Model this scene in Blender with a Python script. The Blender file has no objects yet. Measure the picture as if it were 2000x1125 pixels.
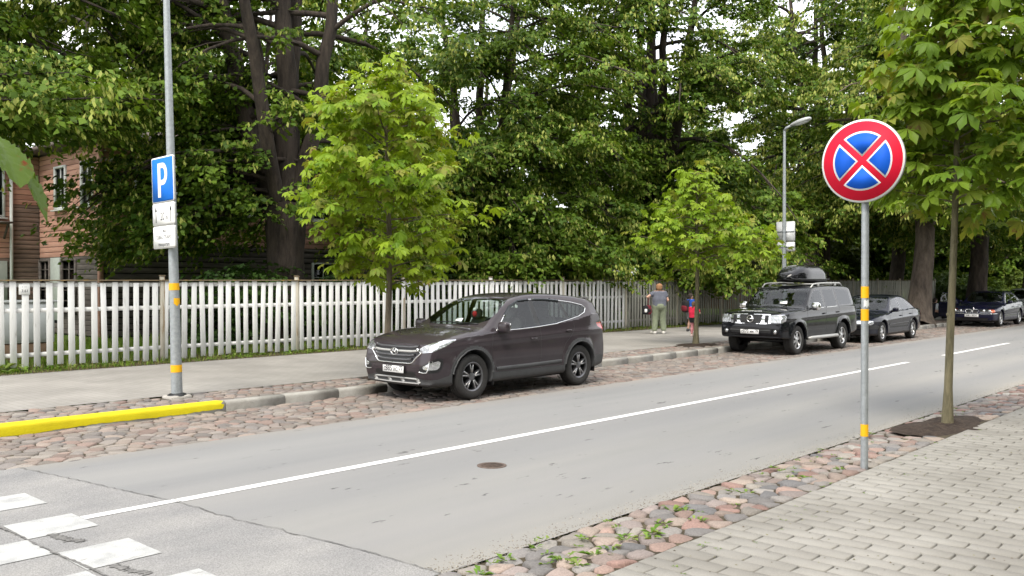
import bpy, math, random
import numpy as np
from mathutils import Vector, Matrix, Euler

# ------------------------------------------------------------------ scene, camera, world, sun, exposure
SC = bpy.context.scene
COL = SC.collection
EYE = 1.88                       # eye height above the carriageway
YAW = math.radians(42.6)         # angle between the street axis (+X) and the view direction
cam_d = bpy.data.cameras.new('camera')
cam = bpy.data.objects.new('camera', cam_d)
COL.objects.link(cam)
cam.location = (0, 0, EYE)
cam.rotation_euler = (math.radians(90 - 0.50), 0, YAW - math.pi / 2)
cam_d.sensor_width = 36.0
cam_d.lens = 31.68
cam_d.clip_start = 0.05
cam_d.clip_end = 3000
SC.camera = cam

SUN_ELEV = math.radians(57)
SUN_AZ = math.radians(-155)      # direction towards the sun, measured from +X counter-clockwise
world = bpy.data.worlds.new('World')
SC.world = world
world.use_nodes = True
wn = world.node_tree
wn.nodes.clear()
w_out = wn.nodes.new('ShaderNodeOutputWorld')
w_bg = wn.nodes.new('ShaderNodeBackground')
w_sky = wn.nodes.new('ShaderNodeTexSky')
w_sky.sky_type = 'NISHITA'
w_sky.sun_disc = False
w_sky.sun_elevation = SUN_ELEV
w_sky.sun_rotation = math.pi / 2 - SUN_AZ
w_sky.air_density = 1.0
w_sky.dust_density = 2.0
w_tc = wn.nodes.new('ShaderNodeTexCoord')
w_no = wn.nodes.new('ShaderNodeTexNoise')
w_no.inputs['Scale'].default_value = 2.2
w_no.inputs['Detail'].default_value = 5.0
w_rp = wn.nodes.new('ShaderNodeValToRGB')
w_rp.color_ramp.elements[0].position = 0.36
w_rp.color_ramp.elements[0].color = (0.55, 0.55, 0.55, 1)
w_rp.color_ramp.elements[1].position = 0.60
w_rp.color_ramp.elements[1].color = (1, 1, 1, 1)
w_mx = wn.nodes.new('ShaderNodeMix')
w_mx.data_type = 'RGBA'
w_mx.inputs[7].default_value = (9.6, 9.6, 9.7, 1)       # thin bright cloud
wn.links.new(w_tc.outputs['Generated'], w_no.inputs['Vector'])
wn.links.new(w_no.outputs['Fac'], w_rp.inputs['Fac'])
wn.links.new(w_rp.outputs['Color'], w_mx.inputs[0])
wn.links.new(w_sky.outputs['Color'], w_mx.inputs[6])
wn.links.new(w_mx.outputs[2], w_bg.inputs['Color'])
w_bg.inputs['Strength'].default_value = 0.10
wn.links.new(w_bg.outputs['Background'], w_out.inputs['Surface'])

sun_d = bpy.data.lights.new('sun', 'SUN')
sun_d.energy = 1.4
sun_d.angle = math.radians(26)
sun_d.color = (1.0, 0.93, 0.81)
sun = bpy.data.objects.new('sun', sun_d)
COL.objects.link(sun)
_s = Vector((math.cos(SUN_AZ) * math.cos(SUN_ELEV), math.sin(SUN_AZ) * math.cos(SUN_ELEV), math.sin(SUN_ELEV)))
sun.rotation_euler = _s.to_track_quat('Z', 'Y').to_euler()
sun.location = (0, 0, 40)

SC.view_settings.view_transform = 'Standard'
SC.view_settings.look = 'None'
SC.view_settings.gamma = 1.0
SC.view_settings.use_curve_mapping = False
SC.view_settings.exposure = 1.42
SC.cycles.max_bounces = 7
SC.cycles.transparent_max_bounces = 12
SC.cycles.diffuse_bounces = 3
SC.cycles.glossy_bounces = 3
SC.cycles.caustics_reflective = False
SC.cycles.caustics_refractive = False
SC.cycles.sample_clamp_indirect = 4.0

R = math.radians
rng = np.random.default_rng(7)
random.seed(7)

# ------------------------------------------------------------------ materials
def new_mat(name):
    m = bpy.data.materials.new(name)
    m.use_nodes = True
    nt = m.node_tree
    return m, nt, nt.nodes['Principled BSDF'], nt.nodes['Material Output']

def nd(nt, kind, **kw):
    n = nt.nodes.new(kind)
    for k, v in kw.items():
        if k.startswith('i_'):
            n.inputs[k[2:].replace('_', ' ')].default_value = v
        else:
            setattr(n, k, v)
    return n

def simple(name, col, rough=0.6, metal=0.0, coat=0.0, var=0.12, scale=8.0, bump=0.0, bscale=60.0, spec=0.5):
    """A plain surface whose colour drifts a little and whose relief comes from noise."""
    m, nt, b, o = new_mat(name)
    b.inputs['Roughness'].default_value = rough
    b.inputs['Metallic'].default_value = metal
    b.inputs['Coat Weight'].default_value = coat
    b.inputs['Coat Roughness'].default_value = 0.04
    b.inputs['Specular IOR Level'].default_value = spec
    tc = nd(nt, 'ShaderNodeTexCoord')
    n = nd(nt, 'ShaderNodeTexNoise', i_Scale=scale, i_Detail=6.0, i_Roughness=0.6)
    nt.links.new(tc.outputs['Object'], n.inputs['Vector'])
    r = nd(nt, 'ShaderNodeValToRGB')
    c = np.array(col[:3], float)
    lo, hi = c * (1 - var), np.minimum(c * (1 + var), 0.95)
    r.color_ramp.elements[0].position = 0.3
    r.color_ramp.elements[1].position = 0.7
    r.color_ramp.elements[0].color = (*lo, 1)
    r.color_ramp.elements[1].color = (*hi, 1)
    nt.links.new(n.outputs['Fac'], r.inputs['Fac'])
    nt.links.new(r.outputs['Color'], b.inputs['Base Color'])
    if bump > 0:
        n2 = nd(nt, 'ShaderNodeTexNoise', i_Scale=bscale, i_Detail=4.0)
        nt.links.new(tc.outputs['Object'], n2.inputs['Vector'])
        bp = nd(nt, 'ShaderNodeBump', i_Strength=bump, i_Distance=0.02)
        nt.links.new(n2.outputs['Fac'], bp.inputs['Height'])
        nt.links.new(bp.outputs['Normal'], b.inputs['Normal'])
    return m

def leaf_mat(name, c1, c2, trans=0.35, rough=0.5, attr=False, blotch=None):
    """Leaf: diffuse with gloss plus light passing through; each leaf or clump has its own hue."""
    m, nt, b, o = new_mat(name)
    b.inputs['Roughness'].default_value = rough
    b.inputs['Specular IOR Level'].default_value = 0.16
    if attr:
        a = nd(nt, 'ShaderNodeAttribute', attribute_name='Col')
        src = a.outputs['Color']
    else:
        oi = nd(nt, 'ShaderNodeObjectInfo')
        mx = nd(nt, 'ShaderNodeMix', data_type='RGBA')
        mx.inputs[6].default_value = (*c1, 1)
        mx.inputs[7].default_value = (*c2, 1)
        nt.links.new(oi.outputs['Random'], mx.inputs[0])
        src = mx.outputs[2]
    if blotch:
        tc = nd(nt, 'ShaderNodeTexCoord')
        n = nd(nt, 'ShaderNodeTexNoise', i_Scale=blotch[0], i_Detail=3.0)
        nt.links.new(tc.outputs['Object'], n.inputs['Vector'])
        rp = nd(nt, 'ShaderNodeValToRGB')
        rp.color_ramp.elements[0].position = blotch[1]
        rp.color_ramp.elements[0].color = (0, 0, 0, 1)
        rp.color_ramp.elements[1].position = blotch[1] + 0.06
        rp.color_ramp.elements[1].color = (1, 1, 1, 1)
        nt.links.new(n.outputs['Fac'], rp.inputs['Fac'])
        mb = nd(nt, 'ShaderNodeMix', data_type='RGBA')
        mb.inputs[7].default_value = (*blotch[2], 1)
        nt.links.new(rp.outputs['Color'], mb.inputs[0])
        nt.links.new(src, mb.inputs[6])
        src = mb.outputs[2]
    nt.links.new(src, b.inputs['Base Color'])
    t = nd(nt, 'ShaderNodeBsdfTranslucent')
    br = nd(nt, 'ShaderNodeMix', data_type='RGBA', blend_type='MULTIPLY')
    br.inputs[0].default_value = 1.0
    br.inputs[7].default_value = (1.25, 1.2, 0.5, 1)
    nt.links.new(src, br.inputs[6])
    nt.links.new(br.outputs[2], t.inputs['Color'])
    ms = nd(nt, 'ShaderNodeMixShader')
    ms.inputs[0].default_value = trans
    nt.links.new(b.outputs[0], ms.inputs[1])
    nt.links.new(t.outputs[0], ms.inputs[2])
    nt.links.new(ms.outputs[0], o.inputs['Surface'])
    return m

def attr_mat(name, rough=0.8, bump=0.5, bscale=40.0, speck=0.2, sscale=90.0):
    """Colour from the mesh's own Col attribute with fine speckle and relief (stones, boards)."""
    m, nt, b, o = new_mat(name)
    b.inputs['Roughness'].default_value = rough
    a = nd(nt, 'ShaderNodeAttribute', attribute_name='Col')
    g = nd(nt, 'ShaderNodeNewGeometry')
    n = nd(nt, 'ShaderNodeTexNoise', i_Scale=sscale, i_Detail=5.0, i_Roughness=0.7)
    nt.links.new(g.outputs['Position'], n.inputs['Vector'])
    mr = nd(nt, 'ShaderNodeMapRange')
    mr.inputs['From Min'].default_value = 0.3
    mr.inputs['From Max'].default_value = 0.7
    mr.inputs['To Min'].default_value = 1 - speck
    mr.inputs['To Max'].default_value = 1 + speck
    nt.links.new(n.outputs['Fac'], mr.inputs['Value'])
    mu = nd(nt, 'ShaderNodeVectorMath', operation='SCALE')
    nt.links.new(a.outputs['Color'], mu.inputs[0])
    nt.links.new(mr.outputs['Result'], mu.inputs['Scale'])
    nt.links.new(mu.outputs['Vector'], b.inputs['Base Color'])
    n2 = nd(nt, 'ShaderNodeTexNoise', i_Scale=bscale, i_Detail=4.0)
    nt.links.new(g.outputs['Position'], n2.inputs['Vector'])
    bp = nd(nt, 'ShaderNodeBump', i_Strength=bump, i_Distance=0.012)
    nt.links.new(n2.outputs['Fac'], bp.inputs['Height'])
    nt.links.new(bp.outputs['Normal'], b.inputs['Normal'])
    return m

def ground_mat(name, stops, scale, rough=0.9, bump=0.4, bscale=90.0, fine=0.15, fscale=160.0, stretch=(1, 1, 1), spots=None):
    """Ground: large soft patches from a ramp, fine grain on top, relief; optional darker spots/cracks."""
    m, nt, b, o = new_mat(name)
    b.inputs['Roughness'].default_value = rough
    b.inputs['Specular IOR Level'].default_value = 0.3
    g = nd(nt, 'ShaderNodeNewGeometry')
    mp = nd(nt, 'ShaderNodeMapping')
    mp.inputs['Scale'].default_value = stretch
    nt.links.new(g.outputs['Position'], mp.inputs['Vector'])
    n = nd(nt, 'ShaderNodeTexNoise', i_Scale=scale, i_Detail=7.0, i_Roughness=0.55)
    nt.links.new(mp.outputs['Vector'], n.inputs['Vector'])
    r = nd(nt, 'ShaderNodeValToRGB')
    el = r.color_ramp.elements
    el[0].position, el[0].color = stops[0][0], (*stops[0][1], 1)
    el[1].position, el[1].color = stops[-1][0], (*stops[-1][1], 1)
    for p, c in stops[1:-1]:
        e = el.new(p)
        e.color = (*c, 1)
    nt.links.new(n.outputs['Fac'], r.inputs['Fac'])
    n2 = nd(nt, 'ShaderNodeTexNoise', i_Scale=fscale, i_Detail=3.0, i_Roughness=0.8)
    nt.links.new(g.outputs['Position'], n2.inputs['Vector'])
    mr = nd(nt, 'ShaderNodeMapRange')
    mr.inputs['From Min'].default_value = 0.3
    mr.inputs['From Max'].default_value = 0.7
    mr.inputs['To Min'].default_value = 1 - fine
    mr.inputs['To Max'].default_value = 1 + fine
    nt.links.new(n2.outputs['Fac'], mr.inputs['Value'])
    mu = nd(nt, 'ShaderNodeVectorMath', operation='SCALE')
    nt.links.new(r.outputs['Color'], mu.inputs[0])
    nt.links.new(mr.outputs['Result'], mu.inputs['Scale'])
    src = mu.outputs['Vector']
    if spots:
        n3 = nd(nt, 'ShaderNodeTexNoise', i_Scale=spots[0], i_Detail=4.0, i_Roughness=0.7)
        mp3 = nd(nt, 'ShaderNodeMapping')
        mp3.inputs['Scale'].default_value = (0.35, 1.0, 1.0)
        nt.links.new(g.outputs['Position'], mp3.inputs['Vector'])
        nt.links.new(mp3.outputs['Vector'], n3.inputs['Vector'])
        r3 = nd(nt, 'ShaderNodeValToRGB')
        r3.color_ramp.elements[0].position = spots[1]
        r3.color_ramp.elements[0].color = (0, 0, 0, 1)
        r3.color_ramp.elements[1].position = spots[1] + 0.04
        r3.color_ramp.elements[1].color = (1, 1, 1, 1)
        nt.links.new(n3.outputs['Fac'], r3.inputs['Fac'])
        m3 = nd(nt, 'ShaderNodeMix', data_type='RGBA')
        m3.inputs[7].default_value = (*spots[2], 1)
        nt.links.new(r3.outputs['Color'], m3.inputs[0])
        nt.links.new(src, m3.inputs[6])
        src = m3.outputs[2]
    nt.links.new(src, b.inputs['Base Color'])
    n4 = nd(nt, 'ShaderNodeTexNoise', i_Scale=bscale, i_Detail=3.0)
    nt.links.new(g.outputs['Position'], n4.inputs['Vector'])
    bp = nd(nt, 'ShaderNodeBump', i_Strength=bump, i_Distance=0.01)
    nt.links.new(n4.outputs['Fac'], bp.inputs['Height'])
    nt.links.new(bp.outputs['Normal'], b.inputs['Normal'])
    return m

def bark_mat(name, c1, c2, scale=6.0):
    m, nt, b, o = new_mat(name)
    b.inputs['Roughness'].default_value = 0.95
    g = nd(nt, 'ShaderNodeNewGeometry')
    mp = nd(nt, 'ShaderNodeMapping')
    mp.inputs['Scale'].default_value = (1, 1, 0.22)
    nt.links.new(g.outputs['Position'], mp.inputs['Vector'])
    n = nd(nt, 'ShaderNodeTexNoise', i_Scale=scale, i_Detail=8.0, i_Roughness=0.7)
    nt.links.new(mp.outputs['Vector'], n.inputs['Vector'])
    r = nd(nt, 'ShaderNodeValToRGB')
    r.color_ramp.elements[0].position = 0.35
    r.color_ramp.elements[0].color = (*c1, 1)
    r.color_ramp.elements[1].position = 0.68
    r.color_ramp.elements[1].color = (*c2, 1)
    nt.links.new(n.outputs['Fac'], r.inputs['Fac'])
    nt.links.new(r.outputs['Color'], b.inputs['Base Color'])
    bp = nd(nt, 'ShaderNodeBump', i_Strength=0.9, i_Distance=0.05)
    nt.links.new(n.outputs['Fac'], bp.inputs['Height'])
    nt.links.new(bp.outputs['Normal'], b.inputs['Normal'])
    return m

def glass_mat(name, tint, refl=1.0):
    """Thin tinted pane: lets light through and mirrors the surroundings by angle."""
    m, nt, b, o = new_mat(name)
    nt.nodes.remove(b)
    tr = nd(nt, 'ShaderNodeBsdfTransparent')
    tr.inputs['Color'].default_value = (*tint, 1)
    gl = nd(nt, 'ShaderNodeBsdfGlossy')
    gl.inputs['Roughness'].default_value = 0.015
    gl.inputs['Color'].default_value = (0.95, 0.97, 1.0, 1)
    # reflectance of a two-sided pane: 0.045 + 0.95 (1 - cos)^5, the same from either side
    ge = nd(nt, 'ShaderNodeNewGeometry')
    dt = nd(nt, 'ShaderNodeVectorMath', operation='DOT_PRODUCT')
    nt.links.new(ge.outputs['Incoming'], dt.inputs[0]); nt.links.new(ge.outputs['Normal'], dt.inputs[1])
    ab = nd(nt, 'ShaderNodeMath', operation='ABSOLUTE')
    nt.links.new(dt.outputs['Value'], ab.inputs[0])
    om = nd(nt, 'ShaderNodeMath', operation='SUBTRACT')
    om.inputs[0].default_value = 1.0
    nt.links.new(ab.outputs[0], om.inputs[1])
    pw = nd(nt, 'ShaderNodeMath', operation='POWER')
    pw.inputs[1].default_value = 5.0
    nt.links.new(om.outputs[0], pw.inputs[0])
    mu = nd(nt, 'ShaderNodeMath', operation='MULTIPLY_ADD')
    mu.inputs[1].default_value = 0.95 * refl
    mu.inputs[2].default_value = 0.045 * refl
    nt.links.new(pw.outputs[0], mu.inputs[0])
    ms = nd(nt, 'ShaderNodeMixShader')
    nt.links.new(mu.outputs[0], ms.inputs[0])
    nt.links.new(tr.outputs[0], ms.inputs[1])
    nt.links.new(gl.outputs[0], ms.inputs[2])
    nt.links.new(ms.outputs[0], o.inputs['Surface'])
    return m

# ------------------------------------------------------------------ mesh and object helpers
def set_col(me, col):
    a = me.attributes.new('Col', 'FLOAT_COLOR', 'POINT')
    c = np.ones((len(me.vertices), 4), np.float32)
    c[:, :3] = col
    a.data.foreach_set('color', c.ravel())

def mesh_np(name, V, F, mat=None, smooth=False, col=None, normals=None):
    """Mesh from arrays; F is one (m,k) array or a list of such arrays."""
    V = np.asarray(V, np.float32)
    Fs = F if isinstance(F, list) else [F]
    Fs = [np.asarray(f, np.int32) for f in Fs if len(f)]
    me = bpy.data.meshes.new(name)
    me.vertices.add(len(V))
    me.vertices.foreach_set('co', V.ravel())
    nl = sum(f.size for f in Fs)
    npoly = sum(len(f) for f in Fs)
    me.loops.add(nl)
    me.polygons.add(npoly)
    me.loops.foreach_set('vertex_index', np.concatenate([f.ravel() for f in Fs]))
    tot = np.concatenate([np.full(len(f), f.shape[1], np.int32) for f in Fs])
    st = np.concatenate([[0], np.cumsum(tot)[:-1]]).astype(np.int32)
    me.polygons.foreach_set('loop_start', st)
    me.polygons.foreach_set('loop_total', tot)
    if smooth:
        me.polygons.foreach_set('use_smooth', np.ones(npoly, bool))
    me.update(calc_edges=True)
    if col is not None:
        set_col(me, col)
    if mat:
        me.materials.append(mat)
    if normals is not None:
        me.normals_split_custom_set_from_vertices(np.asarray(normals, np.float32).tolist())
    return me

def link(name, data, parent=None, loc=None, rot=None, scale=None, matrix=None):
    o = bpy.data.objects.new(name, data)
    COL.objects.link(o)
    if parent is not None:
        o.parent = parent
    if matrix is not None:
        o.matrix_local = matrix
    if loc is not None:
        o.location = loc
    if rot is not None:
        o.rotation_euler = rot
    if scale is not None:
        o.scale = scale
    return o

def tag(o, label=None, cat=None, group=None, kind=None):
    if label: o['label'] = label
    if cat: o['category'] = cat
    if group: o['group'] = group
    if kind: o['kind'] = kind
    return o

def thing(name, label, cat, loc=(0, 0, 0), rot=(0, 0, 0), group=None):
    o = bpy.data.objects.new(name, None)
    COL.objects.link(o)
    o.empty_display_size = 0.3
    o.location = loc
    o.rotation_euler = rot
    return tag(o, label, cat, group)

def unit(v):
    v = np.asarray(v, float)
    return v / (np.linalg.norm(v) + 1e-12)

class MB:
    """Collects simple solids into one mesh."""
    def __init__(self):
        self.v, self.f, self.n = [], [], 0
    def add(self, V, F):
        V = np.asarray(V, float)
        self.v.append(V)
        for f in F:
            self.f.append([int(i) + self.n for i in f])
        self.n += len(V)
        return self
    def box(self, c, s, M=None):
        c, s = np.asarray(c, float), np.asarray(s, float) / 2
        V = np.array([[x, y, z] for x in (-1, 1) for y in (-1, 1) for z in (-1, 1)]) * s
        if M is not None:
            V = V @ np.asarray(M).T
        return self.add(V + c, [(0, 1, 3, 2), (4, 6, 7, 5), (0, 4, 5, 1), (2, 3, 7, 6), (0, 2, 6, 4), (1, 5, 7, 3)])
    def bbox(self, c, s, b=0.01, M=None):
        """Box with chamfered edges."""
        s = np.asarray(s, float) / 2
        V, idx = [], {}
        for x in (-1, 1):
            for y in (-1, 1):
                for z in (-1, 1):
                    for a in range(3):
                        p = s - b
                        p[a] = s[a]
                        idx[(x, y, z, a)] = len(V)
                        V.append([x * p[0], y * p[1], z * p[2]])
        F = []
        for a in range(3):
            o1, o2 = (a + 1) % 3, (a + 2) % 3
            for sg in (-1, 1):
                q = []
                for (i, j) in ((-1, -1), (1, -1), (1, 1), (-1, 1)):
                    k = [0, 0, 0]; k[a] = sg; k[o1] = i; k[o2] = j
                    q.append(idx[(*k, a)])
                F.append(q if sg > 0 else q[::-1])
        for a in range(3):
            o1, o2 = (a + 1) % 3, (a + 2) % 3
            for i in (-1, 1):
                for j in (-1, 1):
                    q = []
                    for (t, ax) in ((-1, o1), (1, o1), (1, o2), (-1, o2)):
                        k = [0, 0, 0]; k[a] = t; k[o1] = i; k[o2] = j
                        q.append(idx[(*k, ax)])
                    F.append(q if i * j < 0 else q[::-1])
        for x in (-1, 1):
            for y in (-1, 1):
                for z in (-1, 1):
                    q = [idx[(x, y, z, 0)], idx[(x, y, z, 1)], idx[(x, y, z, 2)]]
                    F.append(q if x * y * z > 0 else q[::-1])
        V = np.array(V)
        if M is not None:
            V = V @ np.asarray(M).T
        return self.add(V + np.asarray(c, float), F)
    def tube(self, P, rad, n=8, cap=True):
        V, F = tube_arrays(P, rad, n)
        F = [tuple(f) for f in F]
        if cap:
            F.append(tuple(range(n))[::-1])
            F.append(tuple(range(len(V) - n, len(V))))
        return self.add(V, F)
    def lathe(self, prof, c=(0, 0, 0), axis='z', n=24, M=None):
        """Profile of (radius, height) turned about an axis."""
        V, F = [], []
        m = len(prof)
        for i in range(n):
            a = 2 * math.pi * i / n
            for r, h in prof:
                x, y = r * math.cos(a), r * math.sin(a)
                V.append((x, y, h) if axis == 'z' else (x, h, y) if axis == 'y' else (h, x, y))
        for i in range(n):
            j = (i + 1) % n
            for k in range(m - 1):
                q = (i * m + k, j * m + k, j * m + k + 1, i * m + k + 1)
                F.append(q if axis != 'y' else q[::-1])
        V = np.array(V, float)
        if M is not None:
            V = V @ np.asarray(M).T
        return self.add(V + np.asarray(c, float), F)
    def prism(self, poly, h, M=None, c=(0, 0, 0)):
        """Flat outline in XY extruded from z=0 to z=h."""
        n = len(poly)
        V = [(x, y, 0) for x, y in poly] + [(x, y, h) for x, y in poly]
        F = [tuple(range(n))[::-1], tuple(range(n, 2 * n))]
        F += [(i, (i + 1) % n, n + (i + 1) % n, n + i) for i in range(n)]
        V = np.array(V, float)
        if M is not None:
            V = V @ np.asarray(M).T
        return self.add(V + np.asarray(c, float), F)
    def sq(self, c, r, e=(1.0, 1.0), nu=20, nv=12, M=None, taper=0.0):
        """Superellipsoid: e near 1 is an ellipsoid, near 0.3 a rounded box."""
        def pw(v, k):
            return np.sign(v) * np.abs(v) ** k
        u = np.linspace(-math.pi, math.pi, nu, endpoint=False)
        v = np.linspace(-math.pi / 2, math.pi / 2, nv)
        V = []
        for b in v:
            for a in u:
                z = pw(math.sin(b), e[0])
                k = pw(math.cos(b), e[0]) * (1 - taper * z)
                V.append((r[0] * k * pw(math.cos(a), e[1]), r[1] * k * pw(math.sin(a), e[1]), r[2] * z))
        F = []
        for i in range(nv - 1):
            for j in range(nu):
                k = (j + 1) % nu
                F.append((i * nu + j, i * nu + k, (i + 1) * nu + k, (i + 1) * nu + j))
        V = np.array(V, float)
        if M is not None:
            V = V @ np.asarray(M).T
        return self.add(V + np.asarray(c, float), F)
    def mesh(self, name, mat=None, smooth=False):
        V = np.concatenate(self.v)
        by = {}
        for f in self.f:
            by.setdefault(len(f), []).append(f)
        me = mesh_np(name, V, [np.array(x) for x in by.values()], mat, smooth)
        return me
    def build(self, name, mat, parent=None, smooth=False, **kw):
        return link(name, self.mesh(name, mat, smooth), parent, **kw)

def auto_smooth(o, ang=35):
    me = o.data
    me.polygons.foreach_set('use_smooth', np.ones(len(me.polygons), bool))
    me.set_sharp_from_angle(angle=R(ang))
    return o

def tube_arrays(P, rad, n=8):
    """Ring tube along a path with a radius per point."""
    P = np.asarray(P, float)
    rad = np.broadcast_to(np.asarray(rad, float), (len(P),))
    T = np.gradient(P, axis=0)
    T /= np.linalg.norm(T, axis=1)[:, None] + 1e-12
    ref = np.array([0.0, 0, 1]) if abs(T[0][2]) < 0.9 else np.array([1.0, 0, 0])
    A = np.cross(T[0], ref); A /= np.linalg.norm(A)
    V = []
    ang = np.arange(n) * 2 * math.pi / n
    for i in range(len(P)):
        A = A - T[i] * np.dot(A, T[i]); A /= np.linalg.norm(A) + 1e-12
        B = np.cross(T[i], A)
        V.append(P[i] + rad[i] * (np.cos(ang)[:, None] * A + np.sin(ang)[:, None] * B))
    V = np.concatenate(V)
    F = []
    for i in range(len(P) - 1):
        for j in range(n):
            k = (j + 1) % n
            F.append((i * n + j, i * n + k, (i + 1) * n + k, (i + 1) * n + j))
    return V, np.array(F)

def rotm(x=0, y=0, z=0):
    return np.array(Euler((x, y, z)).to_matrix())

def text_part(body, size, mat, parent, matrix, bold=0.0, name='lettering', stretch=1.0, depth=0.0008):
    cu = bpy.data.curves.new('t', 'FONT')
    cu.body = body
    cu.size = size
    cu.align_x = 'CENTER'
    cu.align_y = 'CENTER'
    cu.offset = bold
    cu.extrude = depth
    cu.resolution_u = 3
    tmp = bpy.data.objects.new('t', cu)
    COL.objects.link(tmp)
    dg = bpy.context.evaluated_depsgraph_get()
    me = bpy.data.meshes.new_from_object(tmp.evaluated_get(dg))
    bpy.data.objects.remove(tmp)
    me.name = name
    me.materials.clear()
    me.materials.append(mat)
    o = link(name, me, parent)
    o.matrix_local = Matrix(matrix) @ Matrix.Diagonal((stretch, 1, 1, 1))
    return o

def facing(n, up=(0, 0, 1), loc=(0, 0, 0)):
    """Matrix whose local z looks along n and local y along up (for plates and writing)."""
    n = Vector(n).normalized()
    up = Vector(up)
    x = up.cross(n).normalized()
    y = n.cross(x)
    m = Matrix((x, y, n)).transposed().to_4x4()
    m.translation = Vector(loc)
    return m

def spline(pts, n=8, closed=False):
    """Catmull-Rom through points."""
    P = np.asarray(pts, float)
    out = []
    m = len(P)
    rngk = range(m if closed else m - 1)
    for i in rngk:
        if closed:
            a, b, c, d = P[(i - 1) % m], P[i], P[(i + 1) % m], P[(i + 2) % m]
        else:
            a, b, c, d = P[max(i - 1, 0)], P[i], P[i + 1], P[min(i + 2, m - 1)]
        for k in range(n):
            t = k / n
            out.append(0.5 * ((2 * b) + (-a + c) * t + (2 * a - 5 * b + 4 * c - d) * t * t + (-a + 3 * b - 3 * c + d) * t ** 3))
    if not closed:
        out.append(P[-1])
    return np.array(out)

def ipoly(x, pts):
    p = np.asarray(pts, float)
    return np.interp(x, p[:, 0], p[:, 1])
# ------------------------------------------------------------------ where things stand across the street (Y, metres)
Y_PAVER, Y_NEAR, Y_MID, Y_FAR = 3.27, 4.22, 7.28, 9.72
Y_KERB, Y_VERGE, Y_WALK, Y_FENCE = 11.84, 12.0, 13.05, 18.7
Z_WALK = 0.13
FX, FY = math.cos(YAW), math.sin(YAW)

def view(x, y, z=0.0):
    """Picture position (2000 px wide) and depth of a point, used to find which pieces show largest."""
    d = FX * x + FY * y
    r = FY * x - FX * y
    d = np.maximum(d, 1e-3)
    return 1000 + 1760 * r / d, 547 + 1760 * (EYE - z) / d, d

def znear(y):
    return np.interp(y, [Y_PAVER, Y_NEAR], [0.10, 0.0])

# ------------------------------------------------------------------ setting: sheets
M_asph = ground_mat('asphalt', [(0.30, (0.178, 0.181, 0.184)), (0.5, (0.216, 0.216, 0.214)), (0.72, (0.256, 0.251, 0.241))], 0.55,
                    rough=0.92, bump=0.35, bscale=140, fine=0.20, fscale=170, stretch=(0.12, 1, 1), spots=(5.0, 0.645, (0.075, 0.075, 0.075)))
M_asph_old = ground_mat('asphalt_old', [(0.32, (0.185, 0.185, 0.187)), (0.5, (0.225, 0.222, 0.220)), (0.7, (0.265, 0.26, 0.252))], 1.4,
                        rough=0.95, bump=0.9, bscale=75, fine=0.34, fscale=85, stretch=(0.6, 1, 1), spots=(4.0, 0.70, (0.10, 0.095, 0.09)))
M_earth = ground_mat('earth', [(0.3, (0.03, 0.024, 0.015)), (0.55, (0.06, 0.048, 0.03)), (0.75, (0.10, 0.085, 0.05))], 5.0,
                     rough=1.0, bump=1.0, bscale=60, fine=0.4, fscale=120)
M_soil = ground_mat('soil', [(0.3, (0.018, 0.012, 0.009)), (0.55, (0.04, 0.028, 0.021)), (0.78, (0.075, 0.055, 0.042))], 14.0,
                    rough=1.0, bump=1.0, bscale=45, fine=0.5, fscale=70)
M_lawn = ground_mat('lawn', [(0.3, (0.06, 0.11, 0.016)), (0.52, (0.09, 0.15, 0.025)), (0.75, (0.13, 0.17, 0.04))], 1.2,
                    rough=1.0, bump=1.0, bscale=40, fine=0.4, fscale=60)

def lane_wear(m):
    """Traffic polish in the wheel tracks and sand blown against the road edges, by position across the street."""
    nt = m.node_tree; b = nt.nodes['Principled BSDF']
    old_src = b.inputs['Base Color'].links[0].from_socket
    g = nd(nt, 'ShaderNodeNewGeometry'); sx = nd(nt, 'ShaderNodeSeparateXYZ')
    nt.links.new(g.outputs['Position'], sx.inputs[0])
    mp = nd(nt, 'ShaderNodeMapping'); mp.inputs['Scale'].default_value = (.25, 1.2, 1)
    nt.links.new(g.outputs['Position'], mp.inputs['Vector'])
    n = nd(nt, 'ShaderNodeTexNoise', i_Scale=2.0, i_Detail=6.0)
    nt.links.new(mp.outputs['Vector'], n.inputs['Vector'])
    ad = nd(nt, 'ShaderNodeMath', operation='MULTIPLY_ADD'); ad.inputs[1].default_value = .55
    nt.links.new(n.outputs['Fac'], ad.inputs[0]); nt.links.new(sx.outputs['Y'], ad.inputs[2])
    mr = nd(nt, 'ShaderNodeMapRange')
    for k, v in zip(('From Min', 'From Max', 'To Min', 'To Max'), (Y_NEAR + .27, Y_FAR + .27, 0, 1)): mr.inputs[k].default_value = v
    nt.links.new(ad.outputs[0], mr.inputs['Value'])
    r = nd(nt, 'ShaderNodeValToRGB'); el = r.color_ramp.elements
    el[0].position, el[0].color = 0, (1.20, 1.15, 1.06, 1)
    el[1].position, el[1].color = 1, (1.06, 1.02, .96, 1)
    for p, c in ((.05, (1.04, 1.02, .98)), (.16, (.93, .93, .94)), (.30, (1.03, 1.02, 1.0)), (.42, (.94, .94, .95)), (.56, (1.02, 1.01, 1.0)), (.68, (.95, .95, .96)), (.82, (1.0, 1.0, 1.0)), (.92, (.93, .93, .94))):
        e = el.new(p); e.color = (*c, 1)
    nt.links.new(mr.outputs[0], r.inputs['Fac'])
    mu = nd(nt, 'ShaderNodeVectorMath', operation='MULTIPLY')
    nt.links.new(old_src, mu.inputs[0]); nt.links.new(r.outputs['Color'], mu.inputs[1])
    nt.links.new(mu.outputs[0], b.inputs['Base Color'])
lane_wear(M_asph)

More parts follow.
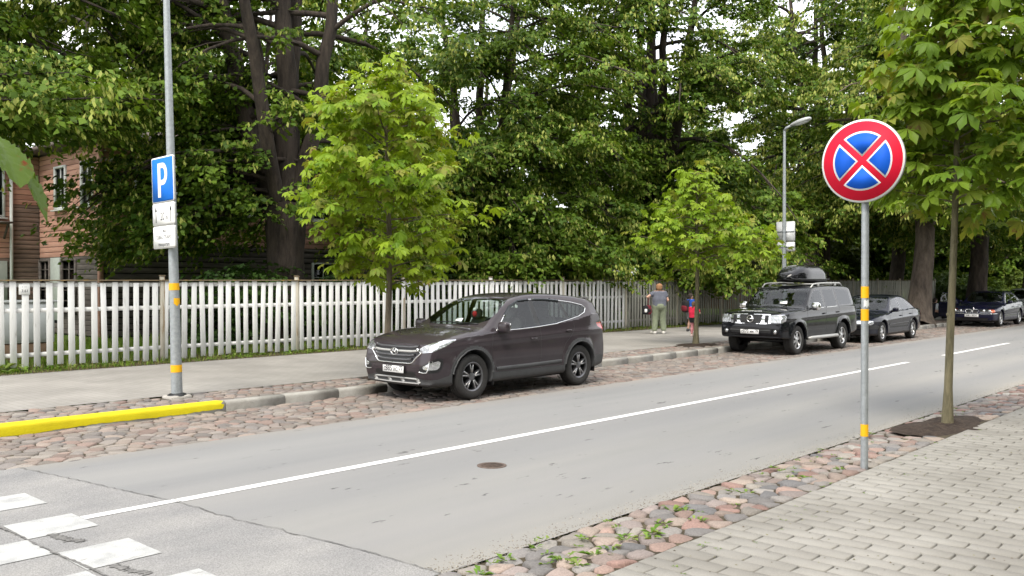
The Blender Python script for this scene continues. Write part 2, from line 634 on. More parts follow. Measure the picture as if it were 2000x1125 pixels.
def sheet(name, x0, x1, y0, y1, z, mat, nx=1, parent=None, kind='structure', zf=None):
    xs = np.linspace(x0, x1, nx + 1)
    V, F = [], []
    for x in xs:
        V += [(x, y0, zf(y0) if zf else z), (x, y1, zf(y1) if zf else z)]
    for i in range(nx):
        F.append((2 * i, 2 * i + 2, 2 * i + 3, 2 * i + 1))
    o = link(name, mesh_np(name, V, np.array(F), mat), parent)
    if kind: o['kind'] = kind
    return o

sheet('ground', -400, 700, -400, 700, -0.10, M_lawn)
road = sheet('road', -60, 260, Y_NEAR, Y_FAR, 0.0, M_asph)
# older, coarser surfacing at the crossing, its edge a little crooked
ex = [(3.92, Y_NEAR + .004), (3.88, 5.0), (3.74, 6.2), (3.66, 7.3), (3.52, 8.2), (3.40, 9.0), (3.28, Y_FAR - .004)]
old = link('old_asphalt', mesh_np('old_asphalt', [(-60, Y_NEAR + .004, .004)] + [(x, y, .004) for x, y in ex] + [(-60, Y_FAR - .004, .004)],
           np.array([[i for i in range(len(ex) + 2)]]), M_asph_old))
old['kind'] = 'structure'
M_tar = simple('tar', (0.135, 0.132, 0.128), 0.9, var=0.5, scale=20, bump=0.6)
def seam(pts, w, z, name, jit=0.012, seed=1):
    r = np.random.default_rng(seed)
    P = spline(pts, 14)
    T = np.gradient(P, axis=0); T /= np.linalg.norm(T, axis=1)[:, None]
    Nn = np.stack([-T[:, 1], T[:, 0]], 1)
    P = P + Nn * r.normal(0, jit, (len(P), 1))
    ww = w * (0.35 + r.random(len(P)) * 1.1)[:, None]
    A, B = P + Nn * ww / 2, P - Nn * ww / 2
    V = np.concatenate([np.c_[A, np.full(len(A), z)], np.c_[B, np.full(len(B), z)]])
    n = len(P)
    F = np.array([(i, n + i, n + i + 1, i + 1) for i in range(n - 1)])
    return link(name, mesh_np(name, V, F, M_tar), old)
seam([(x + .005, y) for x, y in ex], 0.013, 0.009, 'surfacing_joint')
seam([(2.46, 5.3), (2.44, 6.0), (2.41, 6.6), (2.40, 7.2), (2.36, 7.8)], 0.02, 0.0125, 'crack', 0.004, 2)
seam([(2.66, 6.62), (2.60, 6.8), (2.58, 7.0)], 0.07, 0.009, 'crack', 0.01, 3)
seam([(2.66, 5.58), (2.6, 5.75), (2.57, 5.95)], 0.06, 0.009, 'crack', 0.01, 4)

# painted markings (thin worn paint lying on the surface)
M_paint = ground_mat('road_paint', [(0.28, (0.52, 0.52, 0.51)), (0.5, (0.70, 0.70, 0.69)), (0.75, (0.77, 0.77, 0.76))], 6.0, rough=0.7, bump=0.3,
                     bscale=120, fine=0.08, fscale=180)
M_paint_worn = ground_mat('worn_road_paint', [(0.30, (0.28, 0.285, 0.285)), (0.48, (0.37, 0.375, 0.372)), (0.72, (0.44, 0.445, 0.44))], 5.0, rough=0.8, bump=0.6,
                          bscale=80, fine=0.16, fscale=110, spots=(9.0, 0.62, (0.28, 0.28, 0.27)))
def mark(name, x0, x1, y0, y1, z, mat, parent):
    return sheet(name, x0, x1, y0, y1, z, mat, parent=parent, kind=None)
mark('centre_line', 3.72, 21.3, Y_MID - .062, Y_MID + .062, .004, M_paint, road)
mark('centre_line', 2.925, 3.70, Y_MID - .055, Y_MID + .055, .0085, M_paint, old)
for x0 in (23.8, 32.8, 41.8, 50.8, 59.8, 68.8, 77.8):
    mark('centre_line', x0, x0 + 6.0, Y_MID - .062, Y_MID + .062, .004, M_paint, road)
for k in range(4):
    y0 = 4.93 + 1.02 * k
    mark('crossing_block', 2.415, 2.92, y0, y0 + .52, .0085, M_paint_worn, old)
    mark('crossing_block', 1.90, 2.405, y0 + .525, y0 + 1.005, .0085, M_paint_worn, old)

# valve cover in the carriageway: ring, lid with ribs
M_iron = simple('cast_iron', (0.115, 0.085, 0.07), 0.75, 0.3, var=0.35, scale=25, bump=0.4)
cover = thing('valve_cover', 'small round rusty iron valve cover set in the near lane', 'manhole cover', (6.57, 6.32, 0))
mb = MB(); mb.lathe([(0.150, 0.0), (0.150, 0.006), (0.128, 0.008), (0.124, 0.002)], n=28); mb.build('rim', M_iron, cover)
mb = MB(); mb.lathe([(0.121, -0.01), (0.121, 0.004), (0.0, 0.005)], n=28)
for k in range(-3, 4):
    mb.box((0, k * 0.03, 0.007), (2 * math.sqrt(max(0.105 ** 2 - (k * .03) ** 2, 0)), 0.012, 0.006))
mb.build('lid', M_iron, cover)

# ------------------------------------------------------------------ cobbles
M_stone = attr_mat('fieldstone', rough=0.85, bump=0.45, bscale=28, speck=0.30, sscale=75)
STONE = np.array([(0.35, 0.23, 0.19), (0.31, 0.175, 0.145), (0.37, 0.30, 0.25), (0.29, 0.275, 0.26), (0.22, 0.215, 0.215), (0.31, 0.285, 0.25),
                  (0.33, 0.255, 0.225), (0.36, 0.28, 0.235), (0.165, 0.172, 0.185), (0.36, 0.345, 0.315), (0.30, 0.25, 0.235)])

def voronoi_cells(pts, xlim, ylim, reach):
    """Cell polygon of each seed by clipping a box with the bisectors to its neighbours."""
    order = np.argsort(pts[:, 0])
    P = pts[order]
    xs = P[:, 0]
    cells = []
    for i, p in enumerate(P):
        lo, hi = np.searchsorted(xs, (p[0] - reach, p[0] + reach))
        nb = P[lo:hi]
        d = np.abs(nb - p).max(1)
        nb = nb[(d < reach) & (d > 1e-9)]
        nb = nb[np.argsort(((nb - p) ** 2).sum(1))][:14]
        poly = [(max(p[0] - reach, xlim[0]), max(p[1] - reach, ylim[0])), (min(p[0] + reach, xlim[1]), max(p[1] - reach, ylim[0])),
                (min(p[0] + reach, xlim[1]), min(p[1] + reach, ylim[1])), (max(p[0] - reach, xlim[0]), min(p[1] + reach, ylim[1]))]
        for q in nb:
            mx, my = (p[0] + q[0]) / 2, (p[1] + q[1]) / 2
            nx_, ny_ = q[0] - p[0], q[1] - p[1]
            out = []
            for k in range(len(poly)):
                a, b = poly[k - 1], poly[k]
                da = (a[0] - mx) * nx_ + (a[1] - my) * ny_
                db = (b[0] - mx) * nx_ + (b[1] - my) * ny_
                if (da < 0) != (db < 0):
                    t = da / (da - db)
                    out.append((a[0] + (b[0] - a[0]) * t, a[1] + (b[1] - a[1]) * t))
                if db < 0:
                    out.append(b)
            poly = out
            if len(poly) < 3: break
        if len(poly) >= 3:
            cells.append(np.array(poly))
    return cells

def stone_arrays(poly, gap, h, r, m=10):
    """One rounded stone: skirt, shoulder ring, crown ring and a top; outline eased to m points."""
    c = poly.mean(0)
    d = poly - c
    size = math.sqrt((d ** 2).sum(1).mean())
    k = max(1 - gap / size, 0.55)
    q = c + d * k
    q = np.stack([0.86 * q + 0.14 * np.roll(q, -1, 0), 0.14 * q + 0.86 * np.roll(q, -1, 0)], 1).reshape(-1, 2)
    q = q + r.normal(0, size * .035, q.shape)
    seg = np.linalg.norm(np.roll(q, -1, 0) - q, axis=1)
    s = np.r_[0, np.cumsum(seg)]
    t = np.linspace(0, s[-1], m, endpoint=False)
    qq = np.vstack([q, q[:1]])
    o = np.stack([np.interp(t, s, qq[:, 0]), np.interp(t, s, qq[:, 1])], 1)
    d = o - c
    tilt = r.normal(0, 0.05, 2)
    rings = [(1.03, -0.05), (0.96, h * 0.50), (0.80, h * 0.93)]
    V = []
    for f, z in rings:
        V.append(np.c_[c + d * f, np.full(m, z) + (d * f) @ tilt * (z > 0) + r.normal(0, h * 0.08, m) * (z > 0)])
    V.append(np.array([[c[0], c[1], h]]))
    V = np.concatenate(V)
    i = np.arange(m); j = (i + 1) % m
    Q = np.concatenate([np.stack([i + a * m, j + a * m, j + (a + 1) * m, i + (a + 1) * m], 1) for a in range(2)])
    T = np.stack([i + 2 * m, j + 2 * m, np.full(m, 3 * m)], 1)
    return V, Q, T, c

def cobble_field(owner, x0, x1, y0, y1, zf, cell, seed, gap=0.014, h=0.035, skip=None, limit=300, aspect=1.25, dull=0.0):
    """Lays stones in a strip; the ones that show largest become parts, the rest one joined part."""
    r = np.random.default_rng(seed)
    nx, ny = int((x1 - x0) / (cell * aspect)), max(2, round((y1 - y0) / cell))
    gx, gy = np.meshgrid(np.arange(nx), np.arange(ny), indexing='ij')
    px = x0 + (gx + 0.5 + 0.5 * (gy % 2) + r.uniform(-.44, .44, gx.shape)) * (x1 - x0) / nx
    py = y0 + (gy + 0.5 + r.uniform(-.40, .40, gx.shape)) * (y1 - y0) / ny
    pts = np.stack([px.ravel(), py.ravel()], 1)
    pts = pts[(pts[:, 0] > x0) & (pts[:, 0] < x1)]
    cells = voronoi_cells(pts, (x0, x1), (y0, y1), cell * 2.4)
    data = []
    for poly in cells:
        c = poly.mean(0)
        if skip and skip(c[0], c[1]): continue
        u, v, d = view(c[0], c[1])
        m = 10 if d < 22 else 7
        hh = h * r.uniform(0.55, 1.25)
        V, Q, T, c = stone_arrays(poly, gap * r.uniform(0.7, 1.5), hh, r, m)
        V[:, 2] += zf(c[1])
        col = (STONE[r.integers(len(STONE))] * (1 - dull) + np.array([.225, .19, .165]) * dull) * r.uniform(0.55, 0.92)
        inside = -30 < u < 2030 and v < 1160
        data.append((d if inside else d + 1000, V, Q, T, col, c))
    data.sort(key=lambda e: e[0])
    for d, V, Q, T, col, c in data[:limit]:
        o = np.array([c[0], c[1], zf(c[1])])
        link('cobblestone', mesh_np('cobblestone', V - o, [Q, T], M_stone, True, col), owner, loc=o)
    rest = data[limit:]
    if rest:
        n, VV, QQ, TT, CC = 0, [], [], [], []
        for d, V, Q, T, col, c in rest:
            VV.append(V); QQ.append(Q + n); TT.append(T + n); CC.append(np.tile(col, (len(V), 1))); n += len(V)
        me = mesh_np('cobblestones', np.concatenate(VV), [np.concatenate(QQ), np.concatenate(TT)], M_stone, True, np.concatenate(CC))
        tag(link('cobblestones', me, owner), kind='stuff')

def pit(cx, cy, rx, ry):
    return lambda x, y: ((x - cx) / rx) ** 2 + ((y - cy) / ry) ** 2 < 1
TREE_A, TREE_B, TREE_N = (10.42, 12.62), (21.2, 12.75), (11.84, 3.55)
POLE = (6.55, 12.86)
SIGN = (8.58, 3.33)
pit_a, pit_b, pit_n = pit(*TREE_A, .45, .42), pit(*TREE_B, .75, .45), pit(*TREE_N, .95, .50)
pit_c, pit_d = pit(37.7, 12.5, 1.2, .8), pit(45.9, 12.5, 1.2, .8)

near_strip = sheet('near_cobble_strip', 1.0, 90, Y_PAVER, Y_NEAR, 0, M_earth, zf=lambda y: float(znear(y)) - .015)
cobble_field(near_strip, 2.2, 34, Y_PAVER + .01, Y_NEAR - .03, lambda y: float(znear(y)) - .018, 0.158, 11, gap=0.008, h=0.026, dull=.30, aspect=1.4,
             skip=lambda x, y: pit_n(x, y) or math.hypot(x - SIGN[0], y - SIGN[1]) < .07)
parking = sheet('parking_lane', -10, 110, Y_FAR, Y_KERB, -.020, M_earth)
cobble_field(parking, 0.5, 62, Y_FAR + .0, Y_KERB - .01, lambda y: -.014, 0.150, 12, gap=0.005, h=0.012, aspect=1.4, dull=.66)
verge = sheet('verge', -10, 110, Y_VERGE, Y_WALK, Z_WALK - .02, M_earth)
cobble_field(verge, 2.0, 50, Y_VERGE + .01, Y_WALK, lambda y: Z_WALK - .012, 0.150, 13, gap=0.006, h=0.015, dull=.58, aspect=1.35,
             skip=lambda x, y: pit_a(x, y) or pit_b(x, y) or pit_c(x, y) or pit_d(x, y) or math.hypot(x - POLE[0], y - POLE[1]) < .27)

def soil_patch(cx, cy, rx, ry, z, seed, owner):
    r = np.random.default_rng(seed)
    m, rings = 30, 6
    V = [(cx, cy, z + .05)]
    ang = np.arange(m) * 2 * math.pi / m
    wob = 1 + .16 * np.sin(ang * 3 + seed) + r.normal(0, .06, m)
    for k in range(1, rings + 1):
        f = k / rings
        hz = z + .05 * (1 - f ** 2) + r.normal(0, .010, m) * (k < rings)
        V += list(zip(cx + rx * 1.05 * f * wob * np.cos(ang), cy + ry * 1.05 * f * wob * np.sin(ang), hz))
    T = np.array([(0, 1 + i, 1 + (i + 1) % m) for i in range(m)])
    Q = np.array([(1 + k * m + i, 1 + (k + 1) * m + i, 1 + (k + 1) * m + (i + 1) % m, 1 + k * m + (i + 1) % m) for k in range(rings - 1) for i in range(m)])
    return link('soil_patch', mesh_np('soil_patch', V, [T, Q], M_soil, True), owner)
soil_patch(*TREE_N, .95, .48, .065, 1, near_strip)
soil_patch(*TREE_A, .45, .42, Z_WALK - .012, 2, verge)
soil_patch(*TREE_B, .75, .45, Z_WALK - .012, 3, verge)
soil_patch(37.7, 12.5, 1.2, .5, Z_WALK - .012, 4, verge)
soil_patch(45.9, 12.5, 1.2, .5, Z_WALK - .012, 5, verge)

# ------------------------------------------------------------------ kerb: one stone after the other
kerb = tag(bpy.data.objects.new('kerb', None), kind='structure')
COL.objects.link(kerb)
M_kerb = ground_mat('kerb_concrete', [(0.3, (0.23, 0.22, 0.20)), (0.5, (0.31, 0.30, 0.275)), (0.75, (0.37, 0.36, 0.335))], 3.0, rough=0.95, bump=0.8, bscale=60,
                    fine=0.2, fscale=120)
M_yellow = ground_mat('kerb_yellow_paint', [(0.28, (0.50, 0.41, 0.008)), (0.5, (0.62, 0.53, 0.008)), (0.8, (0.68, 0.59, 0.012))], 2.2, rough=0.6, bump=0.5, bscale=70,
                      fine=0.06, fscale=90, spots=(9.0, 0.735, (0.16, 0.13, 0.03)))
def kerb_stone(l):
    """Profile with an eased front edge, extruded along the kerb."""
    prof = [(0, -.10), (0, .085), (.004, .105), (.014, .122), (.034, Z_WALK + .004), (.158, Z_WALK + .004), (.158, -.10)]
    V = [(x, y, z) for x in (0.004, l - .004) for y, z in prof]
    m = len(prof)
    F = [tuple(range(m)), tuple(range(2 * m - 1, m - 1, -1))]
    Q = np.array([(i, m + i, m + i + 1, i + 1) for i in range(m - 1)])
    return mesh_np('kerb_stone', V, [np.array(F), Q], M_kerb)
ks = kerb_stone(1.0)
joints = [1.2, 2.2, 3.2, 4.17, 4.80, 5.77, 6.77] + list(np.arange(7.77, 60, 1.0))
for a, b in zip(joints[:-1], joints[1:]):
    o = link('kerb_stone', ks, kerb, loc=(a, Y_KERB, random.uniform(-.004, .002)), scale=(b - a, 1, 1))
tag(link('kerb_run', ks, kerb, loc=(59.8, Y_KERB, -.002), scale=(60, 1, 1)), kind='stuff')
# yellow paint: a skin over the stones, ragged along the bottom
prof = [(-.003, 0.030), (-.003, .086), (.001, .107), (.012, .1255), (.033, Z_WALK + .0085), (.156, Z_WALK + .0085)]
xs = np.arange(-1, 6.741, .04)
r_ = np.random.default_rng(5)
V, rag = [], np.cumsum(r_.normal(0, .003, len(xs)))
rag -= np.linspace(rag[0], rag[-1], len(rag))
for i, x in enumerate(xs):
    for k, (y, z) in enumerate(prof):
        end = .03 * math.sin(k * 2.1) if i == len(xs) - 1 else 0
        V.append((x + end, Y_KERB + y, z + (rag[i] if k == 0 else 0)))
m = len(prof)
F = [(i * m + k, (i + 1) * m + k, (i + 1) * m + k + 1, i * m + k + 1) for i in range(len(xs) - 1) for k in range(m - 1)]
link('yellow_paint', mesh_np('yellow_paint', V, np.array(F), M_yellow), kerb)

# ------------------------------------------------------------------ near pavement: one paver after the other
M_joint = ground_mat('joint_sand', [(0.3, (0.035, 0.032, 0.024)), (0.6, (0.06, 0.055, 0.04)), (0.8, (0.06, 0.075, 0.03))], 4.0, rough=1.0, bump=0.5)
pave = sheet('near_pavement', -3, 60, -8, Y_PAVER, 0.10 - .016, M_joint)
def paver_mat():
    m, nt, b, o = new_mat('concrete_paver')
    b.inputs['Roughness'].default_value = 0.93
    b.inputs['Specular IOR Level'].default_value = 0.25
    g = nd(nt, 'ShaderNodeNewGeometry')
    a = nd(nt, 'ShaderNodeAttribute', attribute_name='Col')
    oi = nd(nt, 'ShaderNodeObjectInfo')
    n = nd(nt, 'ShaderNodeTexNoise', i_Scale=1.1, i_Detail=6.0)
    nt.links.new(g.outputs['Position'], n.inputs['Vector'])
    r = nd(nt, 'ShaderNodeValToRGB')
    r.color_ramp.elements[0].position = .32; r.color_ramp.elements[0].color = (.213, .203, .183, 1)
    r.color_ramp.elements[1].position = .68; r.color_ramp.elements[1].color = (.278, .267, .245, 1)
    nt.links.new(n.outputs['Fac'], r.inputs['Fac'])
    n2 = nd(nt, 'ShaderNodeTexNoise', i_Scale=130.0, i_Detail=4.0, i_Roughness=.8)
    nt.links.new(g.outputs['Position'], n2.inputs['Vector'])
    mr = nd(nt, 'ShaderNodeMapRange')
    for k, v in zip(('From Min', 'From Max', 'To Min', 'To Max'), (.3, .7, .84, 1.16)): mr.inputs[k].default_value = v
    nt.links.new(n2.outputs['Fac'], mr.inputs['Value'])
    m2 = nd(nt, 'ShaderNodeMapRange')
    for k, v in zip(('From Min', 'From Max', 'To Min', 'To Max'), (0, 1, .94, 1.05)): m2.inputs[k].default_value = v
    nt.links.new(oi.outputs['Random'], m2.inputs['Value'])
    mm = nd(nt, 'ShaderNodeMath', operation='MULTIPLY')
    nt.links.new(mr.outputs[0], mm.inputs[0]); nt.links.new(m2.outputs[0], mm.inputs[1])
    mu = nd(nt, 'ShaderNodeVectorMath', operation='SCALE')
    nt.links.new(r.outputs['Color'], mu.inputs[0]); nt.links.new(mm.outputs[0], mu.inputs['Scale'])
    nt.links.new(mu.outputs['Vector'], b.inputs['Base Color'])
    bp = nd(nt, 'ShaderNodeBump', i_Strength=.5, i_Distance=.006)
    nt.links.new(n2.outputs['Fac'], bp.inputs['Height']); nt.links.new(bp.outputs['Normal'], b.inputs['Normal'])
    return m
M_paver = paver_mat()
def paver_arrays(lx, ly, t=.05, b=.005):
    x, y = lx / 2, ly / 2
    V = [(-x, -y, -t), (x, -y, -t), (x, y, -t), (-x, y, -t), (-x, -y, -b), (x, -y, -b), (x, y, -b), (-x, y, -b),
         (-x + b, -y + b, 0), (x - b, -y + b, 0), (x - b, y - b, 0), (-x + b, y - b, 0)]
    F = [(8, 9, 10, 11)] + [(a, (a + 1) % 4, 4 + (a + 1) % 4, 4 + a) for a in range(4)] + [(4 + a, 4 + (a + 1) % 4, 8 + (a + 1) % 4, 8 + a) for a in range(4)]
    return np.array(V, float), np.array(F)
PW, PL, PG, PE = .155, .32, .0105, .014
pav_mesh = {l: mesh_np('paver', *paver_arrays(PW - PG, l - PE), M_paver) for l in (PL, PL / 2)}
slots = []
r_ = np.random.default_rng(3)
for i in range(int(19 / PW)):
    x = 1.0 + (i + .5) * PW
    y = Y_PAVER
    first = PL if i % 2 == 0 else PL / 2
    while y > -.3:
        slots.append((x, y - first / 2, first)); y -= first; first = PL
    # the strip beyond is left to the joined part
slots = [(*s, *view(s[0], s[1], .1)) for s in slots]
seen = sorted([s for s in slots if -40 < s[3] < 2060 and 0 < s[4] < 1170], key=lambda s: s[5])
big = set((s[0], s[1]) for s in seen[:300])
VV, FF, n = [], [], 0
for x, y, l, u, v, d in slots:
    p = (x + r_.normal(0, .0012), y + r_.normal(0, .0012), .10 + r_.normal(0, .0016))
    rot = (r_.normal(0, .006), r_.normal(0, .009), r_.normal(0, .005))
    if (x, y) in big:
        link('paver', pav_mesh[l], pave, loc=p, rot=rot)
    elif d < 24:
        V, F = paver_arrays(PW - PG, l - PE)
        VV.append(V @ rotm(*rot).T + p); FF.append(F + n); n += len(V)
tag(link('pavers', mesh_np('pavers', np.concatenate(VV), np.concatenate(FF), M_paver), pave), kind='stuff')

# ------------------------------------------------------------------ far pavement: small grey pavers, too flat to tell apart
def brick_ground(name):
    m, nt, b, o = new_mat(name)
    b.inputs['Roughness'].default_value = 0.95
    b.inputs['Specular IOR Level'].default_value = 0.25
    g = nd(nt, 'ShaderNodeNewGeometry')
    mp = nd(nt, 'ShaderNodeMapping')
    mp.inputs['Rotation'].default_value = (0, 0, math.pi / 2)
    nt.links.new(g.outputs['Position'], mp.inputs['Vector'])
    bt = nd(nt, 'ShaderNodeTexBrick')
    bt.inputs['Scale'].default_value = 1.0
    bt.inputs['Brick Width'].default_value = .24
    bt.inputs['Row Height'].default_value = .12
    bt.inputs['Mortar Size'].default_value = .006
    bt.inputs['Color1'].default_value = (.262, .25, .232, 1)
    bt.inputs['Color2'].default_value = (.285, .272, .252, 1)
    bt.inputs['Mortar'].default_value = (.225, .21, .19, 1)
    nt.links.new(mp.outputs['Vector'], bt.inputs['Vector'])
    n = nd(nt, 'ShaderNodeTexNoise', i_Scale=.9, i_Detail=7.0)
    nt.links.new(g.outputs['Position'], n.inputs['Vector'])
    mr = nd(nt, 'ShaderNodeMapRange')
    for k, v in zip(('From Min', 'From Max', 'To Min', 'To Max'), (.3, .7, .82, 1.12)): mr.inputs[k].default_value = v
    nt.links.new(n.outputs['Fac'], mr.inputs['Value'])
    mu = nd(nt, 'ShaderNodeVectorMath', operation='SCALE')
    nt.links.new(bt.outputs['Color'], mu.inputs[0]); nt.links.new(mr.outputs[0], mu.inputs['Scale'])
    nt.links.new(mu.outputs['Vector'], b.inputs['Base Color'])
    bp = nd(nt, 'ShaderNodeBump', i_Strength=.7, i_Distance=.005)
    bp.invert = True
    nt.links.new(bt.outputs['Fac'], bp.inputs['Height']); nt.links.new(bp.outputs['Normal'], b.inputs['Normal'])
    return m
sheet('far_pavement', -20, 110, Y_WALK, 18.05, Z_WALK, brick_ground('small_pavers'))
sheet('grass_verge', -20, 110, 18.05, 22.0, Z_WALK + .004, M_earth)
sheet('garden', -40, 140, 20.2, 90, Z_WALK + .012, M_lawn)

# ------------------------------------------------------------------ grass, weeds, fallen bits
M_grass = leaf_mat('grass_blade', (0, 0, 0), (0, 0, 0), trans=0.25, rough=0.6, attr=True)
def blades(name, n, sampler, hmin, hmax, w, cols, seed, label, cat):
    r = np.random.default_rng(seed)
    x, y, z, k = sampler(r, n)
    n = len(x)
    a = r.uniform(0, 2 * math.pi, n); h = r.uniform(hmin, hmax, n) * k
    lean = r.uniform(.1, .7, n) * h
    la = r.uniform(0, 2 * math.pi, n)
    dx, dy = np.cos(a) * w / 2, np.sin(a) * w / 2
    base = np.stack([x, y, z], 1)
    d = np.stack([dx, dy, np.zeros(n)], 1)
    mid = base + np.stack([np.cos(la) * lean * .35, np.sin(la) * lean * .35, h * .6], 1)
    tip = base + np.stack([np.cos(la) * lean, np.sin(la) * lean, h], 1)
    V = np.stack([base - d, base + d, mid + d * .8, mid - d * .8, tip], 1).reshape(-1, 3)
    i = np.arange(n) * 5
    Q = np.stack([i, i + 1, i + 2, i + 3], 1); T = np.stack([i + 3, i + 2, i + 4], 1)
    c = np.asarray(cols)[r.integers(len(cols), size=n)] * r.uniform(.75, 1.2, (n, 1))
    o = link(name, mesh_np(name, V, [Q, T], M_grass, False, np.repeat(c, 5, 0)))
    return tag(o, label, cat, kind='stuff')
GREEN = [(.16, .28, .03), (.20, .30, .05), (.12, .22, .025), (.26, .29, .08)]
DRY = [(.20, .165, .085), (.16, .14, .06), (.09, .12, .03), (.24, .20, .12)]
def strip_sampler(x0, x1, y0, y1, z, clump=1.6, bias=None):
    def f(r, n):
        x = x0 + (x1 - x0) * r.random(n) ** 1.35; y = r.uniform(y0, y1, n)
        g = np.sin(x * clump) * np.sin(x * clump * 2.3 + y * 5) + np.sin(x * .7 + 2) * .6 + r.normal(0, .5, n)
        k = np.clip(.55 + .4 * g, .25, 1.5)
        return x, y, np.full(n, z), k
    return f
blades('fence_grass', 9000, strip_sampler(4, 40, 18.05, 19.0, Z_WALK), .04, .16, .014, GREEN + DRY[:2], 21,
       'uneven grass growing along the foot of the fence', 'grass')
blades('dry_grass', 9000, strip_sampler(4, 50, 17.98, 18.6, Z_WALK), .015, .05, .012, DRY, 22,
       'dry trodden grass between pavement and fence', 'grass')
blades('garden_grass', 30000, strip_sampler(5, 34, 19.0, 26.0, Z_WALK, .9), .12, .38, .02, GREEN, 23,
       'tall green grass of the garden behind the fence', 'grass')

def weed_tufts(name, spots, seed, label, cols):
    r = np.random.default_rng(seed)
    VV, FF, CC, n = [], [], [], 0
    for (x, y, z, s) in spots:
        for k in range(r.integers(7, 13)):
            a = r.uniform(0, 2 * math.pi); l = s * r.uniform(.5, 1.1); w = l * .2
            d = np.array([math.cos(a), math.sin(a), 0]); p = np.array([-d[1], d[0], 0])
            o = np.array([x, y, z]) + d * r.uniform(0, s * .3) + np.r_[r.normal(0, s * .25, 2), 0]
            up = r.uniform(.35, .9)
            m1 = o + d * l * .5 + np.array([0, 0, l * up * .5]); t = o + d * l + np.array([0, 0, l * up * .42])
            VV += [o, m1 + p * w, t, m1 - p * w]; FF.append((n, n + 1, n + 2, n + 3)); n += 4
            CC += [np.asarray(cols[r.integers(len(cols))]) * r.uniform(.8, 1.25)] * 4
    o = link(name, mesh_np(name, VV, np.array(FF), M_grass, False, np.array(CC)))
    return tag(o, label, 'weeds', kind='stuff')
r_ = np.random.default_rng(31)
WEED = [(.10, .19, .025), (.14, .22, .04), (.18, .24, .06)]
spots = [(4.55, 3.72, .06, .10), (4.9, 3.62, .06, .085), (4.35, 4.08, .02, .08), (4.02, 3.98, .03, .09), (5.05, 3.95, .04, .07), (5.3, 3.56, .07, .11),
         (5.42, 3.62, .07, .10), (5.15, 3.66, .07, .09), (4.75, 3.60, .07, .09), (5.7, 3.75, .05, .07), (3.8, 4.0, .03, .08), (4.7, 4.12, .02, .06), (6.2, 3.95, .03, .08),
         (6.25, 3.88, .03, .08), (7.1, 3.8, .04, .06), (7.9, 3.6, .06, .07), (8.4, 3.5, .08, .06), (7.6, 3.9, .03, .05), (4.45, 3.56, .08, .08), (5.9, 3.52, .08, .07)]
for k in range(70):
    x = r_.uniform(4, 14)
    spots.append((x, r_.uniform(3.45, 4.15), .05, r_.uniform(.02, .05)))
for k in range(40):
    x = r_.uniform(4.2, 12)
    spots.append((x, Y_PAVER - r_.choice([0, .12, .24, .36]) + r_.normal(0, .01), .095, r_.uniform(.015, .03)))
weed_tufts('cobble_weeds', spots, 32, 'small green weeds sprouting between the near cobbles', WEED)
spots = []
for k in range(60):
    x = 5.0 + 9 * r_.random() ** 1.3
    spots.append((x, r_.uniform(18.2, 18.75), Z_WALK, r_.uniform(.08, .19)))
spots += [(5.9, 18.45, .13, .3), (6.3, 18.5, .13, .26), (6.05, 18.55, .2, .28), (6.95, 18.45, .13, .25), (7.25, 18.4, .13, .22), (7.9, 18.4, .13, .2)]
weed_tufts('fence_weeds', spots, 33, 'leafy weeds at the foot of the white fence', WEED)

# grit and fallen leaf bits
def litter(name, n, xf, yf, zf, smin, smax, cols, seed, label, cat):
    r = np.random.default_rng(seed)
    x = xf(r, n); y = yf(r, n); z = np.array([zf(q) for q in y])
    a = r.uniform(0, 2 * math.pi, n); s_ = r.uniform(smin, smax, n)
    P = np.stack([x, y, z], 1)[:, None, :]
    t = a[:, None] + np.array([0, 1.7, 3.2, 4.6])[None, :]
    rr = s_[:, None] * r.uniform(.6, 1.2, (n, 4))
    ring = np.stack([np.cos(t) * rr, np.sin(t) * rr, np.zeros((n, 4))], 2) + P
    tip = P + np.stack([np.zeros(n), np.zeros(n), s_ * r.uniform(.4, .8, n)], 1)[:, None, :]
    V = np.concatenate([ring, tip], 1).reshape(-1, 3)
    i = np.arange(n)[:, None] * 5
    T = np.concatenate([i + np.array([[k, (k + 1) % 4, 4]]) for k in range(4)])
    c = np.asarray(cols)[r.integers(len(cols), size=n)] * r.uniform(.7, 1.2, (n, 1))
    return tag(link(name, mesh_np(name, V, T, M_stone, False, np.repeat(c, 5, 0))), label, cat, kind='stuff')
litter('edge_grit', 5000, lambda r, n: 3.5 + 22 * r.random(n) ** 1.6, lambda r, n: Y_NEAR + np.abs(r.normal(0, .12, n)) - .03, lambda y: .0005, .003, .008,
       [(.22, .19, .15), (.30, .27, .22), (.12, .10, .08), (.10, .08, .05)], 61, 'sand and grit along the near edge of the road', 'grit')
litter('pavement_litter', 500, lambda r, n: 4.3 + 11 * r.random(n), lambda r, n: r.uniform(1.2, 3.25, n), lambda y: .101, .003, .011,
       [(.10, .075, .045), (.07, .06, .04), (.13, .12, .05)], 62, 'bits of bark and dry leaf on the near pavement', 'litter')
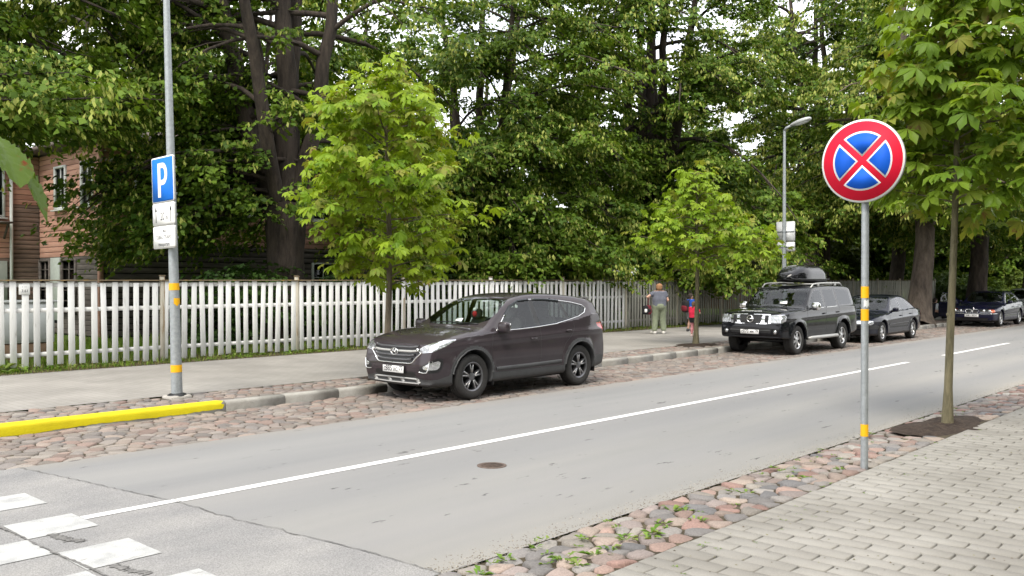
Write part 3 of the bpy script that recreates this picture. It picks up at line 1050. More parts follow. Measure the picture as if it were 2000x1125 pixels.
# ------------------------------------------------------------------ picket fence
def wood_paint(name, paint, wood, worn=0.60, streak=(14, 14, 1.6), lich=None):
    """Old paint on boards: streaks along the grain where the wood shows."""
    m, nt, b, o = new_mat(name)
    b.inputs['Roughness'].default_value = 0.8
    g = nd(nt, 'ShaderNodeNewGeometry')
    mp = nd(nt, 'ShaderNodeMapping')
    mp.inputs['Scale'].default_value = streak
    nt.links.new(g.outputs['Position'], mp.inputs['Vector'])
    n = nd(nt, 'ShaderNodeTexNoise', i_Scale=1.0, i_Detail=8.0, i_Roughness=.68)
    nt.links.new(mp.outputs['Vector'], n.inputs['Vector'])
    r = nd(nt, 'ShaderNodeValToRGB')
    el = r.color_ramp.elements
    p = np.array(paint)
    el[0].position, el[0].color = .30, (*(p * .86), 1)
    el[1].position, el[1].color = worn + .08, (*wood, 1)
    e = el.new(.45); e.color = (*p, 1)
    e = el.new(worn); e.color = (*(p * .92), 1)
    nt.links.new(n.outputs['Fac'], r.inputs['Fac'])
    oi = nd(nt, 'ShaderNodeObjectInfo')
    m2 = nd(nt, 'ShaderNodeMapRange')
    for k, v in zip(('From Min', 'From Max', 'To Min', 'To Max'), (0, 1, .86, 1.06)): m2.inputs[k].default_value = v
    nt.links.new(oi.outputs['Random'], m2.inputs['Value'])
    mu = nd(nt, 'ShaderNodeVectorMath', operation='SCALE')
    nt.links.new(r.outputs['Color'], mu.inputs[0]); nt.links.new(m2.outputs[0], mu.inputs['Scale'])
    nt.links.new(mu.outputs['Vector'], b.inputs['Base Color'])
    bp = nd(nt, 'ShaderNodeBump', i_Strength=.4, i_Distance=.006)
    nt.links.new(n.outputs['Fac'], bp.inputs['Height']); nt.links.new(bp.outputs['Normal'], b.inputs['Normal'])
    return m
M_white = wood_paint('weathered_white_paint', (.76, .76, .74), (.36, .35, .32), .61)
M_grey = wood_paint('weathered_shaded_paint', (.33, .325, .28), (.17, .16, .14), .58)  # grey carries the tree shade on this stretch as well as weathering
M_cap = wood_paint('lichen_board', (.20, .15, .09), (.38, .24, .06), .55, (5, 30, 30))
M_postw = wood_paint('post_wood', (.50, .46, .38), (.30, .22, .13), .55)

def fence(name, label, x0, x1, mat, posts, pitch, wid, seed, missing=()):
    r = np.random.default_rng(seed)
    root = thing(name, label, 'fence', (x0, Y_FENCE, Z_WALK))
    L = x1 - x0
    mb = [MB().bbox((0, 0, 0), (w, .022, h), .003).mesh('picket', mat) for w, h in ((wid, 1.66), (wid * .94, 1.64), (wid * 1.05, 1.68))]
    n = int(L / pitch)
    for i in range(n):
        x = (i + .5) * L / n
        if any(abs(x + x0 - q) < .02 for q in missing): continue
        link('picket', mb[r.integers(3)], root, loc=(x + r.normal(0, .010), -.012 + r.normal(0, .003), .885 + r.normal(0, .018)),
             rot=(r.normal(0, .006), r.normal(0, .012), r.normal(0, .03)))
    for z, hh in ((1.655, .085), (1.16, .085), (.30, .08)):
        MB().box((L / 2, .030, z), (L, .045, hh)).build('rail', mat, root)
    MB().bbox((L / 2, -.005, 1.745), (L, .115, .024), .004).build('cap_board', M_cap, root)
    for q in posts:
        p = MB().bbox((q - x0, .008, .90), (.09, .075, 1.86), .006).build('post', M_postw if r.random() < .6 else mat, root)
        MB().bbox((q - x0, .008, 1.845), (.11, .10, .025), .006).build('post_cap', M_cap, p)
    return root
X_CHANGE = 26.25
fence('picket_fence', 'white painted wooden picket fence along the pavement behind the brown car', 4.6, X_CHANGE, M_white,
      [5.8, 9.2, 12.6, 16.0, 19.4, 22.8], .2165, .118, 41)
fence('picket_fence', 'grey wooden picket fence, weathered and toned for tree shade, behind the woman and the black car', X_CHANGE, 59.5, M_grey,
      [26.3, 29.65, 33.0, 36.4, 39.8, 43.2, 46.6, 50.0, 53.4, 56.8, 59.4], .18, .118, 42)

# small paper notice on the fence
M_paper = simple('paper', (.80, .80, .78), .8, var=.03)
M_ink = simple('ink', (.03, .03, .035), .7, var=.1)
nt_ = thing('notice', 'small white paper notice pinned to the white fence at the left', 'notice', (6.42, Y_FENCE - .03, 1.70))
MB().bbox((0, 0, 0), (.20, .006, .20), .001).build('sheet', M_paper, nt_)
text_part('3,61', .075, M_ink, nt_, facing((0, -1, 0), loc=(0.01, -.0045, -.03)))
text_part('- --', .07, M_ink, nt_, facing((0, -1, 0), loc=(0, -.0045, .055)))

# ------------------------------------------------------------------ electrical cabinet behind the fence
M_cab = simple('cabinet_paint', (.50, .52, .50), .55, var=.06)
M_conc = simple('concrete', (.36, .34, .31), .95, var=.2, scale=5, bump=.5)
cab = thing('utility_cabinet', 'pale grey utility cabinet behind the white fence at the left edge', 'cabinet', (7.0, 20.6, Z_WALK))
MB().bbox((0, 0, .85), (1.2, .5, .85), .012).build('body', M_cab, cab)
MB().bbox((0, 0, 1.30), (1.3, .6, .05), .012).build('lid', M_cab, cab)
for s in (-1, 1): MB().bbox((s * .295, -.256, .85), (.55, .014, .76), .004).build('door', M_cab, cab)
MB().bbox((0, 0, .2), (1.15, .46, .42), .01).build('plinth', simple('brown_plinth', (.20, .13, .08), .9), cab)

# ------------------------------------------------------------------ wooden house behind the lime trees
def board_mat(name, c1, c2, c3, lo=.3, hi=.72):
    m, nt, b, o = new_mat(name)
    b.inputs['Roughness'].default_value = 0.85
    g = nd(nt, 'ShaderNodeNewGeometry')
    mp = nd(nt, 'ShaderNodeMapping')
    mp.inputs['Scale'].default_value = (1.2, 1.2, 9)
    nt.links.new(g.outputs['Position'], mp.inputs['Vector'])
    n = nd(nt, 'ShaderNodeTexNoise', i_Scale=1.0, i_Detail=8.0, i_Roughness=.65)
    nt.links.new(mp.outputs['Vector'], n.inputs['Vector'])
    r = nd(nt, 'ShaderNodeValToRGB')
    el = r.color_ramp.elements
    el[0].position, el[0].color = lo, (*c1, 1)
    el[1].position, el[1].color = hi, (*c3, 1)
    e = el.new((lo + hi) / 2); e.color = (*c2, 1)
    nt.links.new(n.outputs['Fac'], r.inputs['Fac'])
    oi = nd(nt, 'ShaderNodeObjectInfo')
    m2 = nd(nt, 'ShaderNodeMapRange')
    for k, v in zip(('From Min', 'From Max', 'To Min', 'To Max'), (0, 1, .82, 1.12)): m2.inputs[k].default_value = v
    nt.links.new(oi.outputs['Random'], m2.inputs['Value'])
    mu = nd(nt, 'ShaderNodeVectorMath', operation='SCALE')
    nt.links.new(r.outputs['Color'], mu.inputs[0]); nt.links.new(m2.outputs[0], mu.inputs['Scale'])
    nt.links.new(mu.outputs['Vector'], b.inputs['Base Color'])
    bp = nd(nt, 'ShaderNodeBump', i_Strength=.5, i_Distance=.01)
    nt.links.new(n.outputs['Fac'], bp.inputs['Height']); nt.links.new(bp.outputs['Normal'], b.inputs['Normal'])
    return m
M_pink = board_mat('faded_red_boards', (.37, .19, .138), (.46, .255, .19), (.52, .315, .24))
M_bare = board_mat('bare_weathered_boards', (.10, .075, .06), (.17, .12, .095), (.26, .17, .13))
M_log = board_mat('old_dark_boards', (.06, .05, .045), (.11, .095, .085), (.17, .15, .135))
M_trimw = simple('pale_trim', (.55, .58, .56), .6, var=.08)
M_shut = simple('grey_green_shutter', (.36, .40, .37), .7, var=.1)
M_roof = simple('dark_sheet_roof', (.10, .075, .065), .6, var=.25)
M_pane = glass_mat('window_pane', (.10, .11, .12))
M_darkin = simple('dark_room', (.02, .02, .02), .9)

def board_wall(owner, p0, p1, z0, z1, bh, mat, seed, holes=(), split=4.5, depth=.03, gap=.012):
    """Lapped boards, each its own piece, from p0 to p1 (x,y); holes are (s0,s1,z0,z1) along the wall."""
    r = np.random.default_rng(seed)
    p0, p1 = np.array(p0, float), np.array(p1, float)
    L = np.linalg.norm(p1 - p0); d = (p1 - p0) / L
    a = math.atan2(d[1], d[0])
    me = MB()
    me.add([(0, 0, 0), (1, 0, 0), (1, -.6, 0), (0, -.6, 0), (0, 0, 1), (1, 0, 1), (1, -.25, 1), (0, -.25, 1)],
           [(0, 1, 5, 4), (3, 7, 6, 2), (0, 3, 2, 1), (4, 5, 6, 7), (0, 4, 7, 3), (1, 2, 6, 5)])
    me = me.mesh('board', mat)
    z = z0
    while z < z1 - .02:
        h = min(bh, z1 - z)
        spans = [(0.0, L)]
        for (s0, s1, hz0, hz1) in holes:
            if hz0 < z + h * .6 and hz1 > z + h * .4:
                spans = [q for (a0, a1) in spans for q in ((a0, min(a1, s0)), (max(a0, s1), a1)) if q[1] - q[0] > .02]
        for (a0, a1) in spans:
            k = max(1, round((a1 - a0) / split))
            cuts = [a0] + sorted(a0 + (a1 - a0) * (i + r.uniform(-.3, .3)) / k for i in range(1, k)) + [a1]
            for b0, b1 in zip(cuts[:-1], cuts[1:]):
                p = p0 + d * (b0 + .003)
                link('board', me, owner, loc=(p[0], p[1], z), rot=(0, 0, a), scale=(b1 - b0 - .006, depth * r.uniform(.8, 1.3), h - gap))
        z += bh

def house_window(owner, p0, p1, s0, s1, z0, z1, cols=2, rows=3, frame=M_trimw, pane=M_pane, deep=.06):
    """Sash window set in a wall that runs p0 to p1: frame, bars, pane."""
    p0, p1 = np.array(p0, float), np.array(p1, float)
    d = (p1 - p0) / np.linalg.norm(p1 - p0)
    c = p0 + d * (s0 + s1) / 2
    w, h = s1 - s0, z1 - z0
    o = MB()
    for s in (-1, 1):
        o.box((s * (w / 2 - .035), -.03, 0), (.07, .09, h))
        o.box((0, -.03, s * (h / 2 - .035)), (w - .14, .088, .07))
    win = o.build('window', frame, owner, loc=(c[0], c[1], (z0 + z1) / 2), rot=(0, 0, math.atan2(d[1], d[0])))
    b = MB()
    for i in range(1, cols): b.box((-w / 2 + w * i / cols, -.015, 0), (.035, .04, h - .14))
    for j in range(1, rows): b.box((0, -.013, -h / 2 + h * j / rows), (w - .14, .035, .03))
    b.build('glazing_bar', frame, win)
    MB().box((0, .01, 0), (w - .12, .006, h - .12)).build('pane', pane, win)
    MB().bbox((0, -.09, -h / 2 - .03), (w + .12, .14, .04), .006).build('sill', frame, win)
    return win

hs = thing('wooden_house', 'faded red two-storey wooden house with bare lower boards behind the lime trees', 'house', (0, 0, 0))
# inner walls close the building behind the boards
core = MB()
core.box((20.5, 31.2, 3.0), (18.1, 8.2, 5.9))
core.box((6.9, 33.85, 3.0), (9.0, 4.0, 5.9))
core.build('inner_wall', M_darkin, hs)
A, B_, C_ = (11.4, 31.72), (11.4, 27.0), (29.7, 27.0)
board_wall(hs, A, B_, .2, 2.62, .155, M_log, 51, holes=[(0.05, .95, .9, 2.55), (1.0, 1.75, .6, 2.62), (1.85, 3.0, .9, 2.55)])
board_wall(hs, A, B_, 2.62, 5.95, .168, M_pink, 52, holes=[(1.35, 2.25, 4.12, 5.5), (3.4, 4.3, 4.12, 5.5)])
house_window(hs, A, B_, .05, .95, .9, 2.55, 2, 5, M_log)
house_window(hs, A, B_, 1.85, 3.0, .9, 2.55, 2, 5, M_log)
MB().bbox((11.37, 30.35, 1.6), (.05, .74, 2.0), .006).build('shutter', M_shut, hs)
house_window(hs, A, B_, 1.35, 2.25, 4.12, 5.5, 2, 2, M_trimw)
house_window(hs, A, B_, 3.4, 4.3, 4.12, 5.5, 2, 2, M_trimw)
ups = [1.0, 4.2, 7.4, 10.6, 13.8, 16.2]
board_wall(hs, B_, C_, .2, 3.0, .19, M_log, 53, holes=[(x, x + 1.0, .9, 2.5) for x in ups[2:]] , depth=.045, gap=.03)
board_wall(hs, B_, C_, 3.0, 5.95, .168, M_pink, 54, holes=[(x, x + 1.0, 4.0, 5.5) for x in ups])
for x in ups:
    house_window(hs, B_, C_, x, x + 1.0, 4.0, 5.5, 2, 2, M_trimw)
for x in ups[2:]:
    house_window(hs, B_, C_, x, x + 1.0, .9, 2.5, 2, 3, M_shut)
D0, D1, D2 = (2.5, 31.80), (10.56, 31.80), (11.4, 31.80)
board_wall(hs, D1, D2, .2, 4.35, .15, M_bare, 55)
board_wall(hs, D1, D2, 4.35, 5.95, .168, M_pink, 56)
board_wall(hs, D0, D1, .2, 2.6, .16, M_bare, 57, holes=[(6.6, 7.9, .8, 2.5)])
board_wall(hs, D0, D1, 2.6, 5.95, .168, M_pink, 58, holes=[(6.75, 7.85, 3.9, 5.6)])
house_window(hs, D0, D1, 6.75, 7.85, 3.9, 5.6, 2, 2, M_trimw)
MB().bbox((9.75, 31.74, 1.65), (1.3, .05, 1.7), .006).build('shutter', M_shut, hs)
MB().tube([(10.52, 31.70, .2), (10.52, 31.70, 5.9)], .05, 10).build('downpipe', M_trimw, hs, True)
mbk = MB(); mbk.box((10.05, 31.45, 3.72), (.7, .6, .06))
mbk.box((10.3, 31.5, 3.45), (.06, .06, .6), rotm(.7, 0, 0)); mbk.build('awning_bracket', M_log, hs)
MB().bbox((11.36, 26.95, 3.05), (.13, .13, 5.75), .008).build('corner_board', M_pink, hs)
# low hipped roofs with eaves
def hip(x0, x1, y0, y1, z0, z1, owner):
    m = MB(); w = (y1 - y0) / 2
    xa, xb = (x0 + w, x1 - w) if x1 - x0 > 2.2 * w else ((x0 + x1) / 2 - .2, (x0 + x1) / 2 + .2)
    ym = (y0 + y1) / 2
    V = [(x0, y0, z0), (x1, y0, z0), (x1, y1, z0), (x0, y1, z0), (xa, ym, z1), (xb, ym, z1),
         (x0, y0, z0 - .14), (x1, y0, z0 - .14), (x1, y1, z0 - .14), (x0, y1, z0 - .14)]
    m.add(V, [(0, 1, 5, 4), (1, 2, 5), (2, 3, 4, 5), (3, 0, 4), (6, 7, 1, 0), (7, 8, 2, 1), (8, 9, 3, 2), (9, 6, 0, 3), (9, 8, 7, 6)])
    return m.build('roof', M_roof, owner)
hip(10.9, 30.2, 26.5, 35.8, 6.15, 7.2, hs)
hip(2.0, 10.88, 31.2, 36.3, 6.15, 6.9, hs)

# ------------------------------------------------------------------ smaller houses further down the street
M_sheet = simple('pale_metal_roof', (.46, .47, .49), .5, .2, var=.1, scale=2)
M_brick = board_mat('red_brick', (.22, .085, .055), (.29, .12, .08), (.34, .16, .11))
def gable_house(name, label, x0, x1, y0, y1, zw, zr, wall, roof, trim, wins, seed, group=None):
    o = thing(name, label, 'house', ((x0 + x1) / 2, y0, 0), group=group)
    cx = (x0 + x1) / 2
    L, W = x1 - x0, y1 - y0
    MB().box((0, W / 2, zw / 2), (L, W, zw)).build('wall', wall, o)
    # gable ends
    for s in (-1, 1):
        x = s * L / 2
        g = MB()
        g.add([(x - .06, 0, zw), (x - .06, W, zw), (x - .06, W / 2, zr - .1), (x + .06, 0, zw), (x + .06, W, zw), (x + .06, W / 2, zr - .1)],
              [(0, 1, 2), (5, 4, 3), (0, 3, 4, 1), (1, 4, 5, 2), (2, 5, 3, 0)])
        g.build('gable', wall, o)
    r = MB()
    e = .45
    for s in (0, 1):
        y_e, y_r = (-e, W / 2) if s == 0 else (W + e, W / 2)
        z_e = zw - e * (zr - zw) / (W / 2)
        a = [(-L / 2 - .4, y_e, z_e), (L / 2 + .4, y_e, z_e), (L / 2 + .4, y_r, zr), (-L / 2 - .4, y_r, zr)]
        b = [(x, y, z + .08) for x, y, z in a]
        q = [(0, 1, 2, 3), (4, 7, 6, 5), (0, 4, 5, 1), (2, 6, 7, 3), (1, 5, 6, 2), (0, 3, 7, 4)]
        r.add(a + b, q if s == 1 else q)
    ro = r.build('roof', roof, o)
    # standing seams on the street side
    sm = MB()
    n = int(L / .6)
    for i in range(n + 1):
        x = -L / 2 - .35 + i * (L + .7) / n
        z_e = zw - e * (zr - zw) / (W / 2)
        sm.tube([(x, -e, z_e + .1), (x, W / 2, zr + .1)], .02, 5)
    sm.build('seam', roof, ro)
    MB().box((0, -e - .012, zw - e * (zr - zw) / (W / 2) + .02), (L + .8, .02, .16)).build('fascia', trim, o)
    ch = MB(); ch.bbox((L * .18, W / 2 + .5, zr + .1), (.55, .55, 1.3), .02); ch.build('chimney', M_brick, ro)
    for (xa, xb, za, zb) in wins:
        house_window(o, (-L / 2, -.02), (L / 2, -.02), xa, xb, za, zb, 2, 2, trim)
    return o
gable_house('outbuilding', 'low grey-roofed outbuilding beyond the fence behind the woman', 41.0, 50.5, 29.0, 35.0, 1.9, 3.6, M_log, M_sheet, M_trimw,
            [(1.5, 2.4, .9, 1.7), (5.0, 5.9, .9, 1.7)], 1)
gable_house('red_house', 'red house with pale metal roof beyond the fence, left of the leaning trunk', 62.0, 90.0, 31.5, 41.0, 4.3, 7.2, M_brick, M_sheet, M_trimw,
            [(2 + 3.4 * k, 3.2 + 3.4 * k, 1.2, 3.0) for k in range(8)], 2)
gable_house('red_house', 'small red brick house partly hidden behind the lamp post', 49.0, 58.0, 24.5, 30.0, 2.9, 4.6, M_brick, M_roof, M_trimw,
            [(1.5, 2.5, 1.0, 2.4), (5.5, 6.5, 1.0, 2.4)], 3)
# ------------------------------------------------------------------ lime trees
M_bark = bark_mat('lime_bark', (.020, .015, .012), (.080, .061, .048))
M_bark2 = bark_mat('street_lime_bark', (.05, .038, .03), (.17, .135, .105), 4.0)
M_lime = leaf_mat('lime_leaf', (0, 0, 0), (0, 0, 0), trans=.30, rough=.48, attr=True)

def limb_path(p, az, elev, length, droop, n, r, wob=.05):
    """Curved limb: leaves at an angle, then bends towards the ground."""
    t = np.linspace(0, 1, n)
    h = np.array([math.cos(az), math.sin(az), 0])
    P = np.array(p) + np.outer(t * length * math.cos(elev), h)
    P[:, 2] += t * length * math.sin(elev) - droop * length * t ** 2.2
    P[1:] += np.cumsum(r.normal(0, wob * length / n, (n - 1, 3)), 0)
    return P

def crown_leaves(centres, outs, r, twigs, per, tw_len, leaf, bract, dark, light):
    """Leafy twigs fanning out of each clump centre and hanging down; pale flower bracts among them."""
    nC = len(centres)
    N = nC * twigs
    c = np.repeat(centres, twigs, 0)
    oz = np.repeat(np.arctan2(outs[:, 1], outs[:, 0]), twigs)
    az = oz + r.normal(0, 1.0, N)
    L = tw_len * r.uniform(.5, 1.15, N)
    el = r.normal(.22, .28, N)
    start = c + r.normal(0, .16, (N, 3)) * np.array([1, 1, .8])
    h = np.stack([np.cos(az), np.sin(az), np.zeros(N)], 1)
    dr = r.uniform(.25, .75, N) * L
    t = np.sort(r.uniform(.05, 1.0, (N, per)), 1)
    P = start[:, None, :] + h[:, None, :] * (t * (L * np.cos(el))[:, None])[:, :, None]
    P[:, :, 2] += t * (L * np.sin(el))[:, None] - dr[:, None] * t ** 2
    side = np.stack([-np.sin(az), np.cos(az), np.zeros(N)], 1)
    sg = np.where(np.arange(per) % 2 == 0, 1.0, -1.0)[None, :] * r.uniform(.2, 1.2, (N, per))
    M = N * per
    P = (P + side[:, None, :] * (sg * leaf * .55)[:, :, None]).reshape(M, 3)
    P += r.normal(0, .03, (M, 3))
    # leaf axis: along the twig, sideways and down
    ax = (h[:, None, :] * .7 + side[:, None, :] * (sg * .9)[:, :, None]).reshape(M, 3)
    ax[:, 2] -= r.uniform(.1, .9, M)
    ax += r.normal(0, .25, (M, 3))
    ax /= np.linalg.norm(ax, axis=1)[:, None]
    up = np.array([0, 0, 1.0]) + r.normal(0, .38, (M, 3)) + (h[:, None, :] * .35 + np.zeros((1, per, 1))).reshape(M, 3)
    wv = np.cross(ax, up); wv /= np.linalg.norm(wv, axis=1)[:, None] + 1e-9
    nn = np.cross(wv, ax)
    s = leaf * r.uniform(.65, 1.2, M)[:, None]
    V = np.stack([P, P + ax * s * .45 + wv * s * .46 + nn * s * .10, P + ax * s * 1.05 - nn * s * .12, P + ax * s * .45 - wv * s * .46 + nn * s * .10], 1)
    tone = np.repeat(np.repeat(r.random(nC), twigs), per) * .5 + r.random(M) * .5
    col = np.asarray(dark) * (1 - tone[:, None]) + np.asarray(light) * tone[:, None]
    # bracts: narrow pale tongues, more of them on the sunlit clumps outside
    share = np.clip(np.repeat(np.repeat(bract, twigs), per), 0, .8)
    isb = r.random(M) < share
    k = isb.nonzero()[0]
    if len(k):
        sb = s[k] * .95
        dn = ax[k] * .4; dn[:, 2] -= .75
        dn /= np.linalg.norm(dn, axis=1)[:, None]
        q = P[k] + np.array([0, 0, .03])
        V[k] = np.stack([q, q + dn * sb * .5 + wv[k] * sb * .26, q + dn * sb * 1.05, q + dn * sb * .5 - wv[k] * sb * .26], 1)
        col[k] = np.array([.33, .37, .085]) * r.uniform(.65, 1.15, (len(k), 1))
    V = V.reshape(-1, 3)
    F = np.arange(M * 4).reshape(M, 4)
    return V, F, np.repeat(col, 4, 0)

def lime_tree(name, label, base, stems, fork, trunk_r, crown, seed, group, lean=(0, 0), limbs=13, twigs=9, per=15, leaf=.15, tw_len=1.0, bractk=.22, skirt=0, skirt_az=None, skirt_len=(.6, .95),
              bark=None, low=2.2, dark=(.036, .082, .011), light=(.145, .228, .026), density=1.0, toward=None, avoid=None):
    """Trunk, stems that fork from it, limbs along the stems and leaf clumps along the limbs.
    crown = (radius, z of widest spread, top z); stems = list of (azimuth, lean, radius)."""
    r = np.random.default_rng(seed)
    root = thing(name, label, 'tree', (base[0], base[1], Z_WALK - .05), group=group)
    wood = MB()
    cr, zc, zt = crown
    # trunk with flare and burrs
    tz = np.linspace(0, fork, 12)
    P = np.stack([lean[0] * tz / fork + .05 * np.sin(tz * 1.3 + seed), lean[1] * tz / fork + .05 * np.cos(tz * 1.1), tz], 1)
    rad = trunk_r * (1 + .75 * np.exp(-tz / .45)) * (1 - .12 * tz / fork) * (1 + .22 * np.clip((tz - fork * .7) / (fork * .3), 0, 1))
    V, F = tube_arrays(P, rad, 20)
    ang = np.arctan2(V[:, 1] - np.repeat(P[:, 1], 20), V[:, 0] - np.repeat(P[:, 0], 20))
    bump = 1 + .07 * np.sin(ang * 4 + V[:, 2] * .8 + seed) + .05 * np.sin(ang * 7 - V[:, 2] * 2.1) + r.normal(0, .015, len(V))
    ctr = np.repeat(P, 20, 0)
    V = ctr + (V - ctr) * bump[:, None]
    wood.add(V, F)
    top = P[-1]
    limb_wood = MB()
    centres, outs = [], []
    for (az, ln, sr) in stems:
        n = 14
        t = np.linspace(0, 1, n)
        H = (zt - fork) * r.uniform(.86, .98)
        S = np.stack([top[0] + math.cos(az) * (ln * H) * t ** .8 * (1 - .25 * t), top[1] + math.sin(az) * (ln * H) * t ** .8 * (1 - .25 * t), top[2] - .5 + (H + .5) * t], 1)
        S[2:] += np.cumsum(r.normal(0, .06, (n - 2, 3)) * [1, 1, .2], 0)
        SR = sr * (1 - t) ** .75 + .03
        wood.tube(S, SR, 12)
        for k in range(limbs):
            f = (k + r.uniform(0, .9)) / limbs
            f = .03 + .93 * f ** 1.45
            i = f * (n - 1); i0 = int(i); p = S[i0] + (S[min(i0 + 1, n - 1)] - S[i0]) * (i - i0)
            z = p[2]
            rr = cr * math.sqrt(max(1 - ((z - zc) / ((zt - zc) if z > zc else (zc - low + 1.2))) ** 2, .06))
            la = az + r.normal(0, 1.15) if r.random() < .65 else r.uniform(0, 2 * math.pi)
            if toward is not None and r.random() < .35: la = toward + r.normal(0, .6)
            if avoid is not None and z < 11 and abs((la - avoid[0] + math.pi) % (2 * math.pi) - math.pi) < avoid[1]: la = avoid[0] + math.copysign(avoid[1] + r.uniform(0, .5), (la - avoid[0] + math.pi) % (2 * math.pi) - math.pi)
            length = max(rr * r.uniform(.72, 1.1) - .25 * math.hypot(p[0] - top[0], p[1] - top[1]), .9)
            elev = r.uniform(.1, .65) if z > fork + 1.5 else r.uniform(-.05, .35)
            Lp = limb_path(p, la, elev, length, r.uniform(.35, .75), 9, r)
            Lp[:, 2] = np.maximum(Lp[:, 2], low + r.uniform(-.3, .5))
            lr = min(sr * .34, .08) * np.linspace(1, .14, 9) * (.6 + .1 * length)
            limb_wood.tube(Lp, lr, 6, cap=False)
            m = max(2, int(length * 1.25 * density))
            for q in range(m):
                g = .28 + .72 * (q + r.uniform(.1, .9)) / m
                j = g * 8; j0 = min(int(j), 7)
                c = Lp[j0] + (Lp[j0 + 1] - Lp[j0]) * (j - j0)
                off = r.normal(0, .42, 3) * np.array([1, 1, .45])
                c = c + off
                c[2] = max(c[2], low)
                centres.append(c)
                o = np.array([c[0] - top[0], c[1] - top[1], 0.0]) + np.array([math.cos(la), math.sin(la), 0]) * 1.5
                outs.append(o / (np.linalg.norm(o) + 1e-6))
                if q % 2 == 0:
                    limb_wood.tube([Lp[max(j0 - 1, 0)], (Lp[j0] + c) / 2 + r.normal(0, .05, 3), c], [.022, .016, .008], 4, cap=False)
    # low limbs that sweep out and hang towards the ground
    for k in range(skirt):
        z = fork + r.uniform(-.6, 2.6)
        la = (skirt_az + r.normal(0, .85)) if skirt_az is not None else r.uniform(0, 2 * math.pi)
        if avoid is not None and abs((la - avoid[0] + math.pi) % (2 * math.pi) - math.pi) < avoid[1]: la = avoid[0] - avoid[1] - r.uniform(0, .5)
        length = cr * r.uniform(*skirt_len)
        p = np.array([top[0] + .3 * math.cos(la), top[1] + .3 * math.sin(la), z])
        Lp = limb_path(p, la, r.uniform(.05, .45), length, r.uniform(.35, .8), 10, r, .07)
        Lp[:, 2] = np.maximum(Lp[:, 2], low + r.uniform(-.2, .9))
        limb_wood.tube(Lp, np.linspace(.075, .012, 10), 6, cap=False)
        m = max(4, int(length * 2.1))
        for q in range(m):
            g = .22 + .78 * (q + r.uniform(.1, .9)) / m
            j = g * 9; j0 = min(int(j), 8)
            c = Lp[j0] + (Lp[j0 + 1] - Lp[j0]) * (j - j0) + r.normal(0, .40, 3) * np.array([1, 1, .55])
            c[2] = max(c[2], low)
            centres.append(c)
            outs.append(np.array([math.cos(la), math.sin(la), 0]))
            limb_wood.tube([Lp[max(j0 - 1, 0)], (Lp[j0] + c) / 2 + r.normal(0, .05, 3), c], [.020, .014, .007], 4, cap=False)
    centres, outs = np.array(centres), np.array(outs)
    dist = np.hypot(centres[:, 0] - top[0], centres[:, 1] - top[1]) / cr
    br = np.clip(bractk * (.2 + 1.3 * dist) * r.uniform(.2, 1.8, len(centres)), 0, .7)
    V, F, C = crown_leaves(centres, outs, r, twigs, per, tw_len, leaf, br, dark, light)
    auto_smooth(wood.build('trunk', bark or M_bark, root, True), 60)
    crown_o = tag(link('crown', mesh_np('crown', V, F, M_lime, False, C), root), kind='stuff')
    limb_wood.build('limb', bark or M_bark, crown_o, True)
    return root

G_L = 'old lime trees behind the fence'
lime_tree('lime_tree', 'huge old lime with a forked dark trunk behind the young chestnut by the brown car', (14.2, 21.6),
          [(2.6, .30, .26), (2.2, .18, .24), (1.4, .03, .36), (.5, .13, .25), (-.6, .26, .22), (3.6, .36, .18)], 3.9, .52, (6.0, 8.4, 15.5), 101, G_L,
          limbs=18, low=2.7, toward=2.6, skirt=11, skirt_az=2.4, skirt_len=(.3, .66), avoid=(-2.39, .75))
lime_tree('lime_tree', 'lime whose leaves hang at the left edge, behind the parking sign', (4.6, 22.6),
          [(.3, .22, .24), (1.6, .05, .3), (4.0, .2, .2)], 3.2, .42, (6.2, 8.4, 16.0), 102, G_L, limbs=17, low=5.2, toward=-.2, skirt=12, skirt_az=-.3)
lime_tree('lime_tree', 'dense lime with low branches between the young chestnut and the grey fence', (23.2, 23.0),
          [(2.8, .2, .14), (1.2, .05, .18), (-.3, .22, .14), (-1.6, .22, .13)], 3.4, .34, (6.0, 7.5, 16.0), 103, G_L, limbs=19, per=19, low=1.9, toward=-1.8, skirt=26, skirt_az=-1.7)
lime_tree('lime_tree', 'big lime with several upright stems behind the smaller young chestnut', (33.0, 22.2),
          [(2.6, .16, .30), (1.2, .03, .36), (.4, .10, .32), (-.9, .24, .28), (-2.2, .24, .24), (3.6, .3, .22)], 3.3, .62, (7.0, 7.5, 18.0), 104, G_L,
          limbs=18, per=18, low=1.9, toward=-2.2, skirt=34, skirt_az=-2.0, leaf=.17)
lime_tree('lime_tree', 'lime with a straight brown trunk behind the street lamp', (46.6, 20.4),
          [(2.4, .16, .26), (.6, .08, .3), (-1.4, .25, .26), (-2.6, .25, .22)], 5.0, .40, (6.8, 10.5, 19.0), 105, G_L, limbs=20, per=18, low=4.4, toward=-2.2, leaf=.20, bractk=.40, skirt=26, skirt_az=-2.2)
lime_tree('lime_tree', 'dark leaning lime trunk behind the sedan next to the black car', (56.5, 20.2),
          [(1.9, .1, .26), (.3, .2, .24), (-1.6, .24, .24)], 5.0, .42, (6.5, 10.5, 18.0), 106, G_L, lean=(1.2, 0), limbs=11, low=4.2, leaf=.21, per=13, toward=-2.2, skirt=12, skirt_az=-2.2)
G_S = 'limes growing along the far kerb'
lime_tree('lime_tree', 'street lime with thick leaning grey trunk beside the sitting man', (37.7, 12.5),
          [(2.4, .14, .28), (.9, .10, .26), (-.7, .2, .22), (-2.0, .2, .22)], 5.2, .40, (5.4, 9.5, 16.5), 107, G_S, lean=(1.35, .1), limbs=17, low=4.6,
          bark=M_bark2, leaf=.18, bractk=.40, skirt=16)
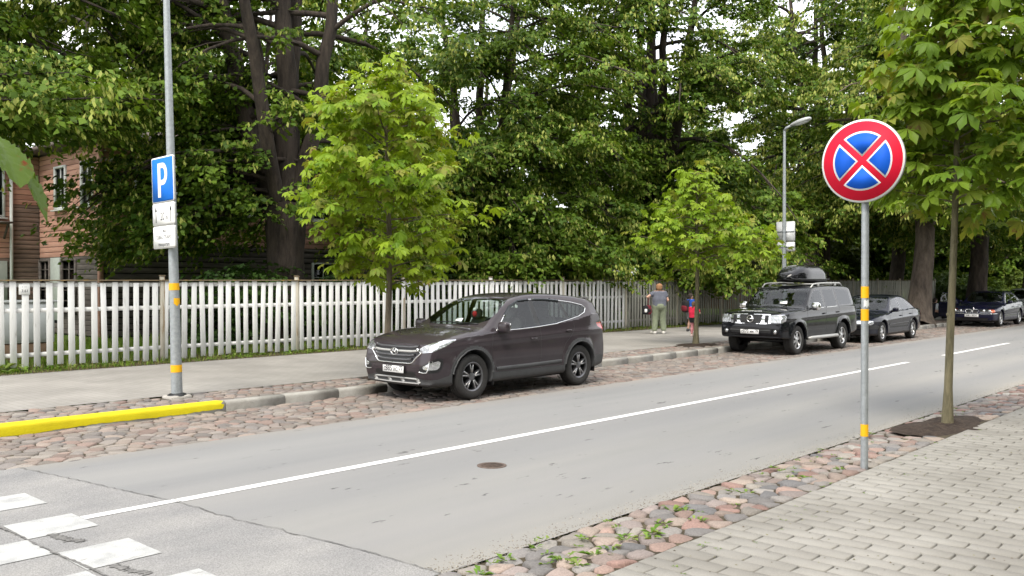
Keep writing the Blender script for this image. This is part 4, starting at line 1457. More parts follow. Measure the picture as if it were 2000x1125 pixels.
lime_tree('lime_tree', 'street lime with dark leaning trunk behind the blue car', (45.9, 12.6),
          [(2.2, .16, .26), (.6, .12, .24), (-1.2, .2, .22)], 5.0, .42, (5.2, 9.0, 16.5), 108, G_S, lean=(1.0, .1), limbs=12, low=3.6, leaf=.19, per=14, skirt=14)
lime_tree('lime_tree', 'furthest street lime at the right edge', (56.0, 12.6),
          [(2.2, .16, .26), (.6, .12, .24), (-1.2, .2, .22)], 4.5, .40, (5.5, 8.5, 16.0), 109, G_S, limbs=11, low=2.4, leaf=.22, per=13, skirt=14)
G_B = 'trees in the gardens far behind'
for k, (x, y, zt, cr, lab) in enumerate([(16, 40, 16, 7.5, 'garden tree rising behind the left part of the wooden house'),
                                         (7, 41, 15, 6.5, 'garden tree behind the left wing of the wooden house'),
                                         (24, 41, 17, 7.5, 'garden tree behind the wooden house, left of the big lime'),
                                         (31, 43, 19, 8.0, 'tall garden tree behind the middle of the wooden house'),
                                         (38, 40, 17, 7.5, 'garden tree behind the wooden house, right part'),
                                         (52, 36, 16, 7.0, 'garden tree above the outbuilding roof'),
                                         (61, 27, 16, 7.0, 'garden tree between the small brick house and the red house'),
                                         (74, 24, 17, 8.0, 'garden tree in front of the red house'),
                                         (74, 14.5, 17, 8.0, 'dense far tree closing the street beyond the last car'),
                                         (92, 19, 19, 9.0, 'furthest tree down the far side of the street'),
                                         (98, 5.5, 18, 9.0, 'tree at the end of the street behind the near chestnut'),
                                         (70, 45, 18, 8.0, 'tall tree behind the red house')]):
    lime_tree('garden_tree', lab, (x, y), [(2.4, .2, .24), (.7, .1, .26), (-1.2, .22, .22)], 3.0, .4, (cr, zt * .48, zt), 120 + k, G_B,
              limbs=13, twigs=9, per=12, leaf=.30, tw_len=1.4, low=1.4, bractk=.12, skirt=16)

G_N = 'unseen trees on the near side of the street behind the viewer'  # unseen row; crowns made tall and dense to cut sky reflections on the cars
for k, (x, y, lab) in enumerate([(-12, -10, 'tree behind the viewer, first of the near row'), (0, -12.5, 'tree behind the viewer, second of the near row'), (12, -11.5, 'tree behind the viewer, third of the near row'),
                                 (25, -12, 'tree on the near side mirrored in the car doors'), (38, -11, 'tree on the near side far to the right')]):
    lime_tree('near_side_tree', lab, (x, y), [(2.4, .2, .24), (.7, .1, .26), (-1.2, .22, .22)], 2.6, .4, (7.0, 9.0, 19.0), 140 + k, G_N,
              limbs=9, twigs=6, per=8, leaf=.85, tw_len=2.0, low=.9, bractk=.1, skirt=8)

# shrubs behind the fence
def shrub(name, label, base, rx, ry, h, seed, group=None, dark=(.02, .05, .012), light=(.06, .115, .022), leaf=.12, n=60, z=Z_WALK):
    r = np.random.default_rng(seed)
    root = thing(name, label, 'shrub', (base[0], base[1], z), group=group)
    a = r.uniform(0, 2 * math.pi, n); q = np.sqrt(r.random(n))
    c = np.stack([rx * q * np.cos(a), ry * q * np.sin(a), h * r.uniform(.15, .95, n) * np.sqrt(1 - .75 * q ** 2)], 1)
    V, F, C = crown_leaves(c, np.stack([np.cos(a), np.sin(a), 0 * a], 1), r, 9, 12, .55, leaf, np.zeros(n), dark, light)
    V[:, 2] = np.maximum(V[:, 2], .01)
    tag(link('foliage', mesh_np('foliage', V, F, M_lime, False, C), root), kind='stuff')
    st = MB()
    for k in range(9):
        st.tube([(r.normal(0, rx * .15), r.normal(0, ry * .15), 0), c[k] * np.array([.6, .6, .6]) + [0, 0, .2], c[k]], [.025, .018, .008], 5)
    st.build('stem', M_bark, root)
    return root
G_H = 'shrubs behind the fence'
shrub('shrub', 'dark shrub behind the white fence under the big lime trunk', (12.6, 21.0), 1.9, 1.0, 2.35, 201, G_H)
shrub('shrub', 'dark shrub behind the fence right of the big lime trunk', (16.6, 21.2), 1.9, 1.0, 2.3, 202, G_H)
shrub('shrub', 'dark shrub behind the fence above the brown car roof', (20.6, 21.2), 1.7, 1.0, 2.1, 203, G_H)
shrub('shrub', 'shrub behind the fence left of the woman', (27.0, 21.5), 1.9, 1.0, 2.6, 205, G_H)
shrub('shrub', 'yellow-green shrub above the grey fence right of the sign post', (49.5, 20.4), 1.6, 1.2, 4.6, 206, G_H, dark=(.06, .10, .015), light=(.14, .19, .03), leaf=.2)
shrub('hedge', 'rounded green hedge beyond the fence end behind the blue car', (62.5, 18.0), 2.8, 2.2, 2.4, 207, None, dark=(.04, .085, .015), light=(.11, .16, .03), leaf=.16, n=140)
shrub('hedge', 'yellowish hedge at the right behind the silver car', (70.0, 16.0), 4.0, 2.2, 2.6, 208, None, dark=(.06, .10, .015), light=(.14, .18, .03), leaf=.2, n=140)

# ------------------------------------------------------------------ young chestnuts: every large leaf is a fan of leaflets
def chestnut_leaf(mat, seed, k=6, size=1.0, droop=.35):
    """Palmate leaf: leaflets with a folded midrib spread from the end of a stalk, drooping outwards."""
    r = np.random.default_rng(seed)
    V, T, Q = [], [], []
    angs = np.linspace(-1.75, 1.75, k) + r.normal(0, .08, k)
    for a in angs:
        L = size * (.50 + .5 * math.cos(a * .62)) * r.uniform(.9, 1.1) * .5
        w = L * .235
        d = np.array([math.cos(a), math.sin(a), 0]); p = np.array([-d[1], d[0], 0])
        tw = r.normal(0, .15)
        dr = droop * r.uniform(.6, 1.5) * L
        def pt(t, s, lift=0.0):
            q = d * L * t + p * w * s
            q[2] = -dr * t ** 1.8 + (.035 if s else 0) * 0 + lift * abs(s) + tw * s * w
            return q
        b = len(V)
        V += [pt(0, 0), pt(.38, .55, .03 * size), pt(.38, 0), pt(.38, -.55, .03 * size), pt(.72, 1.0, .045 * size), pt(.72, 0), pt(.72, -1.0, .045 * size), pt(1.0, 0)]
        T += [(b, b + 2, b + 1), (b, b + 3, b + 2), (b + 4, b + 5, b + 7), (b + 5, b + 6, b + 7)]
        Q += [(b + 1, b + 2, b + 5, b + 4), (b + 2, b + 3, b + 6, b + 5)]
    # stalk
    b = len(V)
    V += [(0, .004, 0), (0, -.004, 0), (-.28 * size, 0, .05 * size)]
    T.append((b, b + 1, b + 2))
    return mesh_np('leaf', V, [np.array(T), np.array(Q)], mat)

def chestnut(name, label, base, height, crown_z, rx, mats, seed, trunk_r, nleaf, leaf_size, shape, bark, limit=300, lean=(0, 0), z=Z_WALK, group=None, bias=None, stake=False):
    r = np.random.default_rng(seed)
    root = thing(name, label, 'tree', (base[0], base[1], z), group=group)
    n = 14
    t = np.linspace(0, 1, n)
    P = np.stack([lean[0] * t + .03 * np.sin(t * 7 + seed), lean[1] * t + .03 * np.cos(t * 6), t * height * .93], 1)
    rad = trunk_r * (1 + .5 * np.exp(-t * height / .12)) * (1 - t) ** .55 + .006
    w = MB().tube(P, rad, 12)
    for k in range(7):          # knots
        q = r.uniform(.05, .45); i = int(q * n)
        w.sq(P[i] + np.array([rad[i] * .8 * math.cos(k * 2.4), rad[i] * .8 * math.sin(k * 2.4), 0]), (.02, .02, .025), nu=8, nv=6)
    auto_smooth(w.build('trunk', bark, root, True), 60)
    lw = MB()
    tips = []
    nb = 58
    for k in range(nb):
        f = (k + .5) / nb
        zz = crown_z + (height - crown_z) * f * .9
        p = np.array([np.interp(zz, P[:, 2], P[:, i]) for i in range(3)])
        az = k * 2.4 + r.normal(0, .3)
        R_ = rx * shape(f) * r.uniform(.62, 1.18)
        if bias is not None: R_ *= 1 + bias[1] * math.cos(az - bias[0])
        Lp = limb_path(p, az, r.uniform(.15, .55), max(R_, .25), r.uniform(.05, .35), 7, r, .06)
        lw.tube(Lp, trunk_r * .32 * np.linspace(1, .25, 7), 5, cap=False)
        for q in np.linspace(.35, 1, max(2, int(R_ / .18))):
            j = q * 6; j0 = min(int(j), 5)
            tips.append((Lp[j0] + (Lp[j0 + 1] - Lp[j0]) * (j - j0), az, q, f))
    tips.append((P[-1], 0, 1, 1.0)); tips.append((P[-1] + [.1, .1, -.2], 2, 1, 1))
    lw.build('branch', bark, root)
    variants = [[chestnut_leaf(m, seed * 10 + i, 5 + (i % 3), leaf_size * (.85 + .1 * (i % 4)), .30 + .12 * (i % 3)) for i in range(5)] for m in mats]
    wts = r.random(nleaf)
    data = []
    for i in range(nleaf):
        p, az, q, f = tips[i % len(tips)] if i < len(tips) * 2 else tips[r.integers(len(tips))]
        a = az + r.normal(0, 1.0)
        up = np.array([math.cos(a) * .45, math.sin(a) * .45, 1.0]) + r.normal(0, .32, 3)
        nrm = unit(up)
        xd = np.array([math.cos(a), math.sin(a), -.1]); xd = unit(xd - nrm * xd.dot(nrm))
        yd = np.cross(nrm, xd)
        pos = p + np.array([math.cos(a), math.sin(a), 0]) * leaf_size * r.uniform(.1, .6) + r.normal(0, .13, 3)
        M = Matrix(((xd[0], yd[0], nrm[0], pos[0]), (xd[1], yd[1], nrm[1], pos[1]), (xd[2], yd[2], nrm[2], pos[2]), (0, 0, 0, 1))) @ Matrix.Scale(r.uniform(.7, 1.15), 4)
        mi = 0 if wts[i] < .8 or len(mats) == 1 else 1
        depth = FX * (base[0] + pos[0]) + FY * (base[1] + pos[1])
        data.append((depth, M, variants[mi][r.integers(5)], mi))
    data.sort(key=lambda e: e[0])
    for d, M, me, mi in data[:limit]:
        link('leaf', me, root, matrix=M)
    rest = data[limit:]
    for mi in range(len(mats)):
        sub = [e for e in rest if e[3] == mi]
        if not sub: continue
        VV, TT, QQ, n0 = [], [], [], 0
        for d, M, me, _ in sub:
            co = np.empty(len(me.vertices) * 3, np.float32); me.vertices.foreach_get('co', co); co = co.reshape(-1, 3)
            A = np.array(M)
            VV.append(co @ A[:3, :3].T + A[:3, 3])
            for p in me.polygons:
                (TT if p.loop_total == 3 else QQ).append([v + n0 for v in p.vertices])
            n0 += len(co)
        tag(link('foliage', mesh_np('foliage', np.concatenate(VV), [np.array(TT), np.array(QQ)], mats[mi]), root), kind='stuff')
    return root

M_ch = leaf_mat('chestnut_leaf', (.135, .245, .018), (.265, .365, .03), trans=.38, rough=.42)
M_ch2 = leaf_mat('chestnut_leaf_yellowed', (.16, .22, .03), (.26, .27, .05), trans=.38, rough=.5, blotch=(9, .60, (.20, .13, .05)))
M_chn = leaf_mat('near_chestnut_leaf', (.115, .205, .022), (.19, .28, .03), trans=.45, rough=.42, blotch=(6, .70, (.17, .10, .035)))
M_ybark = bark_mat('young_bark', (.13, .105, .075), (.25, .21, .15), 12)
M_mbark = bark_mat('mossy_young_bark', (.085, .078, .045), (.20, .175, .105), 12)
shape_a = lambda f: np.interp(f, [0, .12, .35, .6, .8, 1], [.55, .72, .95, 1.0, .72, .30])
chestnut('chestnut_tree', 'tall bright green young chestnut on the verge behind the brown car', TREE_A, 5.85, 1.62, 1.68, [M_ch, M_ch2], 301, .058, 1800, .35, shape_a,
         M_ybark, group='young chestnuts on the far verge')
shape_b = lambda f: np.interp(f, [0, .12, .35, .55, .75, 1], [.75, 1.0, .92, .58, .36, .15])
chestnut('chestnut_tree', 'smaller yellow-green young chestnut on the verge beside the children', TREE_B, 4.95, 1.95, 2.0, [M_ch, M_ch2], 302, .062, 1050, .38, shape_b,
         M_mbark, group='young chestnuts on the far verge', bias=(-.7, .12))
shape_n = lambda f: np.interp(f, [0, .2, .45, .7, 1], [.85, 1.0, .92, .62, .3])
chestnut('chestnut_tree', 'near young chestnut in bare soil at the right, its leaves behind the round sign', TREE_N, 6.3, 2.65, 1.40, [M_chn, M_ch2], 303, .046, 1600, .40, shape_n,
         M_mbark, z=.10, lean=(.30, .0), bias=(-.75, .28))
# ------------------------------------------------------------------ smooth solids: a field sampled on a grid and meshed
def surface_nets(Fd, o, h):
    """Vertices and quads of the zero level of a field (negative inside) on a regular grid."""
    S = Fd < 0
    nx, ny, nz = Fd.shape
    cx, cy, cz = nx - 1, ny - 1, nz - 1
    acc = np.zeros((cx, cy, cz, 3), np.float32)
    cnt = np.zeros((cx, cy, cz), np.float32)
    for ax in range(3):
        a = [slice(None)] * 3; b = [slice(None)] * 3
        a[ax] = slice(0, -1); b[ax] = slice(1, None)
        fa, fb = Fd[tuple(a)], Fd[tuple(b)]
        idx = np.argwhere(S[tuple(a)] != S[tuple(b)])
        va, vb = fa[tuple(idx.T)], fb[tuple(idx.T)]
        t = va / (va - vb)
        p = idx.astype(np.float32)
        p[:, ax] += t
        o1, o2 = (ax + 1) % 3, (ax + 2) % 3
        for d1 in (0, -1):
            for d2 in (0, -1):
                c = idx.copy(); c[:, o1] += d1; c[:, o2] += d2
                ok = ((c >= 0) & (c < [cx, cy, cz])).all(1)
                cc = c[ok]
                np.add.at(acc, tuple(cc.T), p[ok]); np.add.at(cnt, tuple(cc.T), 1)
    cells = np.argwhere(cnt > 0)
    vid = np.full((cx, cy, cz), -1, np.int64)
    vid[tuple(cells.T)] = np.arange(len(cells))
    V = acc[tuple(cells.T)] / cnt[tuple(cells.T)][:, None] * h + np.asarray(o)
    Q = []
    for ax in range(3):
        a = [slice(None)] * 3; b = [slice(None)] * 3
        a[ax] = slice(0, -1); b[ax] = slice(1, None)
        sa, sb = S[tuple(a)], S[tuple(b)]
        idx = np.argwhere(sa != sb)
        o1, o2 = (ax + 1) % 3, (ax + 2) % 3
        dims = [cx, cy, cz]
        ok = (idx[:, o1] > 0) & (idx[:, o2] > 0) & (idx[:, o1] < dims[o1]) & (idx[:, o2] < dims[o2])
        idx = idx[ok]
        q = []
        for d1, d2 in ((-1, -1), (0, -1), (0, 0), (-1, 0)):
            c = idx.copy(); c[:, o1] += d1; c[:, o2] += d2
            q.append(vid[tuple(c.T)])
        q = np.stack(q, 1)
        flip = ~sa[tuple(idx.T)]
        q[flip] = q[flip][:, ::-1]
        Q.append(q)
    return V, np.concatenate(Q)

def poly_sd(px, pz, poly):
    """Signed distance to a closed outline, negative inside."""
    d2 = np.full(px.shape, 1e9); ins = np.zeros(px.shape, bool)
    n = len(poly)
    for i in range(n):
        ax, az = poly[i]; bx, bz = poly[(i + 1) % n]
        ex, ez = bx - ax, bz - az
        wx, wz = px - ax, pz - az
        t = np.clip((wx * ex + wz * ez) / (ex * ex + ez * ez + 1e-12), 0, 1)
        d2 = np.minimum(d2, (wx - ex * t) ** 2 + (wz - ez * t) ** 2)
        c = ((az > pz) != (bz > pz))
        with np.errstate(divide='ignore', invalid='ignore'):
            xi = ax + (pz - az) * ex / (ez if ez != 0 else 1e-12)
        ins ^= c & (px < xi)
    d = np.sqrt(d2)
    return np.where(ins, -d, d)

def nearest_on(px, pz, poly):
    best = np.full(px.shape, 1e9); bx_, bz_ = px.copy(), pz.copy()
    n = len(poly)
    for i in range(n):
        ax, az = poly[i]; ex, ez = poly[(i + 1) % n][0] - ax, poly[(i + 1) % n][1] - az
        t = np.clip(((px - ax) * ex + (pz - az) * ez) / (ex * ex + ez * ez + 1e-12), 0, 1)
        qx, qz = ax + ex * t, az + ez * t
        d = (px - qx) ** 2 + (pz - qz) ** 2
        m = d < best
        best[m] = d[m]; bx_[m] = qx[m]; bz_[m] = qz[m]
    return bx_, bz_

def smax(a, b, k):
    h = np.clip(.5 + .5 * (a - b) / k, 0, 1)
    return b + (a - b) * h + k * h * (1 - h)

class Car:
    """Car body as a field: side outline, half-width by station and height, wheel wells cut out."""
    def __init__(s, spec):
        s.__dict__.update(spec)
        sil = spline(s.sil, 6, True)
        g = .012
        s.gx = np.arange(-.3, s.L + .3, g); s.gz = np.arange(-.1, s.H + .35, g)
        X, Z = np.meshgrid(s.gx, s.gz, indexing='ij')
        s.S2 = poly_sd(X, Z, sil); s.g = g
    def S(s, x, z):
        i = np.clip((x - s.gx[0]) / s.g, 0, len(s.gx) - 1.001); j = np.clip((z - s.gz[0]) / s.g, 0, len(s.gz) - 1.001)
        i0, j0 = i.astype(int), j.astype(int); a, b = i - i0, j - j0
        G = s.S2
        return (G[i0, j0] * (1 - a) * (1 - b) + G[i0 + 1, j0] * a * (1 - b) + G[i0, j0 + 1] * (1 - a) * b + G[i0 + 1, j0 + 1] * a * b)
    def width(s, x, z):
        zb = ipoly(x, s.belt)
        W = s.W / 2
        pl = 1 - s.tf[0] * np.clip((s.tf[1] - x) / s.tf[1], 0, 1) ** 2 - s.tr[0] * np.clip((x - (s.L - s.tr[1])) / s.tr[1], 0, 1) ** 2
        low = W * (1 - .05 * np.clip((.62 - z) / .5, 0, 1.3) ** 1.6) - .022 * np.clip((z - .72) / np.maximum(zb - .72, .1), 0, 1) ** 1.5
        up = (W - .045) - np.clip(z - zb, 0, 2) * s.tum
        w = np.where(z < zb, low, np.minimum(low, up + .02 * np.exp(-(np.clip(z - zb, 0, 1) / .02))))
        w = w * pl
        zc = ipoly(x, s.crease)
        w = w + .014 * np.exp(-((z - zc) / .045) ** 2) - .012 * np.exp(-((z - .50) / .08) ** 2) * ((x > s.xw[0] + .5) & (x < s.xw[1] - .5))
        for xw in s.xw:
            r = np.hypot(x - xw, z - s.zw)
            w = w + s.flare * np.exp(-((r - s.Ra) / .075) ** 2) * (z < s.zw + s.Ra + .2)
        return w
    def f(s, x, y, z):
        ay = np.abs(y)
        top = np.clip((z - .5) / .3, 0, 1)
        d = smax(s.S(x, z) + s.crown * y * y * (.55 + .45 * top), ay - s.width(x, z), s.k)
        for xw in s.xw:
            r = np.hypot(x - xw, z - s.zw)
            d = np.maximum(d, np.minimum(s.Ra - r, ay - (s.W / 2 - .30)))
        return d
    def grad(s, P):
        e = .004
        g = np.empty_like(P)
        for a in range(3):
            d = np.zeros(3); d[a] = e
            g[:, a] = (s.f(*(P + d).T) - s.f(*(P - d).T)) / (2 * e)
        return g
    def settle(s, P, it=3, lim=.02):
        P = P.copy()
        for _ in range(it):
            v = s.f(*P.T); g = s.grad(P)
            st = -(v / np.maximum((g ** 2).sum(1), .05))[:, None] * g
            n = np.linalg.norm(st, axis=1)[:, None]
            P += st * np.minimum(1, lim / np.maximum(n, 1e-9))
        return P
    def normals(s, P):
        g = s.grad(P)
        return g / (np.linalg.norm(g, axis=1)[:, None] + 1e-9)
    def cast(s, P, d, far=1.6, n=90):
        """From points outside walk along d to the skin."""
        P = np.asarray(P, float); d = np.asarray(d, float)
        lo = np.zeros(len(P)); hit = np.full(len(P), np.nan)
        ts = np.linspace(0, far, n)
        prev = s.f(*P.T)
        for t0, t1 in zip(ts[:-1], ts[1:]):
            v = s.f(*(P + d * t1).T)
            m = np.isnan(hit) & (prev > 0) & (v <= 0)
            hit[m] = t0 + (t1 - t0) * (prev[m] / (prev[m] - v[m] + 1e-12))
            prev = v
        ok = ~np.isnan(hit)
        hit[~ok] = np.nanmedian(hit) if ok.any() else 0
        return s.settle(P + d * hit[:, None], 2)
    def side(s, pts, sg=-1):
        p = np.asarray(pts, float)
        return s.cast(np.c_[p[:, 0], np.full(len(p), sg * 1.3), p[:, 1]], (0, -sg, 0))
    def front(s, pts):
        p = np.asarray(pts, float)
        return s.cast(np.c_[np.full(len(p), -.4), p], (1, 0, 0))
    def rear(s, pts):
        p = np.asarray(pts, float)
        return s.cast(np.c_[np.full(len(p), s.L + .4), p], (-1, 0, 0))
    def over(s, pts):
        p = np.asarray(pts, float)
        return s.cast(np.c_[p, np.full(len(p), s.H + .35)], (0, 0, -1))

def ribbon(car, P, w, t, mb=None, off=0.0, closed=False):
    """Flat band laid on the skin along P."""
    mb = mb or MB()
    P = np.asarray(P)
    Nn = car.normals(P)
    if closed:
        T = np.roll(P, -1, 0) - np.roll(P, 1, 0)
    else:
        T = np.gradient(P, axis=0)
    T /= np.linalg.norm(T, axis=1)[:, None] + 1e-9
    Bn = np.cross(Nn, T); Bn /= np.linalg.norm(Bn, axis=1)[:, None] + 1e-9
    ww = np.broadcast_to(np.asarray(w, float), (len(P),))[:, None] / 2
    V = np.concatenate([P + Bn * ww + Nn * (off - .004), P + Bn * ww * .75 + Nn * (off + t), P - Bn * ww * .75 + Nn * (off + t), P - Bn * ww + Nn * (off - .004)])
    n = len(P); F = []
    for i in range(n if closed else n - 1):
        j = (i + 1) % n
        for a in range(3):
            F.append((a * n + i, (a + 1) * n + i, (a + 1) * n + j, a * n + j))
    if not closed:
        F += [(0, n, 2 * n, 3 * n), (n - 1, 4 * n - 1, 3 * n - 1, 2 * n - 1)]
    return mb.add(V, F)

def dens(pts, step=.03, closed=False):
    """Points every few centimetres along a polyline."""
    p = np.asarray(pts, float)
    if closed: p = np.vstack([p, p[:1]])
    seg = np.linalg.norm(np.diff(p, axis=0), axis=1); s = np.r_[0, np.cumsum(seg)]
    n = max(3, int(s[-1] / step))
    t = np.linspace(0, s[-1], n, endpoint=not closed)
    return np.stack([np.interp(t, s, p[:, k]) for k in range(p.shape[1])], 1)

def car_coords(car, P, kind):
    if kind == 'side': return P[:, 0], P[:, 2]
    if kind == 'front': return np.abs(P[:, 1]) + np.clip(P[:, 0], -1, 9), P[:, 2]          # unrolled round the front corner
    if kind == 'rear': return np.abs(P[:, 1]) + (car.L - P[:, 0]), P[:, 2]
    if kind == 'top': return P[:, 0], np.abs(P[:, 1])

def car_mesh(car, h, regions):
    """Mesh the body and sort its faces into regions; region borders are pulled onto their outlines.
    region: (name, coords, outline, test(P,N)->bool)"""
    xs = np.arange(-.12, car.L + .14, h); ys = np.arange(-car.W / 2 - .10, car.W / 2 + .12, h); zs = np.arange(.05, car.H + .12, h)
    X2, Z2 = np.meshgrid(xs, zs, indexing='ij')
    X = X2[:, None, :]; Z = Z2[:, None, :]; Y = ys[None, :, None]
    S2 = car.S(X2, Z2)[:, None, :]; W2 = car.width(X2, Z2)[:, None, :]
    ay = np.abs(Y)
    top = np.clip((Z - .5) / .3, 0, 1)
    F = smax(S2 + car.crown * Y * Y * (.55 + .45 * top), ay - W2, car.k)
    for xw in car.xw:
        r = np.hypot(X2 - xw, Z2 - car.zw)[:, None, :]
        F = np.maximum(F, np.minimum(car.Ra - r, ay - (car.W / 2 - .30)))
    V, Q = surface_nets(F.astype(np.float32), (xs[0], ys[0], zs[0]), h)
    V = V.astype(float)
    well = np.zeros(len(V), bool)
    for xw in car.xw:
        r = np.hypot(V[:, 0] - xw, V[:, 2] - car.zw)
        well |= (r < car.Ra + .012)
    V[~well] = car.settle(V[~well], 2, h)
    def classify():
        C = V[Q].mean(1)
        N = np.cross(V[Q[:, 2]] - V[Q[:, 0]], V[Q[:, 3]] - V[Q[:, 1]])
        N /= np.linalg.norm(N, axis=1)[:, None] + 1e-12
        cls = np.zeros(len(Q), int)
        for k, (name, kind, poly, test) in enumerate(regions, 1):
            u, v = car_coords(car, C, kind)
            m = test(C, N)
            if poly is not None:
                mm = np.zeros(len(Q), bool)
                idx = m.nonzero()[0]
                mm[idx] = poly_sd(u[idx], v[idx], poly) < 0
                m = mm
            cls[m] = k
        return cls
    cls = classify()
    # pull border vertices onto the outlines
    for k, (name, kind, poly, test) in enumerate(regions, 1):
        if poly is None: continue
        inn = np.zeros(len(V), bool); out = np.zeros(len(V), bool)
        inn[Q[cls == k].ravel()] = True; out[Q[cls != k].ravel()] = True
        b = (inn & out).nonzero()[0]
        if not len(b): continue
        P = V[b]
        for _ in range(2):
            u, v = car_coords(car, P, kind)
            qu, qv = nearest_on(u, v, poly)
            du, dv = np.clip(qu - u, -h, h), np.clip(qv - v, -h, h)
            far = np.hypot(qu - u, qv - v) > 1.3 * h
            du[far] = 0; dv[far] = 0
            sy = np.sign(P[:, 1])
            if kind == 'side': P[:, 0] += du; P[:, 2] += dv
            elif kind == 'front': P[:, 0] += du / 2; P[:, 1] += sy * du / 2; P[:, 2] += dv
            elif kind == 'rear': P[:, 0] -= du / 2; P[:, 1] += sy * du / 2; P[:, 2] += dv
            else: P[:, 0] += du; P[:, 1] += sy * dv
            nw = ~(np.min([np.abs(np.hypot(P[:, 0] - xw, P[:, 2] - car.zw) - car.Ra) for xw in car.xw], 0) < .03)
            P[nw] = car.settle(P[nw], 1, h)
        V[b] = P
    N = car.normals(V)
    if well.any():          # wheel wells: plain face normals
        FN = np.zeros_like(V)
        fn = np.cross(V[Q[:, 2]] - V[Q[:, 0]], V[Q[:, 3]] - V[Q[:, 1]])
        for c in range(4): np.add.at(FN, Q[:, c], fn)
        FN /= np.linalg.norm(FN, axis=1)[:, None] + 1e-12
        N[well] = FN[well]
    return V, Q, cls, N

def sub_mesh(name, V, Q, N, mask, mat, off=0.0, flip=False):
    q = Q[mask]
    u, inv = np.unique(q, return_inverse=True)
    q = inv.reshape(q.shape)
    v = V[u] + N[u] * off
    n = N[u]
    if flip: q = q[:, ::-1]; n = -n
    return mesh_np(name, v, q, mat, True, normals=n)

# ------------------------------------------------------------------ car materials
def car_paint(name, col, metal=.35, rough=.34, coat=1.0, dust=.012):
    m, nt, b, o = new_mat(name)
    b.inputs['Metallic'].default_value = metal
    b.inputs['Roughness'].default_value = rough
    b.inputs['Coat Weight'].default_value = coat
    b.inputs['Specular IOR Level'].default_value = .04
    b.inputs['Coat IOR'].default_value = 1.40
    b.inputs['Coat Roughness'].default_value = .05
    tc = nd(nt, 'ShaderNodeTexCoord')
    n = nd(nt, 'ShaderNodeTexNoise', i_Scale=5.0, i_Detail=9.0, i_Roughness=.7)
    nt.links.new(tc.outputs['Object'], n.inputs['Vector'])
    r = nd(nt, 'ShaderNodeValToRGB')
    c = np.array(col)
    r.color_ramp.elements[0].position = .38; r.color_ramp.elements[0].color = (*c, 1)
    r.color_ramp.elements[1].position = .85; r.color_ramp.elements[1].color = (*(c * (1 - dust) + np.array([.30, .27, .23]) * dust), 1)
    nt.links.new(n.outputs['Fac'], r.inputs['Fac'])
    nt.links.new(r.outputs['Color'], b.inputs['Base Color'])
    mr = nd(nt, 'ShaderNodeMapRange')
    for k, v in zip(('From Min', 'From Max', 'To Min', 'To Max'), (.35, .75, .02, .12)): mr.inputs[k].default_value = v
    nt.links.new(n.outputs['Fac'], mr.inputs['Value'])
    nt.links.new(mr.outputs[0], b.inputs['Coat Roughness'])
    return m
M_brown = car_paint('brown_car_paint', (.040, .032, .037), .12, dust=.03)
M_black = car_paint('black_car_paint', (.004, .0045, .007), .05)
M_navy = car_paint('navy_car_paint', (.004, .005, .014), .05)
M_navy2 = car_paint('dark_blue_car_paint', (.006, .007, .026), .05)
M_silver = car_paint('silver_car_paint', (.34, .35, .36), .7)
M_plast = simple('grey_plastic', (.045, .046, .048), .55, var=.15, bump=.1, bscale=200)
M_plastb = simple('black_plastic', (.012, .012, .013), .4, var=.2)
M_tyre = simple('tyre_rubber', (.022, .021, .020), .85, var=.25, scale=20, bump=.2, bscale=80)
M_alloy = simple('alloy', (.50, .50, .50), .28, .9, var=.06)
M_alloyd = simple('dark_alloy', (.16, .16, .17), .35, .8, var=.1)
M_chrome = simple('chrome', (.78, .78, .78), .10, 1.0, var=.03)
M_skid = simple('silver_plastic', (.42, .42, .41), .5, .3, var=.06)
M_glass = glass_mat('car_glass', (.70, .78, .75))
M_glassd = glass_mat('privacy_glass', (.16, .18, .18), 1.0)
M_lamp = simple('headlamp', (.60, .61, .63), .16, .85, coat=1.0, var=.25, scale=16, bump=.5, bscale=14)
M_lampdark = simple('lamp_inner', (.12, .12, .13), .15, .6, coat=1.0, var=.2)
M_red = simple('tail_lamp', (.42, .012, .018), .12, coat=1.0, var=.1)
M_orange = simple('indicator_lamp', (.55, .12, .05), .15, coat=1.0, var=.1)
M_trim = simple('car_interior', (.028, .027, .027), .8, var=.2)
M_seat = simple('seat_fabric', (.045, .043, .042), .9, var=.2)
M_plate = simple('number_plate', (.78, .78, .77), .4, var=.02)
M_toyred = simple('red_plush', (.45, .02, .03), .9)

